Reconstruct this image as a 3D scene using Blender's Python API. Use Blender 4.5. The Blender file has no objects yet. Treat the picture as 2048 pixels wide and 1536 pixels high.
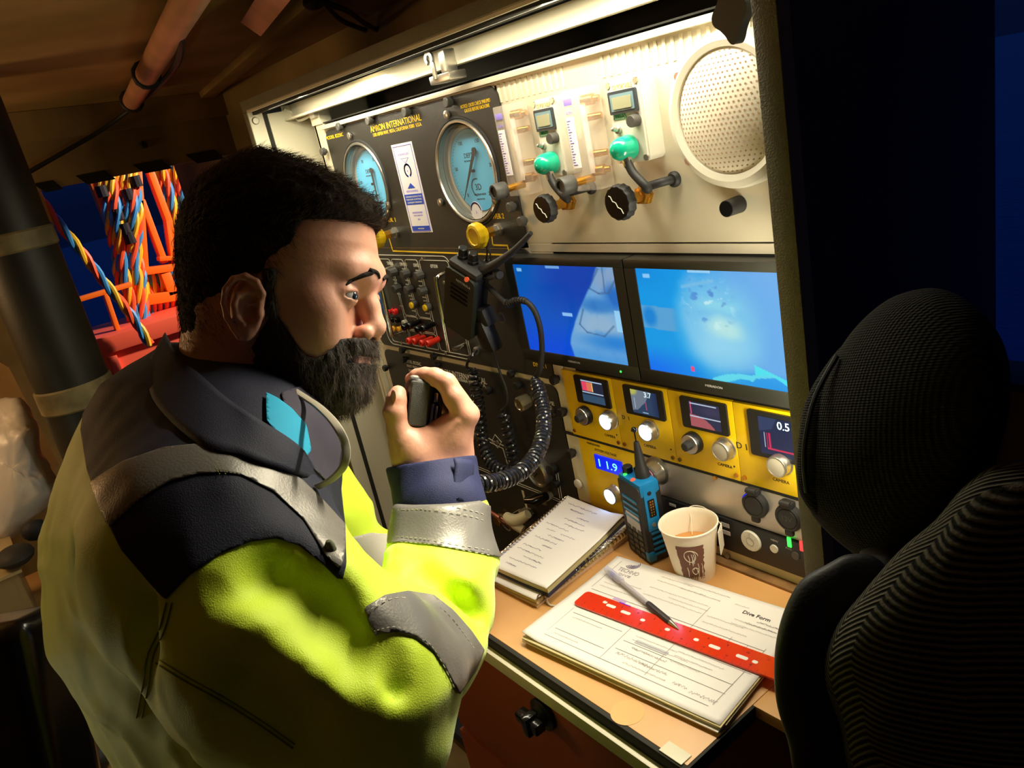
import bpy, bmesh, math, random
import numpy as np
from mathutils import Vector, Matrix, noise
random.seed(7); rng = np.random.default_rng(7)
sc = bpy.context.scene; COL = sc.collection
PI = math.pi
# ---------------------------------------------------------------- camera
FPX = 1564.42
EX = Vector((0.60394238, 0.13944849, -0.78473417))
EY = Vector((0.77135324, -0.35014956, 0.53142211))
EZ = Vector((-0.20066832, -0.92625558, -0.31903421))
CAM = Vector((0.0, -0.73, 1.5))
RT = Vector((EX[0], EY[0], EZ[0])); DN = Vector((EX[1], EY[1], EZ[1])); FW = Vector((EX[2], EY[2], EZ[2]))
cd = bpy.data.cameras.new('camera'); cam = bpy.data.objects.new('camera', cd); COL.objects.link(cam)
M = Matrix((( RT.x, -DN.x, -FW.x, CAM.x), (RT.y, -DN.y, -FW.y, CAM.y), (RT.z, -DN.z, -FW.z, CAM.z), (0, 0, 0, 1)))
cam.matrix_world = M; cd.lens = 36 * FPX / 2048; cd.sensor_width = 36; cd.clip_start = .02; cd.clip_end = 500
sc.camera = cam
sc.view_settings.view_transform = 'Standard'; sc.view_settings.look = 'None'; sc.view_settings.gamma = 1
sc.view_settings.use_curve_mapping = False; sc.view_settings.exposure = 0
def ray(px, py):
    return (RT * ((px - 1024) / FPX) + DN * ((py - 768) / FPX) + FW)
def D(px, py, d): return CAM + ray(px, py) * d
def onY(px, py, y=0.0):
    r = ray(px, py); return CAM + r * ((y - CAM.y) / r.y)
def onZ(px, py, z):
    r = ray(px, py); return CAM + r * ((z - CAM.z) / r.z)
def onX(px, py, x):
    r = ray(px, py); return CAM + r * ((x - CAM.x) / r.x)
def proj(p):
    d = Vector(p) - CAM; z = d.dot(FW); return (1024 + FPX * d.dot(RT) / z, 768 + FPX * d.dot(DN) / z, z)
# ---------------------------------------------------------------- materials
def lin(c):
    return tuple((v / 255 / 12.92 if v / 255 <= .04045 else ((v / 255 + .055) / 1.055) ** 2.4) for v in c) + (1,)
MATS = {}
def mat(name, col, rough=.5, metal=0, emit=None, es=1, bump=0, bs=200, var=0, vs=8, col2=None, trans=0, spec=.5, coat=0, alpha=1, sheen=0):
    m = bpy.data.materials.new(name); m.use_nodes = True; nt = m.node_tree; b = nt.nodes['Principled BSDF']
    c = lin(col)
    b.inputs['Base Color'].default_value = c; b.inputs['Roughness'].default_value = rough; b.inputs['Metallic'].default_value = metal
    b.inputs['Specular IOR Level'].default_value = spec
    if coat: b.inputs['Coat Weight'].default_value = coat; b.inputs['Coat Roughness'].default_value = .08
    if trans: b.inputs['Transmission Weight'].default_value = trans
    if sheen: b.inputs['Sheen Weight'].default_value = sheen
    if alpha < 1: b.inputs['Alpha'].default_value = alpha
    if emit: b.inputs['Emission Color'].default_value = lin(emit); b.inputs['Emission Strength'].default_value = es
    tc = nt.nodes.new('ShaderNodeTexCoord')
    if var or col2:
        n = nt.nodes.new('ShaderNodeTexNoise'); n.inputs['Scale'].default_value = vs; n.inputs['Detail'].default_value = 6
        nt.links.new(tc.outputs['Object'], n.inputs['Vector'])
        r = nt.nodes.new('ShaderNodeValToRGB'); r.color_ramp.elements[0].position = .35; r.color_ramp.elements[1].position = .68
        r.color_ramp.elements[0].color = lin(col2) if col2 else tuple(x * (1 - var) for x in c[:3]) + (1,)
        r.color_ramp.elements[1].color = c if col2 else tuple(min(1, x * (1 + var)) for x in c[:3]) + (1,)
        nt.links.new(n.outputs['Fac'], r.inputs['Fac']); nt.links.new(r.outputs['Color'], b.inputs['Base Color'])
    if bump:
        n = nt.nodes.new('ShaderNodeTexNoise'); n.inputs['Scale'].default_value = bs; n.inputs['Detail'].default_value = 3
        nt.links.new(tc.outputs['Object'], n.inputs['Vector'])
        u = nt.nodes.new('ShaderNodeBump'); u.inputs['Strength'].default_value = bump; u.inputs['Distance'].default_value = .002
        nt.links.new(n.outputs['Fac'], u.inputs['Height']); nt.links.new(u.outputs['Normal'], b.inputs['Normal'])
    MATS[name] = m
    return m
# ---------------------------------------------------------------- mesh builder
def basis(axis):
    a = Vector(axis).normalized(); t = Vector((0, 0, 1)) if abs(a.z) < .9 else Vector((1, 0, 0))
    u = t.cross(a).normalized(); return u, a.cross(u), a
class MB:
    def __init__(s): s.b = bmesh.new()
    def box(s, x0, x1, y0, y1, z0, z1, bev=0, M=None, seg=2):
        r = bmesh.ops.create_cube(s.b, size=1)
        T = Matrix.Translation(((x0 + x1) / 2, (y0 + y1) / 2, (z0 + z1) / 2)) @ Matrix.Diagonal((abs(x1 - x0), abs(y1 - y0), abs(z1 - z0), 1))
        bmesh.ops.transform(s.b, matrix=T, verts=r['verts'])
        vs = r['verts']
        if bev:
            es = list({e for v in vs for e in v.link_edges})
            q = bmesh.ops.bevel(s.b, geom=es, offset=bev, segments=seg, affect='EDGES', profile=.6, clamp_overlap=True)
            vs = list({v for f in q['faces'] for v in f.verts} | {v for v in vs if v.is_valid})
        if M is not None: bmesh.ops.transform(s.b, matrix=M, verts=vs)
        return s
    def cyl(s, p0, p1, r, r2=None, seg=24, caps=True):
        p0, p1 = Vector(p0), Vector(p1); r2 = r if r2 is None else r2
        return s.lathe([(r, 0), (r2, (p1 - p0).length)], p0, p1 - p0, seg, caps)
    def lathe(s, prof, o, axis, seg=32, caps=True, sq=None, ph=0):
        u, v, a = basis(axis); o = Vector(o); rings = []
        for r, h in prof:
            ring = []
            for i in range(seg):
                t = 2 * PI * i / seg + ph; rr = max(r, 1e-5) * (sq(t) if sq else 1)
                ring.append(s.b.verts.new(o + a * h + u * math.cos(t) * rr + v * math.sin(t) * rr))
            rings.append(ring)
        for A, B in zip(rings, rings[1:]):
            for i in range(seg): s.b.faces.new((A[i], A[(i + 1) % seg], B[(i + 1) % seg], B[i]))
        if caps:
            s.b.faces.new(list(reversed(rings[0]))); s.b.faces.new(rings[-1])
        return s
    def sph(s, c, r, seg=20, M=None):
        r = (r, r, r) if isinstance(r, (int, float)) else r
        q = bmesh.ops.create_uvsphere(s.b, u_segments=seg, v_segments=max(6, seg // 2), radius=1)
        T = Matrix.Translation(Vector(c)) @ (M if M is not None else Matrix()) @ Matrix.Diagonal((*r, 1))
        bmesh.ops.transform(s.b, matrix=T, verts=q['verts']); return s
    def tube(s, pts, r, seg=8, closed=False, flat=1, caps=True):
        P = [Vector(p) for p in pts]; n = len(P); R = r if isinstance(r, (list, tuple)) else [r] * n
        t0 = (P[1] - P[0]).normalized(); u, v, _ = basis(t0); rings = []
        for i in range(n):
            a = P[(i - 1) % n] if (closed or i) else P[0]; c = P[(i + 1) % n] if (closed or i < n - 1) else P[-1]
            t = (c - a).normalized() if (c - a).length > 1e-9 else t0
            u = (u - t * u.dot(t)); u = u.normalized() if u.length > 1e-6 else basis(t)[0]
            v = t.cross(u)
            rings.append([s.b.verts.new(P[i] + (u * math.cos(2 * PI * k / seg) + v * flat * math.sin(2 * PI * k / seg)) * R[i]) for k in range(seg)])
        m = n if closed else n - 1
        for i in range(m):
            A, B = rings[i], rings[(i + 1) % n]
            for k in range(seg): s.b.faces.new((A[k], A[(k + 1) % seg], B[(k + 1) % seg], B[k]))
        if not closed and caps: s.b.faces.new(list(reversed(rings[0]))); s.b.faces.new(rings[-1])
        return s
    def prism(s, pts, M, d, caps=True):
        # pts in local xy, thickness along local z from 0 to d
        A = [s.b.verts.new(M @ Vector((x, y, 0))) for x, y in pts]; B = [s.b.verts.new(M @ Vector((x, y, d))) for x, y in pts]
        n = len(pts)
        for i in range(n): s.b.faces.new((A[i], A[(i + 1) % n], B[(i + 1) % n], B[i]))
        s.b.faces.new(list(reversed(A))); s.b.faces.new(B); return s
    def ring(s, outer, inner, M, d):
        n = len(outer); L = []
        for pts in (outer, inner):
            for z in (0, d): L.append([s.b.verts.new(M @ Vector((x, y, z))) for x, y in pts])
        a, b, c, e = L
        for i in range(n):
            j = (i + 1) % n
            for A, B in ((a, b), (b, e), (e, c), (c, a)): s.b.faces.new((A[i], A[j], B[j], B[i]))
        return s
    def grid(s, rows, closed=False):
        V = [[s.b.verts.new(Vector(p)) for p in r] for r in rows]
        for a, b in zip(V, V[1:]):
            n = len(a)
            for i in range(n if closed else n - 1): s.b.faces.new((a[i], a[(i + 1) % n], b[(i + 1) % n], b[i]))
        return s
    def quad(s, a, b, c, d): s.b.faces.new([s.b.verts.new(Vector(p)) for p in (a, b, c, d)]); return s
    def text(s, t, M, size=.01, w=None, ext=.0002, align='CENTER', bold=0):
        c = bpy.data.curves.new('t', 'FONT'); c.body = t; c.size = size; c.extrude = ext; c.align_x = align; c.align_y = 'CENTER'; c.resolution_u = 3; c.offset = bold
        o = bpy.data.objects.new('t', c); me = bpy.data.meshes.new_from_object(o)
        if len(me.vertices):
            if w:
                xs = [v.co.x for v in me.vertices]; k = w / (max(xs) - min(xs)); me.transform(Matrix.Diagonal((k, 1, 1, 1)))
            me.transform(M); s.b.from_mesh(me)
        bpy.data.objects.remove(o); bpy.data.curves.remove(c); bpy.data.meshes.remove(me); return s
    def raw(s, V, F):
        vs = [s.b.verts.new(v) for v in V]
        for f in F:
            try: s.b.faces.new([vs[i] for i in f])
            except ValueError: pass
        return s
    def build(s, name, m, parent=None, smooth=None, wn=True):
        me = bpy.data.meshes.new(name)
        bmesh.ops.recalc_face_normals(s.b, faces=s.b.faces[:]); s.b.to_mesh(me); s.b.free()
        return link(name, me, m, parent, smooth)
def wloc(o):
    v = Vector(o.location)
    return v + wloc(o.parent) + Vector(o.matrix_parent_inverse.translation) if o.parent else v
def link(name, me, m, parent=None, smooth=35):
    for x in (m if isinstance(m, (list, tuple)) else [m]): me.materials.append(MATS[x] if isinstance(x, str) else x)
    if smooth is None: smooth = 35
    if smooth:
        try:
            me.polygons.foreach_set('use_smooth', [True] * len(me.polygons))
            me.set_sharp_from_angle(angle=math.radians(smooth))
        except Exception: pass
    o = bpy.data.objects.new(name, me); COL.objects.link(o)
    if parent is not None:
        o.parent = parent; o.matrix_parent_inverse = Matrix.Translation(-wloc(parent))
    return o
def tag(o, label=None, cat=None, group=None, kind=None):
    if label: o['label'] = label
    if cat: o['category'] = cat
    if group: o['group'] = group
    if kind: o['kind'] = kind
    return o
def thing(name, label, cat, loc=(0, 0, 0), group=None, kind=None):
    o = bpy.data.objects.new(name, None); o.empty_display_size = .02; COL.objects.link(o); o.location = loc
    return tag(o, label, cat, group, kind)
def struct(name, mb, m): return tag(mb.build(name, m), kind='structure')
def dup(o, parent=None, loc=None):
    c = o.copy(); COL.objects.link(c)
    if parent is not None: c.parent = parent
    for ch in list(o.children): dup(ch, c)
    if loc is not None: c.location = loc
    return c
FM = lambda x, z, y=0: Matrix(((1, 0, 0, x), (0, 0, -1, y), (0, 1, 0, z), (0, 0, 0, 1)))   # local xy -> panel xz, local z -> towards viewer
def FP(px, py, y=0.0): p = onY(px, py, y); return FM(p.x, p.z, p.y)
def rrect(w, h, r, n=5, cx=0, cy=0):
    out = []
    for sx, sy, a in ((1, 1, 0), (-1, 1, 90), (-1, -1, 180), (1, -1, 270)):
        for i in range(n + 1):
            t = math.radians(a + 90 * i / n); out.append((cx + sx * (w / 2 - r) + r * math.cos(t), cy + sy * (h / 2 - r) + r * math.sin(t)))
    return out
def smooth_path(pts, n=8, closed=False):
    P = [Vector(p) for p in pts]; out = []; N = len(P)
    for i in range(N if closed else N - 1):
        if closed: a, b, c, d = P[(i - 1) % N], P[i], P[(i + 1) % N], P[(i + 2) % N]
        else: a, b, c, d = P[max(i - 1, 0)], P[i], P[i + 1], P[min(i + 2, N - 1)]
        for k in range(n):
            t = k / n
            out.append(.5 * ((2 * b) + (c - a) * t + (2 * a - 5 * b + 4 * c - d) * t * t + (3 * b - a - 3 * c + d) * t ** 3))
    if not closed: out.append(P[-1])
    return out
def coil(path, R, pitch, seg=14):
    """helix of radius R around a smooth path"""
    P = [Vector(p) for p in path]; L = [0]
    for a, b in zip(P, P[1:]): L.append(L[-1] + (b - a).length)
    tot = L[-1]; n = int(tot / pitch * seg); out = []; j = 0
    t0 = (P[1] - P[0]).normalized(); u = basis(t0)[0]
    for i in range(n + 1):
        s_ = tot * i / n
        while j < len(P) - 2 and L[j + 1] < s_: j += 1
        f = (s_ - L[j]) / max(1e-9, L[j + 1] - L[j]); p = P[j].lerp(P[j + 1], min(1, f))
        t = (P[j + 1] - P[j]).normalized(); u = (u - t * u.dot(t)).normalized(); v = t.cross(u)
        a = 2 * PI * s_ / pitch; rr = R * min(1, .25 + 6 * min(i, n - i) / n * 3)
        out.append(p + (u * math.cos(a) + v * math.sin(a)) * rr)
    return out
mat('cream', (226, 218, 190), .42, bump=.05, bs=600)
mat('cream_panel', (206, 198, 176), .33, metal=.15, bump=.08, bs=900, var=.05, vs=14)
mat('grey_case', (112, 108, 84), .6, bump=.5, bs=500, var=.1, vs=20)
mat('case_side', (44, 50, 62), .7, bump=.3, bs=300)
mat('gasket', (40, 38, 30), .8)
mat('inner_dark', (26, 26, 20), .8)
mat('black_panel', (40, 38, 33), .42, bump=.25, bs=900, var=.12, vs=30)
mat('black_plastic', (24, 24, 25), .4, bump=.15, bs=900)
mat('black_gloss', (14, 14, 15), .12)
mat('black_rubber', (34, 33, 33), .6)
mat('grey_knob', (72, 70, 66), .5)
mat('steel', (190, 186, 176), .28, metal=.9)
mat('chrome', (215, 210, 195), .12, metal=1)
mat('brass', (205, 150, 60), .25, metal=.9)
mat('yellow_paint', (236, 196, 20), .4)
mat('yellow_panel', (248, 206, 6), .42, bump=.05, bs=500, var=.04, vs=10)
mat('yellow_ink', (250, 205, 20), .6)
mat('white_ink', (225, 222, 205), .6)
mat('black_ink', (25, 22, 18), .7)
mat('blue_ink', (30, 60, 170), .6)
mat('green_ink', (50, 170, 110), .6)
mat('pale_ink', (170, 165, 160), .7)
mat('paper', (240, 232, 226), .8, bump=.1, bs=60)
mat('yellowish_paper', (205, 190, 140), .8)  # yellower paper for lower sheets and page blocks
mat('sticker', (238, 234, 238), .4)
mat('dial_blue', (92, 188, 235), .5, emit=(92, 188, 235), es=.0)
mat('wood', (232, 178, 112), .42, col2=(214, 156, 92), vs=6, bump=.1, bs=120)
mat('wood_shadow', (150, 108, 60), .7, col2=(110, 78, 42), vs=30)
mat('red_plastic', (235, 50, 20), .25, coat=.3)
mat('red_ruler', (250, 62, 24), .2, trans=.25, coat=.5)
mat('teal', (20, 178, 142), .22, coat=.3)
mat('acrylic', (250, 236, 222), .06, alpha=.2)
mat('rack_green', (58, 66, 52), .45)
mat('monitor_black', (30, 31, 27), .38, bump=.1, bs=700)
mat('silver_panel', (196, 188, 178), .38, metal=.55, bump=.1, bs=500)
mat('blue_plastic', (12, 120, 180), .35)
mat('white_plastic', (218, 212, 196), .4)
mat('clear_plastic', (235, 238, 245), .06, alpha=.35)
mat('button_lit', (235, 245, 255), .4, emit=(150, 190, 255), es=7.0)
mat('button_off', (176, 168, 150), .5)
mat('maroon', (70, 36, 36), .55)
mat('tan_wall', (168, 138, 84), .75, col2=(120, 100, 56), vs=3.5, bump=.4, bs=40)
mat('ceiling_paint', (186, 148, 92), .7, col2=(128, 106, 46), vs=2.2, bump=.5, bs=30)
mat('pipe_pink', (214, 148, 122), .5, col2=(180, 130, 90), vs=9)
mat('orange_paint', (255, 118, 18), .45)
mat('coral_paint', (255, 104, 74), .5)
mat('brown_panel', (150, 72, 30), .5, var=.15, vs=3, bump=.1)
mat('led_green', (60, 230, 80), .4, emit=(40, 255, 70), es=2.5)
mat('led_red', (255, 40, 40), .4, emit=(255, 40, 40), es=3)
# ================================================================ setting
YF = -.104; XL = -1.659; XR = -.447; ZU = 1.613
struct('floor', MB().box(-4.2, 3.2, -3.2, .36, -.05, 0), 'tan_wall')
struct('ceiling', MB().box(-4.6, 1.6, -3.2, .9, 1.80, 1.86), 'ceiling_paint')
Cc0 = onZ(0, 230, 1.8); Cc1 = onZ(500, 176, 1.8)
wd = (Cc1 - Cc0).normalized(); wn_ = Vector((wd.y, -wd.x, 0)); wn_ = wn_ if wn_.x > 0 else -wn_
def onW(px, py, off=0):
    r = ray(px, py); o = Cc0 + wn_ * off; return CAM + r * ((o - CAM).dot(wn_) / r.dot(wn_))
def wc(p): q = Vector(p) - Cc0; return (q.dot(wd), q.z)       # wall coords
WMt = Matrix(((wd.x, 0, -wn_.x, Cc0.x), (wd.y, 0, -wn_.y, Cc0.y), (0, 1, 0, 1.8), (0, 0, 0, 1)))
def wpoly(pts, d, off=0): return MB().prism(pts, WMt @ Matrix.Translation((0, 0, -off)), d)
a = wc(onW(60, 387)); b = wc(onW(700, 262)); zt = (a[1] + b[1]) / 2
s0 = a[0] - .03; s1 = wc(onW(520, 300))[0] + .35
zb = -1.3
struct('wall_left', wpoly([(-3, 0), (2.2, 0), (2.2, b[1]), (s0, a[1]), (s0, zb), (s1 , zb), (s1, b[1] + .001), (2.2, b[1]), (2.2, -1.8), (-3, -1.8)], .06) if False else
       wpoly([(-2.8, 0), (2.4, 0), (2.4, b[1]), (-2.8, a[1])], .06), 'tan_wall')
struct('wall_left_jamb', wpoly([(-2.8, a[1]), (s0, a[1]), (s0, -1.8), (-2.8, -1.8)], .06), 'tan_wall')
# band under the ceiling and board over the opening
c0 = wc(onW(30, 292, .02)); c1 = wc(onW(480, 225, .02))
struct('trim_1', MB().prism([(-2.8, -.001), (2.4, -.001), (2.4, c1[1]), (-2.8, c0[1])], WMt @ Matrix.Translation((0, 0, -.03)), .03), 'tan_wall')
m = mat('tape_black', (16, 14, 12), .6)
tp = MB()
for x0, x1 in ((75, 118), (160, 222), (275, 335), (380, 440)):
    q = [wc(onW(x0, 372 - .2 * (x0 - 74), .01)), wc(onW(x0 + 52, 372 - .2 * (x0 - 22), .01))]
    A = wc(onW(x0 + 18, 388 - .19 * (x0 - 56) , .01)); B = wc(onW(x1 + 12, 388 - .19 * (x1 - 62), .01)); C = wc(onW(x1 - 10, 366 - .19 * (x1 - 84), .01)); Dd = wc(onW(x0 - 6, 366 - .19 * (x0 - 80), .01))
    tp.prism([A, B, C, Dd], WMt @ Matrix.Translation((0, 0, -.004)), .003)
struct('trim_2', tp, m)
sw = MB(); p = onW(285, 290, .0); sw.cyl(p, p + wn_ * .012, .012); struct('trim_3', sw, 'inner_dark')
# beams of the ceiling
pd = Vector((-.9898, .142, 0))
def cbar(px, py, px2, py2, w, h, z=1.8):
    A, B = onZ(px, py, z), onZ(px2, py2, z); d = (B - A).normalized(); n = Vector((-d.y, d.x, 0)); A = A - d * 1.2
    mb = MB(); L = (B - A).length; Mx = Matrix(((d.x, n.x, 0, A.x), (d.y, n.y, 0, A.y), (0, 0, 1, z), (0, 0, 0, 1)))
    return mb.box(0, L, -w / 2, w / 2, -h, .02, .004, Mx)
struct('trim_4', cbar(600, 20, 408, 188, .06, .02), 'ceiling_paint')
A, B = onZ(380, -5, 1.765), onZ(262, 205, 1.765); d = (B - A).normalized(); A = A - d * .8
t = thing('ceiling_pipe', 'pinkish painted pipe clamped along the tan ceiling above the opening', 'pipe', (A + B) / 2)
MB().cyl(A, B, .025).build('pipe', 'pipe_pink', t)
for f in (.74, .985):
    q = A.lerp(B, f); MB().tube([q + basis(d)[0] * .029 * math.cos(k / 12 * PI * 2) + basis(d)[1] * .029 * math.sin(k / 12 * PI * 2) for k in range(12)], .006, closed=True).build('clamp', 'black_rubber', t)
pts = [onZ(345, 55, 1.76), onZ(362, 80, 1.745), onZ(352, 130, 1.74), onZ(310, 180, 1.75), onZ(285, 200, 1.76), onZ(262, 218, 1.76), onW(200, 262, .05), onW(130, 303, .05), onW(48, 350, .05)]
tag(MB().tube(smooth_path(pts), .007).build('power_cable', 'black_rubber'), 'black cable looping from the pinkish pipe down to the dark post', 'cable')
A, B = onZ(555, -20, 1.77), onZ(512, 40, 1.77); n = (B - A).normalized()
tag(MB().tube([A - n * .2, B], [.03, .03], 4).build('ceiling_lamp_bar', 'pipe_pink'), 'short pink bar fixed under the ceiling near the top edge of the photo', 'bar')
for k, (P_, lb) in enumerate(((((640, -10), (652, 12), (685, 42), (740, 65), (800, 95)), 'lower black cable sagging from the ceiling towards the top of the cabinet'), (((625, 0), (690, 20), (735, 50), (790, 78)), 'upper black cable running over the ceiling to the cabinet top'))):
    tag(MB().tube(smooth_path([onZ(x, y, 1.775 - .01 * k) for x, y in P_]), .006).build('ceiling_cable', 'black_rubber'), lb, 'cable')
tag(MB().sph(onZ(628, 3, 1.775), (.03, .02, .015)).build('cable_clip', 'black_rubber'), 'black clip gathering two cables under the ceiling', 'clip')
# dark post
ax = onX(118, 700, -2.05)
t = thing('round_post', 'dark round post with two cream painted bands at the left', 'post', (ax.x, ax.y, 0))
mat('post_dark', (42, 40, 28), .5, col2=(22, 22, 16), vs=7, bump=.1)
mat('post_cream', (150, 136, 92), .6, col2=(92, 82, 52), vs=14)
MB().cyl((ax.x, ax.y, 0), (ax.x, ax.y, 1.8), .080, seg=48).build('post', 'post_dark', t)
for p0, p1 in (((50, 458), (50, 500)), ((145, 762), (148, 812))):
    z0, z1 = onX(*p1, -2.05).z, onX(*p0, -2.05).z
    MB().lathe([(.0805, 0), (.084, .004), (.084, z1 - z0 - .004), (.0805, z1 - z0)], (ax.x, ax.y, z0), (0, 0, 1), 48).build('painted_band', 'post_cream', t)
# cabinet's far surroundings
struct('wall_back', MB().box(-4, -.5, .36, .42, -.0, 1.8), 'tan_wall')
zs = onY(2020, 758, .36).z
struct('wall_back_sill', MB().box(-.5, 2.5, .36, .42, 0, zs - .012), 'tan_wall')
struct('window_1', MB().box(-.5, 2.5, .345, .43, zs - .012, zs, .003), 'case_side')
struct('wall_right', MB().box(2.5, 2.56, -3.2, .42, 0, 1.8), 'tan_wall')
struct('wall_front', MB().box(-4.6, 3.2, -3.26, -3.2, 0, 1.8), 'tan_wall')
# maroon locker left of the cabinet
t = thing('maroon_locker', 'dark maroon steel locker standing behind the man, left of the open cabinet', 'locker', (-1.95, .1, 0))
MB().box(-2.3, -1.70, -.06, .3, 0, 1.42, .004).build('body', 'maroon', t)
hl = MB()
for x, y in ((708, 1012), (712, 1024), (700, 1040), (716, 1036), (690, 1010), (694, 962)):
    p = onY(x, y, -.06); hl.cyl((p.x, -.061, p.z), (p.x, -.058, p.z), .004, seg=10)
hl.build('hole', 'inner_dark', t)
# ================================================================ outside
sea = MB().box(-150, 150, -150, 200, -4.2, -4.1)
ms = mat('sea_water', (20, 58, 124), .35, spec=.4)
nt = ms.node_tree; b_ = nt.nodes['Principled BSDF']; tcn = nt.nodes.new('ShaderNodeTexCoord'); mp = nt.nodes.new('ShaderNodeMapping'); mp.inputs['Scale'].default_value = (1.1, 2.4, 1)
w_ = nt.nodes.new('ShaderNodeTexNoise'); w_.inputs['Scale'].default_value = 1.3; w_.inputs['Detail'].default_value = 5
bu = nt.nodes.new('ShaderNodeBump'); bu.inputs['Strength'].default_value = .8; bu.inputs['Distance'].default_value = .35
nt.links.new(tcn.outputs['Object'], mp.inputs['Vector']); nt.links.new(mp.outputs['Vector'], w_.inputs['Vector']); nt.links.new(w_.outputs['Fac'], bu.inputs['Height']); nt.links.new(bu.outputs['Normal'], b_.inputs['Normal'])
tag(sea.build('sea', ms), 'dark blue rippled sea beyond the openings', 'sea', kind='stuff')
XO = -5.4
def bar(mb, a, b, w, X=XO, dpt=.09):
    A, B = onX(*a, X), onX(*b, X); d = (B - A); L = d.length; d.normalize(); n = Vector((1, 0, 0)); s = n.cross(d).normalized(); n = d.cross(s)
    ww = w * proj(A)[2] / FPX
    Mx = Matrix(((d.x, n.x, s.x, A.x), (d.y, n.y, s.y, A.y), (d.z, n.z, s.z, A.z), (0, 0, 0, 1)))
    mb.box(0, L, -dpt / 2, dpt / 2, -ww / 2, ww / 2, .006, Mx)
t = thing('lifting_frame', 'bright orange steel launch frame hung with umbilicals outside the opening', 'frame', onX(280, 500, XO))
for a_, b_2, w in (((178, 350), (280, 606), 13), ((274, 330), (289, 540), 12), ((281, 400), (328, 526), 12), ((294, 330), (352, 486), 13), ((333, 440), (345, 530), 9), ((352, 480), (372, 560), 11)):
    mb = MB(); bar(mb, a_, b_2, w); mb.build('strut', 'orange_paint', t)
for a_, b_2, w in (((264, 546), (420, 524), 15), ((276, 602), (430, 578), 21), ((316, 518), (400, 512), 9), ((328, 546), (345, 590), 19)):
    mb = MB(); bar(mb, a_, b_2, w, XO + .05); mb.build('crossbeam', 'orange_paint', t)
t = thing('deck_railing', 'orange tubular deck railing beside the sea outside the opening', 'railing', onX(210, 590, XO + .3))
mb = MB(); bar(mb, (120, 610), (262, 568), 10, XO + .3, .06); mb.build('top_rail', 'orange_paint', t)
mb = MB(); bar(mb, (210, 587), (251, 706), 9, XO + .3, .06); mb.build('baluster', 'orange_paint', t)
t = thing('deck_box', 'coral red steel deck box below the orange railing', 'box', onX(240, 700, XO + .4))
A = onX(180, 681, XO + .4); zt = A.z; B = onX(330, 645, XO + .4)
MB().box(XO - .1, XO + .4, A.y, A.y + 2.4, zt - 1.5, zt - .1, .01).build('body', 'coral_paint', t)
MB().box(XO - .15, XO + .44, A.y - .03, A.y + 2.4, zt - .1, zt, .01).build('lid', 'coral_paint', t)
mb = MB()
for k in range(4): mb.box(XO + .4, XO + .43, A.y + .05 + k * .45, A.y + .1 + k * .45, zt - 1.4, zt - .12, .004)
mb.build('rib', 'coral_paint', t)
for n_, c_ in (('rope_yellow', (250, 196, 40)), ('rope_blue', (60, 150, 215)), ('rope_red', (255, 96, 50)), ('rope_black', (22, 22, 30))): mat(n_, c_, .5)
def umbilical(pts, R, label, group='umbilicals on the launch frame', pitch=.42, X=XO + .12, n=3):
    path = smooth_path([onX(x, y, X + dx) for x, y, dx in pts], 10)
    L = sum((b - a).length for a, b in zip(path, path[1:]))
    t = thing('diver_umbilical', label, 'hose', path[0], group)
    for k, m in enumerate(('rope_yellow', 'rope_blue', 'rope_red')[:n]):
        N = max(12, int(L / pitch * 9)); out = []
        cum = [0]
        for a, b in zip(path, path[1:]): cum.append(cum[-1] + (b - a).length)
        j = 0; ph = rng.uniform(0, .6) + k * 2 * PI / 3
        for i in range(N + 1):
            s_ = L * i / N
            while j < len(path) - 2 and cum[j + 1] < s_: j += 1
            f = (s_ - cum[j]) / (cum[j + 1] - cum[j]); p = path[j].lerp(path[j + 1], min(1, f)); tt = (path[j + 1] - path[j]).normalized(); u, v, _ = basis(tt)
            a = 2 * PI * s_ / pitch + ph; out.append(p + (u * math.cos(a) + v * math.sin(a)) * R * .55)
        MB().tube(out, R * .5, 7).build('strand', m, t)
    return t
umbilical([(70, 385, 0), (110, 438, 0), (160, 500, 0), (215, 572, 0), (262, 630, 0), (300, 690, 0)], .028, 'single multicoloured umbilical sloping down across the open sea view', 'slack umbilical', .3, XO + .55)
k = 0
LB = 'blue, yellow and orange twisted umbilical hanging in the bundle on the orange frame'
for i in range(7):
    x0 = 200 + 11 * i; dx = .02 * (i % 3)
    umbilical([(x0, 335, dx), (x0 + 12 + 2 * (i % 2), 420, dx + .05), (228 + 8 * i, 500 + 6 * (i % 3), dx), (238 + 8 * i, 560, dx), (262 + 5 * i, 640, dx), (275 + 5 * i, 700, dx)], .027, LB, pitch=.25 + .04 * (i % 3))
for i in range(8):
    x0 = 308 + 12 * i; dx = .03 * (i % 2) - .3
    umbilical([(x0, 320, dx), (x0 + 22, 390, dx), (x0 + 34, 450, dx), (x0 + 40, 520, dx), (x0 + 30, 600, dx), (x0 + 8, 680, dx)], .027, LB, pitch=.24 + .04 * (i % 3))
for i in range(5):
    umbilical([(272 + 14 * i, 548, -.1), (280 + 15 * i, 575, -.1), (300 + 12 * i, 620, -.1), (305 + 12 * i, 670, -.1)], .027, LB, pitch=.36)
mb = MB()
t = thing('hose_clamp', 'black clamps strapping the umbilical bundle on the orange frame', 'clamp', onX(240, 440, XO + .2))
for x, y in ((232, 418), (246, 447), (252, 378), (268, 352), (255, 465), (200, 372)):
    A = onX(x, y, XO + .2); MB().cyl(A, onX(x + 8, y + 22, XO + .2), .032, seg=10).build('band', 'rope_black', t)
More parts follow.
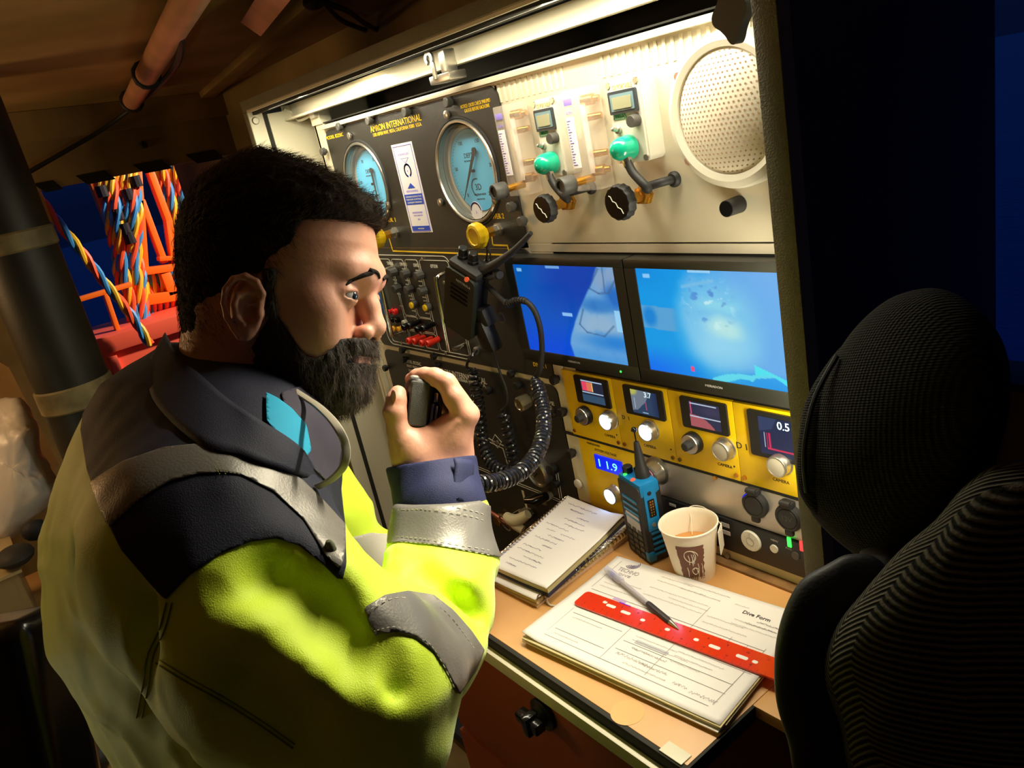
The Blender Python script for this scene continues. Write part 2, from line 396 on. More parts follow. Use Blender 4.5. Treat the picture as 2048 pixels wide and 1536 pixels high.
# ================================================================ light
w = bpy.data.worlds.new('World'); sc.world = w; w.use_nodes = True; nt = w.node_tree; bg = nt.nodes['Background']
tc = nt.nodes.new('ShaderNodeTexCoord'); sx = nt.nodes.new('ShaderNodeSeparateXYZ'); cr = nt.nodes.new('ShaderNodeValToRGB')
nt.links.new(tc.outputs['Generated'], sx.inputs[0]); nt.links.new(sx.outputs['Z'], cr.inputs[0]); nt.links.new(cr.outputs[0], bg.inputs[0])
cr.color_ramp.elements[0].position = 0; cr.color_ramp.elements[0].color = lin((8, 22, 60)); cr.color_ramp.elements[1].position = .5; cr.color_ramp.elements[1].color = lin((36, 84, 164))
bg.inputs[1].default_value = .4
def area(name, loc, target, sx_, sy_, power, col, spread=180):
    l = bpy.data.lights.new(name, 'AREA'); l.shape = 'RECTANGLE'; l.size = sx_; l.size_y = sy_; l.energy = power; l.color = lin(col)[:3]; l.spread = math.radians(spread)
    o = bpy.data.objects.new(name, l); COL.objects.link(o); o.location = loc
    o.rotation_euler = (Vector(target) - Vector(loc)).to_track_quat('-Z', 'Y').to_euler(); return o
WARM = (252, 243, 214)
# LED strips on the inside of the cabinet's top rail, then an added side fill
area('led_strip_light', (-1.02, -.085, 1.606), (-1.02, -.03, .9), 1.1, .02, 3.8, WARM)
area('led_strip_light_right', (-.66, -.08, 1.606), (-.68, -.03, 1.1), .34, .02, 1.5, WARM)
area('side_fill', (-.452, -.06, 1.12), (-1.1, -.10, 1.0), .02, .4, 2.1, WARM)  # unseen fill added on the right pillar to even out panel and desk
# lamps of the room and the deck, among added fill lights
def point(name, loc, power, col, r=.06):
    l = bpy.data.lights.new(name, 'POINT'); l.energy = power; l.color = lin(col)[:3]; l.shadow_soft_size = r
    o = bpy.data.objects.new(name, l); COL.objects.link(o); o.location = loc; return o
area('desk_fill', (-.60, -.092, 1.604), (-.62, -.56, .95), .28, .016, 1.5, WARM, 64)  # unseen fill added to brighten the sleeve and the desk
area('left_panel_fill', (-1.38, -.085, 1.606), (-1.40, -.05, 1.0), .4, .02, 1.9, WARM)  # extra fill added to brighten the upper left of the panel
point('back_fill', (-1.35, -1.3, .72), 1.5, (232, 255, 226), .05)  # added fill from the left for the back of the jacket
point('wall_fill', (-2.62, -1.05, 1.35), 7, (255, 214, 150), .1)  # added fill for the left wall and ceiling
point('room_lamp', (-2.2, -1.35, 1.5), 12, (255, 206, 146), .12)
l = bpy.data.lights.new('deck_floodlight', 'SPOT'); l.energy = 800; l.color = lin((255, 236, 214))[:3]; l.spot_size = math.radians(80); l.shadow_soft_size = .15
o = bpy.data.objects.new('deck_floodlight', l); COL.objects.link(o); o.location = (-3.35, 2.9, 2.7); o.rotation_euler = (onX(260, 520, XO) - o.location).to_track_quat('-Z', 'Y').to_euler()
# ================================================================ the open control cabinet
cab = thing('control_cabinet', 'large cream and grey steel control cabinet standing open, full of instruments', 'cabinet', (-1.05, .1, 0))
b = MB()
b.box(XL - .024, XR + .024, YF + .004, .31, 1.618, 1.634, .002)      # top
b.box(XL - .024, XL - .004, YF + .004, .31, .02, 1.63, .002)
b.box(XR + .004, XR + .024, YF + .004, .31, .02, 1.63, .002)
b.box(XL - .02, XR + .02, .30, .31, .02, 1.62)
b.box(XL - .02, XR + .02, YF + .02, .31, .02, .05)
b.build('casing', 'case_side', cab)
b = MB()
b.box(XL - .025, XR + .025, YF, YF + .02, ZU, 1.636, .002); b.box(XL - .025, XL, YF, YF + .02, .02, ZU, .002); b.box(XR, XR + .025, YF, YF + .02, .02, ZU, .002)
b.build('front_rim', 'grey_case', cab)
b = MB()   # lit inner returns: jamb strip, lip
b.box(XL - .003, XL + .0015, YF, -.074, .05, ZU); b.box(XL - .003, XL + .002, -.064, -.026, .05, ZU - .01); b.box(XL - .003, XL + .001, -.03, .29, .05, ZU)
b.box(XL, XR, YF, YF + .006, ZU - .002, ZU + .004); b.box(XL, XR, -.012, -.008, 1.583, ZU); b.box(XL, XR, -.03, -.008, 1.583, 1.587)
b.build('inner_frame', 'cream', cab)
b = MB(); b.box(XL - .002, XL + .003, -.074, -.066, .05, ZU); b.box(XL, XR, -.094, -.086, ZU - .008, ZU + .004); b.box(XL, XR, -.076, -.07, ZU - .006, ZU + .004); b.box(XL, XR, -.094, -.03, ZU, ZU + .004)
b.build('gasket', 'gasket', cab)
b = MB(); b.box(XL, XR, .29, .295, 1.3, 1.615); b.box(XL + .07, XR, .0, .29, 1.56, 1.562); b.box(XL + .10, XR - .01, .12, .2, 1.57, 1.60); b.build('roof_space', 'inner_dark', cab)
# left rack post with flanges
b = MB(); b.box(-1.589, -1.5445, .0, .03, .30, 1.56); b.box(-1.589, -1.583, -.012, .0, .30, 1.45, .001); b.box(-1.573, -1.566, -.012, .0, .30, 1.45, .001); b.box(-1.59, -1.582, .0, .29, .3, 1.61)
b.box(-1.589, -1.545, -.004, .02, 1.56, 1.6)
b.build('rack_post', 'cream', cab)
p = onX(507, 233, XL); b = MB().cyl((XL, -.092, 1.594), (XL + .004, -.092, 1.594), .009, .006); b.build('rim_screw', 'steel', cab)
b = MB(); b.tube(smooth_path([onX(567, 218, XL + .006), onX(585, 226, XL + .006), (XL + .03, -.01, 1.578), (-1.56, -.0, 1.585)]), .003); b.build('strip_cable', 'cream', cab)
b = MB(); b.box(-1.575, -1.55, -.012, 0, 1.574, 1.59, .002); b.build('cable_gland', 'white_plastic', cab)
# door catch under the top rim
cp = onY(868, 130, -.05)
ct = thing('door_catch', 'silver claw shaped door catch on the cabinet top rim', 'catch', cp)
arc = [(math.cos(t) * .0085, math.sin(t) * .0085) for t in [math.radians(a) for a in range(-50, 231, 20)]]
poly = [(x * 1.25 - .006, y * 1.25 + .016) for x, y in arc] + [(x * .6 - .006, y * .6 + .016) for x, y in reversed(arc)]
MB().prism(poly, FM(cp.x, cp.z - .006, cp.y), .004).build('claw', 'steel', ct)
b = MB(); b.box(cp.x - .004, cp.x + .004, cp.y - .004, cp.y, cp.z - .02, cp.z + .004, .001); b.box(cp.x - .02, cp.x + .034, cp.y - .001, cp.y + .03, cp.z - .026, cp.z - .014, .002); b.box(cp.x + .014, cp.x + .03, cp.y - .0, cp.y + .02, cp.z - .014, cp.z + .016, .002)
b.build('bracket', 'steel', ct)
# star knob at the right end of the rim
sp = onY(1466, 26, -.09)
st = thing('star_knob', 'dark four-lobed star knob at the top right of the cabinet', 'knob', sp)
pts = []
for i in range(64):
    t = 2 * PI * i / 64; r = .0185 * (1 + .34 * abs(math.cos(2 * t - .2)) ** 3 - .1); pts.append((r * math.cos(t) * .85, r * math.sin(t) * 1.15))
MB().prism(pts, FM(sp.x, sp.z, sp.y + .006), .012).build('knob', 'grey_knob', st)
MB().cyl((sp.x, sp.y + .006, sp.z), (sp.x, sp.y + .04, sp.z), .006).build('stem', 'steel', st)
# ================================================================ fold-down desk
ZD = .864
dk = thing('fold_down_desk', 'light wooden desk leaf with cream metal front edge projecting from the cabinet', 'desk', (-.69, -.15, .6))
cq = onZ(1378, 1528, ZD); XD0, XD1, YD = -.945, cq.x, (cq.y - .317) / 2
b = MB(); b.box(XD0, XD1, YD, -.0, ZD - .016, ZD, .001); b.box(XD1, -.375, -.207, -.108, ZD - .016, ZD - .0006, .001); b.build('desktop', 'wood', dk)
b = MB(); b.box(XD0, XD1, -.02, .004, ZD, ZD + .004); b.build('shadow_strip', 'wood_shadow', dk)  # shadow along the panel base, painted as a strip of darker wood
b = MB(); b.box(XD0, XD1 + .002, YD - .006, YD, ZD - .019, ZD - .0005, .001); b.box(XD1, XD1 + .003, YD - .006, -.12, ZD - .019, ZD - .001); b.build('edge_gasket', 'gasket', dk)
b = MB(); b.box(XD0, XD1 - .012, YD - .016, YD - .006, ZD - .036, ZD - .016, .002); b.build('edge_trim', 'cream', dk)
b = MB(); b.box(XD1 - .034, XD1 - .004, YD - .004, YD + .012, ZD - .0005, ZD + .0015, .0005); b.build('corner_plate', 'cream', dk)
b = MB(); b.box(XD0, XD1 - .02, YD - .01, -.02, .625, ZD - .036, .002); b.box(XD0, XD1 - .02, YD - .014, -.02, .05, .618, .002); b.build('front_panel', 'brown_panel', dk)
kp = onY(1090, 1425, YD - .01)
b = MB(); b.lathe([(.022, 0), (.022, .006), (.014, .008), (.012, .016)], kp, (0, -1, 0), 24); b.build('latch_base', 'black_plastic', dk)
b = MB(); b.box(kp.x - .024, kp.x + .018, kp.y - .03, kp.y - .014, kp.z - .007, kp.z + .008, .003); b.box(kp.x - .006, kp.x + .006, kp.y - .034, kp.y - .012, kp.z - .014, kp.z + .014, .003); b.build('latch_handle', 'black_gloss', dk)
mat('desk_stain', (226, 176, 112), .5)
p = onZ(1255, 1425, ZD); MB().lathe([(.019, 0), (.019, .0003)], p, (0, 0, 1), 30).build('round_stain', 'desk_stain', dk)
# ================================================================ instruments
def scr(mb, px, py, y=0, r=.0055, h=.006):
    p = onY(px, py, y); mb.lathe([(r, 0), (r, h * .5), (r * .7, h), (0, h)], p, (0, -1, 0), 14)
def screw_parts(root, pts, y=0, r=.0075, h=.011, m='black_plastic', name='thumb_screw'):
    for x, yy in pts:
        mb = MB(); p = onY(x, yy, y); mb.lathe([(r * .6, 0), (r * .6, h * .3), (r, h * .32), (r, h * .9), (r * .8, h)], p, (0, -1, 0), 14); mb.build(name, m, root)
def line(mb, pts, w, y=0, closed=False, h=.0006):
    P = [onY(x, yy, y) for x, yy in pts]
    for a, b in list(zip(P, P[1:])) + ([(P[-1], P[0])] if closed else []): seg(mb, a, b, w, h)
def seg(mb, a, b, w, h=.0006):
    d = b - a; L = d.length
    if L < 1e-6: return
    d.normalize(); n = Vector((0, -1, 0)); s = n.cross(d)
    Mx = Matrix(((d.x, s.x, n.x, a.x), (d.y, s.y, n.y, a.y), (d.z, s.z, n.z, a.z), (0, 0, 0, 1)))
    mb.box(-w / 2, L + w / 2, -w / 2, w / 2, 0, h, 0, Mx)
def rline(mb, x0, x1, z0, z1, r, w, y):
    pts = rrect(x1 - x0, z1 - z0, r, 5, (x0 + x1) / 2, (z0 + z1) / 2); P = [Vector((x, y, z)) for x, z in pts]
    for a, b in zip(P, P[1:] + P[:1]): seg(mb, a, b, w)
# ---- cream back panel
up = thing('instrument_panel', 'large cream steel instrument panel with a slotted top edge in the cabinet', 'panel', (-.75, .01, 1.43))
b = MB(); b.box(-1.5445, XR + .01, .0, .004, 1.5435, 1.556); b.box(-.956, XR + .01, .0, .004, 1.3135, 1.5435); b.box(-.951, XR + .01, .0, .004, 1.300, 1.3115); b.build('plate', 'cream_panel', up)
b = MB(); b.box(-1.5445, XR + .01, -.012, .0, 1.548, 1.556, .001)
b.build('top_flange', 'cream_panel', up)
vs = MB()
for x0, x1 in ((-1.37, -1.20), (-1.14, -.80), (-.74, -.50)):
    vs = MB(); n = int((x1 - x0) / .0125)
    for i in range(n): vs.box(x0 + i * .0125, x0 + i * .0125 + .005, -.0012, 0, 1.519, 1.545, .0008)
    vs.build('vent_slot', 'cream', up)
def valve(px, py, kx, ky, R, lab):
    base = onY(px, py); y = (onY(kx, ky, 0) - base)
    L = .045; root = thing('needle_valve', lab, 'valve', base)
    MB().lathe([(.013, 0), (.013, .004), (.011, .005), (.011, .012), (.007, .013), (.007, L - .01)], base, (0, -1, 0), 6).build('valve_stem', 'brass', root)
    kb = base + Vector((0, -L + .012, 0))
    sq = lambda t: 1 + .03 * math.cos(14 * t)
    MB().lathe([(.01, 0), (R * .8, .004), (R, .007), (R, .016), (R * .93, .019)], kb, (0, -1, 0), 56, sq=sq).build('knob', 'black_rubber', root)
    mb = MB(); mb.lathe([(R * .9, .0188), (R * .9, .0200)], kb, (0, -1, 0), 32); mb.build('knob_cap', 'black_gloss', root)
    mb = MB(); pts = [kb + Vector((R * (-.5 + .12 * i), -.0203, R * (.45 - .12 * i + .08 * math.sin(i * 2.1)))) for i in range(9)]; mb.tube(pts, .0006, 5); mb.build('worn_mark', 'white_ink', root)
    return root
valve(1140, 402, 0, 0, .0190, 'smaller black round needle valve with brass stem on the cream panel, left one')
valve(1292, 388, 0, 0, .0215, 'larger black needle valve knob with brass stem right of the other one')
p = onY(1479, 408); kn = thing('volume_knob', 'small black cylindrical knob on the cream panel below the round speaker', 'knob', p)
MB().lathe([(.0098, 0), (.0092, .022), (.0092, .024)], p, (0, -1, 0), 24).build('knob', 'black_rubber', kn)
MB().lathe([(.0084, .0238), (.0084, .0246)], p, (0, -1, 0), 24).build('cap', 'black_gloss', kn)
MB().lathe([(.007, -.002), (.007, .0)], p, (0, -1, 0), 24).build('shaft', 'steel', kn)
# ---- loudspeaker
c = onY(1452, 225, -.02); R = .081
sp_ = thing('round_speaker', 'round off-white speaker with a perforated grille on the cream panel', 'speaker', (c.x, 0, c.z))
MB().lathe([(R, 0), (R, .012), (R * .97, .019), (R * .88, .023), (R * .80, .021), (R * .79, .016)], (c.x, 0, c.z), (0, -1, 0), 72).build('bezel', 'white_plastic', sp_)
mg = mat('speaker_grille', (236, 226, 208), .5)
MB().lathe([(R * .80, .017), (R * .7, .022), (R * .5, .0265), (R * .25, .029), (.0001, .030)], (c.x, 0, c.z), (0, -1, 0), 64).build('grille', mg, sp_)
mb = MB(); s_ = .0058; n = 14; hole = 0
for i in range(-n, n + 1):
    for j in range(-n - 3, n + 4):
        x = (i + (.5 if j % 2 else 0)) * s_; z = j * s_ * .866; r = math.hypot(x, z) / R
        if r < .76:
            q = r; prof = [(0, .030), (.25, .029), (.5, .0265), (.7, .022), (.8, .017)]
            for (r0, h0), (r1, h1) in zip(prof, prof[1:]):
                if r0 <= q <= r1: h = h0 + (h1 - h0) * (q - r0) / (r1 - r0)
            mb.lathe([(.0013, h - .0006), (.0013, h + .0002)], (c.x + x, 0, c.z + z), (0, -1, 0), 6)
o = mb.build('grille_hole', mat('grille_dark', (168, 138, 110), .9), sp_, smooth=0); o['kind'] = 'stuff'
for a in (38, 142, 218, 322):
    t = math.radians(a); MB().lathe([(.005, .0165), (.005, .0215)], (c.x + .9 * R * math.cos(t), 0, c.z + .9 * R * math.sin(t)), (0, -1, 0), 12).build('screw', mat('screw_brown%d' % a, (150, 110, 96), .5), sp_)
# ---- gas analysers
def analyser(tl, br, lab):
    A, B = onY(*tl, -.028), onY(*br, -.028); x0, x1, z1, z0 = A.x, B.x, A.z, B.z; W = x1 - x0; H = z1 - z0; y = -.028
    r = thing('gas_analyser', lab, 'analyser', ((x0 + x1) / 2, 0, z0))
    MB().prism(rrect(W, H, .007, 5, (x0 + x1) / 2, (z0 + z1) / 2), FM(0, 0, 0), .026).build('housing', 'white_plastic', r)
    MB().prism(rrect(W - .004, H - .004, .006, 5, (x0 + x1) / 2, (z0 + z1) / 2), FM(0, 0, -.026), .0025).build('lid', 'white_plastic', r)
    fx = lambda u: x0 + W * u; fz = lambda v: z1 - H * v
    yl = y - .0008
    d = MB(); d.prism(rrect(W * .84, H * .27, .002, 3, fx(.5), fz(.26)), FM(0, 0, yl), .003); dd = d.build('display_bezel', mat('lcd_bezel', (44, 54, 62), .4) if 'lcd_bezel' not in MATS else 'lcd_bezel', r)
    MB().prism(rrect(W * .70, H * .20, .001, 3, fx(.5), fz(.26)), FM(0, 0, yl - .0025), .0012).build('display_frame', mat('lcd_frame', (110, 140, 150), .4) if 'lcd_frame' not in MATS else 'lcd_frame', dd)
    MB().prism(rrect(W * .56, H * .14, .001, 3, fx(.5), fz(.265)), FM(0, 0, yl - .0035), .0012).build('lcd', mat('lcd', (150, 152, 124), .3) if 'lcd' not in MATS else 'lcd', dd)
    t = MB(); t.text('O2 PORTABLE', FM(fx(.5), fz(.085), yl), .0075, W * .6); t.build('lettering', 'yellow_ink' if 0 else mat('pale_gold', (205, 180, 120), .6) if 'pale_gold' not in MATS else 'pale_gold', r)
    t = MB(); t.text('ANALOX', FM(fx(.30), fz(.42), yl), .0075, W * .28)
    for a_, b_ in (((.14, .395), (.46, .395)), ((.46, .395), (.50, .455)), ((.50, .455), (.12, .455)), ((.12, .455), (.14, .395))): seg(t, Vector((fx(a_[0]), yl, fz(a_[1]))), Vector((fx(b_[0]), yl, fz(b_[1]))), .0006)
    t.build('maker_mark', 'green_ink', r)
    MB().lathe([(.0072, 0), (.0070, .010), (.0064, .0112), (0, .0112)], (fx(.80), yl, fz(.50)), (0, -1, 0), 24).build('knob', 'grey_knob', r)
    MB().lathe([(.0045, 0), (.0045, .003), (.0028, .004), (.0022, .011), (0, .012)], (fx(.22), yl, fz(.585)), (0, -1, .25), 16).build('toggle', 'steel', r)
    for u, v in ((.08, .05), (.92, .05), (.92, .95), (.08, .95)): MB().lathe([(.0038, -.001), (.0036, .001)], (fx(u), yl, fz(v)), (0, -1, 0), 14).build('screw', 'steel', r)
    # sensor
    s0 = Vector((fx(.52), yl, fz(.80)))
    dome = MB(); dome.lathe([(.0138, 0), (.0146, .003), (.0146, .008), (.0138, .011), (.014, .013), (.013, .020), (.0095, .026), (.005, .0285), (0, .029)], s0, (-.12, -1, -.0), 36)
    sd = dome.build('sensor_cap', 'teal', r)
    e = s0 + Vector((.004, -.014, -.014)); MB().lathe([(.006, -.004), (.006, .006), (.005, .008)], e, (.35, -.1, -1), 6).build('hose_nut', 'steel', sd)
    return r, e
def hose(e, px, py, lab):
    q = onY(px, py); pts = [e, e + Vector((.008, -.002, -.014)), e + Vector((.026, 0, -.034)), Vector((q.x - .024, -.026, q.z - .003)), Vector((q.x - .006, -.016, q.z)), Vector((q.x, .002, q.z))]
    t = thing('sensor_hose', lab, 'hose', e)
    MB().tube(smooth_path(pts, 8), .0052, 12).build('tube', 'black_rubber', t)
    MB().lathe([(.0095, 0), (.0095, .003), (.007, .006)], (q.x, 0, q.z), (0, -1, 0), 24).build('grommet', 'black_rubber', t)
r1, e1 = analyser((1063, 202), (1135, 352), 'gas analyser box between the two clear flow meters, its display the smaller in view')
r2, e2 = analyser((1210, 165), (1300, 322), 'gas analyser box between the right flow meter and the round speaker')
hose(e1, 1183, 374, 'black sensor hose curving down from the left green sensor cap')
hose(e2, 1350, 358, 'black sensor hose curving down from the right green sensor cap')
# ---- flow meters
def flowmeter(tl, br, lab):
    A, B = onY(*tl, -.03), onY(*br, -.0); x0, x1 = A.x, A.x + .047; z1, z0 = A.z, A.z - .125
    r = thing('flow_meter', lab, 'flow meter', (x0, 0, z0))
    MB().box(x0, x1, -.031, -.006, z0, z1, .002).build('body', 'acrylic', r)
    MB().box(x0 + .004, x0 + .018, -.0318, -.031, z0 + .03, z1 - .032).build('scale_plate', mat('scale_white', (246, 240, 246), .5) if 'scale_white' not in MATS else 'scale_white', r)
    t = MB()
    for i in range(17): t.box(x0 + .005, x0 + .005 + (.007 if i % 4 == 0 else .004), -.0323, -.0317, z0 + .034 + i * .0034, z0 + .0346 + i * .0034)
    t.text('SCFH', FM(x0 + .012, z1 - .027, -.0318), .005); t.box(x0 + .005, x0 + .02, -.0323, -.0315, z1 - .018, z1 - .010, .0005)
    t.build('graduation', mat('violet_ink', (150, 130, 225), .6) if 'violet_ink' not in MATS else 'violet_ink', r)
    MB().cyl((x0 + .0235, -.018, z0 + .02), (x0 + .0235, -.018, z1 - .02), .004, seg=14).build('float_tube', mat('tube_wall', (252, 246, 240), .1, alpha=.5) if 'tube_wall' not in MATS else 'tube_wall', r)
    for zz in (z1 - .016, z0 + .022, z1 - .037, z0 + .043):
        big = abs(zz - (z1 - .016)) < .001 or abs(zz - (z0 + .022)) < .001
        MB().lathe([(.0068 if big else .0045, 0), (.0068 if big else .0045, .016), (.004, .017), (.004, .024)], (x0 + .020, -.014, zz), (1, .35, 0), 12).build('fitting', 'brass', r)
    MB().cyl((x0 + .02, -.016, z0 + .014), (x0 + .012, -.05, z0 + .013), .0052, seg=16).build('valve_stem', 'brass', r)
    k = MB(); k.lathe([(.0115, 0), (.0120, .003), (.0120, .017), (.0105, .020), (.0078, .020), (.0072, .017), (0, .017)], (x0 + .012, -.046, z0 + .013), (-.12, -1, 0), 36); k.build('valve_knob', 'grey_knob', r)
flowmeter((985, 215), (1050, 355), 'clear acrylic flow meter with violet scale, touching the black gauge panel')
flowmeter((1120, 184), (1200, 330), 'clear acrylic flow meter with violet scale, between the two gas analysers')
# ---- black depth gauge panel
gp = thing('depth_gauge_panel', 'black two-dial diver depth gauge panel with yellow lettering', 'panel', (-1.25, -.002, 1.43))
x0, x1, z0, z1 = -1.542, -.952, 1.306, 1.5455
pts = rrect(x1 - x0, z1 - z0, .022, 6, (x0 + x1) / 2, (z0 + z1) / 2)
pts = [(x, z) for x, z in pts]
G2 = onY(937, 344, 0); G1 = onY(737, 370, 0); RG = .0835
def holed(pts, M_, d, holes):
    bm = bmesh.new(); tmp = MB(); tmp.prism(pts, M_, d); me = bpy.data.meshes.new('a'); bmesh.ops.recalc_face_normals(tmp.b, faces=tmp.b.faces[:]); tmp.b.to_mesh(me); oa = bpy.data.objects.new('a', me); COL.objects.link(oa)
    cu = MB()
    for c_, r_ in holes: cu.lathe([(r_, -.03), (r_, .03)], (c_.x, 0, c_.z), (0, -1, 0), 96)
    mc = bpy.data.meshes.new('c'); bmesh.ops.recalc_face_normals(cu.b, faces=cu.b.faces[:]); cu.b.to_mesh(mc); oc = bpy.data.objects.new('c', mc); COL.objects.link(oc)
    md = oa.modifiers.new('b', 'BOOLEAN'); md.operation = 'DIFFERENCE'; md.object = oc; md.solver = 'EXACT'
    dg = bpy.context.evaluated_depsgraph_get(); res = bpy.data.meshes.new_from_object(oa.evaluated_get(dg)); bpy.data.objects.remove(oa); bpy.data.objects.remove(oc); return res
me_ = holed(pts, FM(0, 0, -.0002), .0035, [(G1, RG * .93), (G2, RG * .93)]); me_.name = 'plate'; link('plate', me_, 'black_panel', gp)
yp = -.0038
def gauge(cx, cz, R, root, lab, nd, needle_to, scale):
    o_ = (cx, 0, cz); mk_ = lambda pr, nm, m, par, sg=80: MB().lathe(pr, o_, (0, -1, 0), sg, caps=False).build(nm, m, par)
    g = mk_([(R * .90, .003), (R * .93, .0085), (R * .96, .0085), (R * .985, .006), (R * .99, .003)], 'gauge_bezel', 'steel', root)
    mk_([(R * .985, .003), (R * 1.0, .0065), (R * 1.03, .0065), (R * 1.045, .003)], 'rubber_ring', 'black_rubber', g)
    mk_([(R * .895, .006), (R * .885, -.002), (R * .87, -.003), (R * .865, -.006), (R * .88, -.007), (R * .88, -.012)], 'inner_wall', mat('dial_wall', (150, 144, 132), .3, metal=.7) if 'dial_wall' not in MATS else 'dial_wall', g)
    MB().lathe([(R * .90, -.0135), (R * .90, -.0125), (R * .70, -.0125)], o_, (0, -1, 0), 80).build('outer_dial', mat('dial_silver', (214, 206, 190), .4) if 'dial_silver' not in MATS else 'dial_silver', g)
    MB().lathe([(R * .775, -.0126), (R * .775, -.0115)], o_, (0, -1, 0), 80).build('dial', 'dial_blue', g)
    mk_([(R * .775, -.0124), (R * .786, -.0117)], 'dial_edge', 'black_ink', g)
    yd = .0114; t = MB()
    for i, s in enumerate(scale):
        a = math.radians(230 - 280 * i / (len(scale) - 1)); t.text(s, FM(cx + R * .60 * math.cos(a), cz + R * .60 * math.sin(a), yd), R * .10)
    for i in range(51):
        a = math.radians(230 - 280 * i / 50); t.lathe([(R * .008, 0), (R * .008, .0003)], (cx + R * .70 * math.cos(a), yd, cz + R * .70 * math.sin(a)), (0, -1, 0), 6)
    t.text('DEPTH', FM(cx - R * .04, cz + R * .29, yd), R * .13); t.text('FEET SEAWATER', FM(cx - R * .12, cz + R * .19, yd), R * .04)
    t.text('3D', FM(cx + R * .02, cz - R * .32, yd), R * .17); t.text('PRECISION INSTR', FM(cx + R * .03, cz - R * .46, yd), R * .05); t.text('MADE IN U.S.A.', FM(cx + R * .03, cz - R * .55, yd), R * .04)
    arc = [Vector((cx - R * .02 + R * .17 * math.cos(math.radians(a)), yd, cz - R * .32 + R * .17 * math.sin(math.radians(a)))) for a in range(70, 261, 12)]
    for a, b in zip(arc, arc[1:]): seg(t, a, b, R * .012)
    t.build('markings', 'black_ink', g)
    a = Vector((cx + nd[0] * R, yd - .004, cz + nd[1] * R)); b = Vector((cx + needle_to[0] * R, yd - .004, cz + needle_to[1] * R)); d = (b - a).normalized(); s = Vector((-d.z, 0, d.x))
    q = MB(); w0 = R * .045; q.raw([a + s * w0, a - s * w0, b - s * .0004, b + s * .0004, a + s * w0 + Vector((0, -.0008, 0)), a - s * w0 + Vector((0, -.0008, 0)), b - s * .0004 + Vector((0, -.0008, 0)), b + s * .0004 + Vector((0, -.0008, 0))], [(0, 1, 2, 3), (4, 5, 6, 7), (0, 1, 5, 4), (1, 2, 6, 5), (2, 3, 7, 6), (3, 0, 4, 7)])
    q.lathe([(w0 * 1.5, -.001), (w0 * 1.5, .001)], a, (0, -1, 0), 16)
    hb = Vector((cx, yd, cz)); q.lathe([(R * .03, 0), (R * .03, .0045)], hb, (0, -1, 0), 16); q.build('needle', 'black_plastic', g)
    mk_([(R * .90, .002), (R * .5, .003), (0, .0032)], 'glass', mat('gauge_glass', (255, 255, 255), .02, alpha=.05) if 'gauge_glass' not in MATS else 'gauge_glass', g, 48)
    return g
g2 = gauge(G2.x, G2.z, RG, gp, '', (.20, .36), (-.48, -.54), ('0', '50', '100', '150', '200', '250'))
g1 = gauge(G1.x, G1.z, RG, gp, '', (.14, .30), (.10, -.5), ('0', '10', '20', '30', '40', '50'))
t = MB(); yy = -.0035
t.lathe([(.0155, 0), (.0155, .0004)], (G2.x + .004, yy, G2.z - .062), (0, -1, 0), 32); t.build('calibration_sticker', 'sticker', g2)
def ringm(mb, c, r, w, y, a0=0, a1=360):
    P = [Vector((c[0] + r * math.cos(math.radians(a)), y, c[1] + r * math.sin(math.radians(a)))) for a in np.linspace(a0, a1, 28)]
    for a, b in zip(P, P[1:]): seg(mb, a, b, w, .0003)
t = MB(); ringm(t, (G2.x + .004, G2.z - .062), .0135, .0022, yy - .0005, 10, 170); t.text('3', FM(G2.x + .004, G2.z - .064, yy - .0005), .006); t.build('sticker_mark', 'violet_ink', g2)
t = MB()
def ptext(mb, s, x0, y0, x1, y1, y=yp, size=None, ratio=.9):
    a, b = onY(x0, y0, y), onY(x1, y1, y); h = size or .01
    mb.text(s, FM((a.x + b.x) / 2, (a.z + b.z) / 2, y), h, abs(b.x - a.x), bold=.0)
ptext(t, 'MODEL 8225IC', 652, 278, 686, 268, size=.0095)
ptext(t, 'AMRON INTERNATIONAL', 740, 256, 843, 239, size=.0155)
ptext(t, '1380 ASPEN WAY, VISTA, CALIFORNIA 92081  U.S.A.', 746, 270, 843, 249, size=.0085)
ptext(t, 'NOTICE: CROSS CHECK PNEUMO', 921, 214, 980, 201, size=.0075)
ptext(t, 'GAUGES BEFORE EACH DIVE', 929, 222, 979, 211, size=.0075)
ptext(t, 'DIVER 2', 981, 436, 1007, 430, size=.0115); ptext(t, 'DIVER 1', 764, 443, 791, 438, size=.0115)
line(t, [(946, 438), (948, 446)], .0025, yp); line(t, [(984, 472), (986, 490), (1015, 491), (1020, 510)], .0025, yp)
line(t, [(779, 478), (786, 502), (1018, 510)], .0025, yp)
t.build('lettering', 'yellow_ink', gp)
screw_parts(gp, [(686, 252), (746, 240), (820, 223), (904, 203), (653, 302), (1030, 412), (1052, 440)], yp, .0078, .013, 'grey_knob')
screw_parts(gp, [(702, 271), (897, 229), (884, 404), (779, 410), (993, 399)], yp, .0065, .006, 'steel', 'gauge_screw')
def yknob(px, py, root):
    b0 = onY(px, py, yp); L = .05
    MB().lathe([(.011, 0), (.011, .004), (.0085, .005), (.0085, .014)], b0, (0, -1, 0), 6).build('valve_nut', 'steel', root)
    MB().cyl(b0 + Vector((0, -.014, 0)), b0 + Vector((0, -.034, 0)), .0085, seg=6).build('valve_stem', 'brass', root)
    MB().lathe([(.009, 0), (.014, .003), (.0150, .006), (.019, .0085), (.0205, .011), (.0205, .020), (.018, .023), (.0135, .0235), (.0125, .022), (0, .022)], b0 + Vector((0, -.028, 0)), (0, -1, 0), 48, sq=lambda t: 1 + .02 * math.cos(12 * t)).build('yellow_knob', 'yellow_paint', root)
yknob(998, 458, gp); yknob(792, 464, gp)
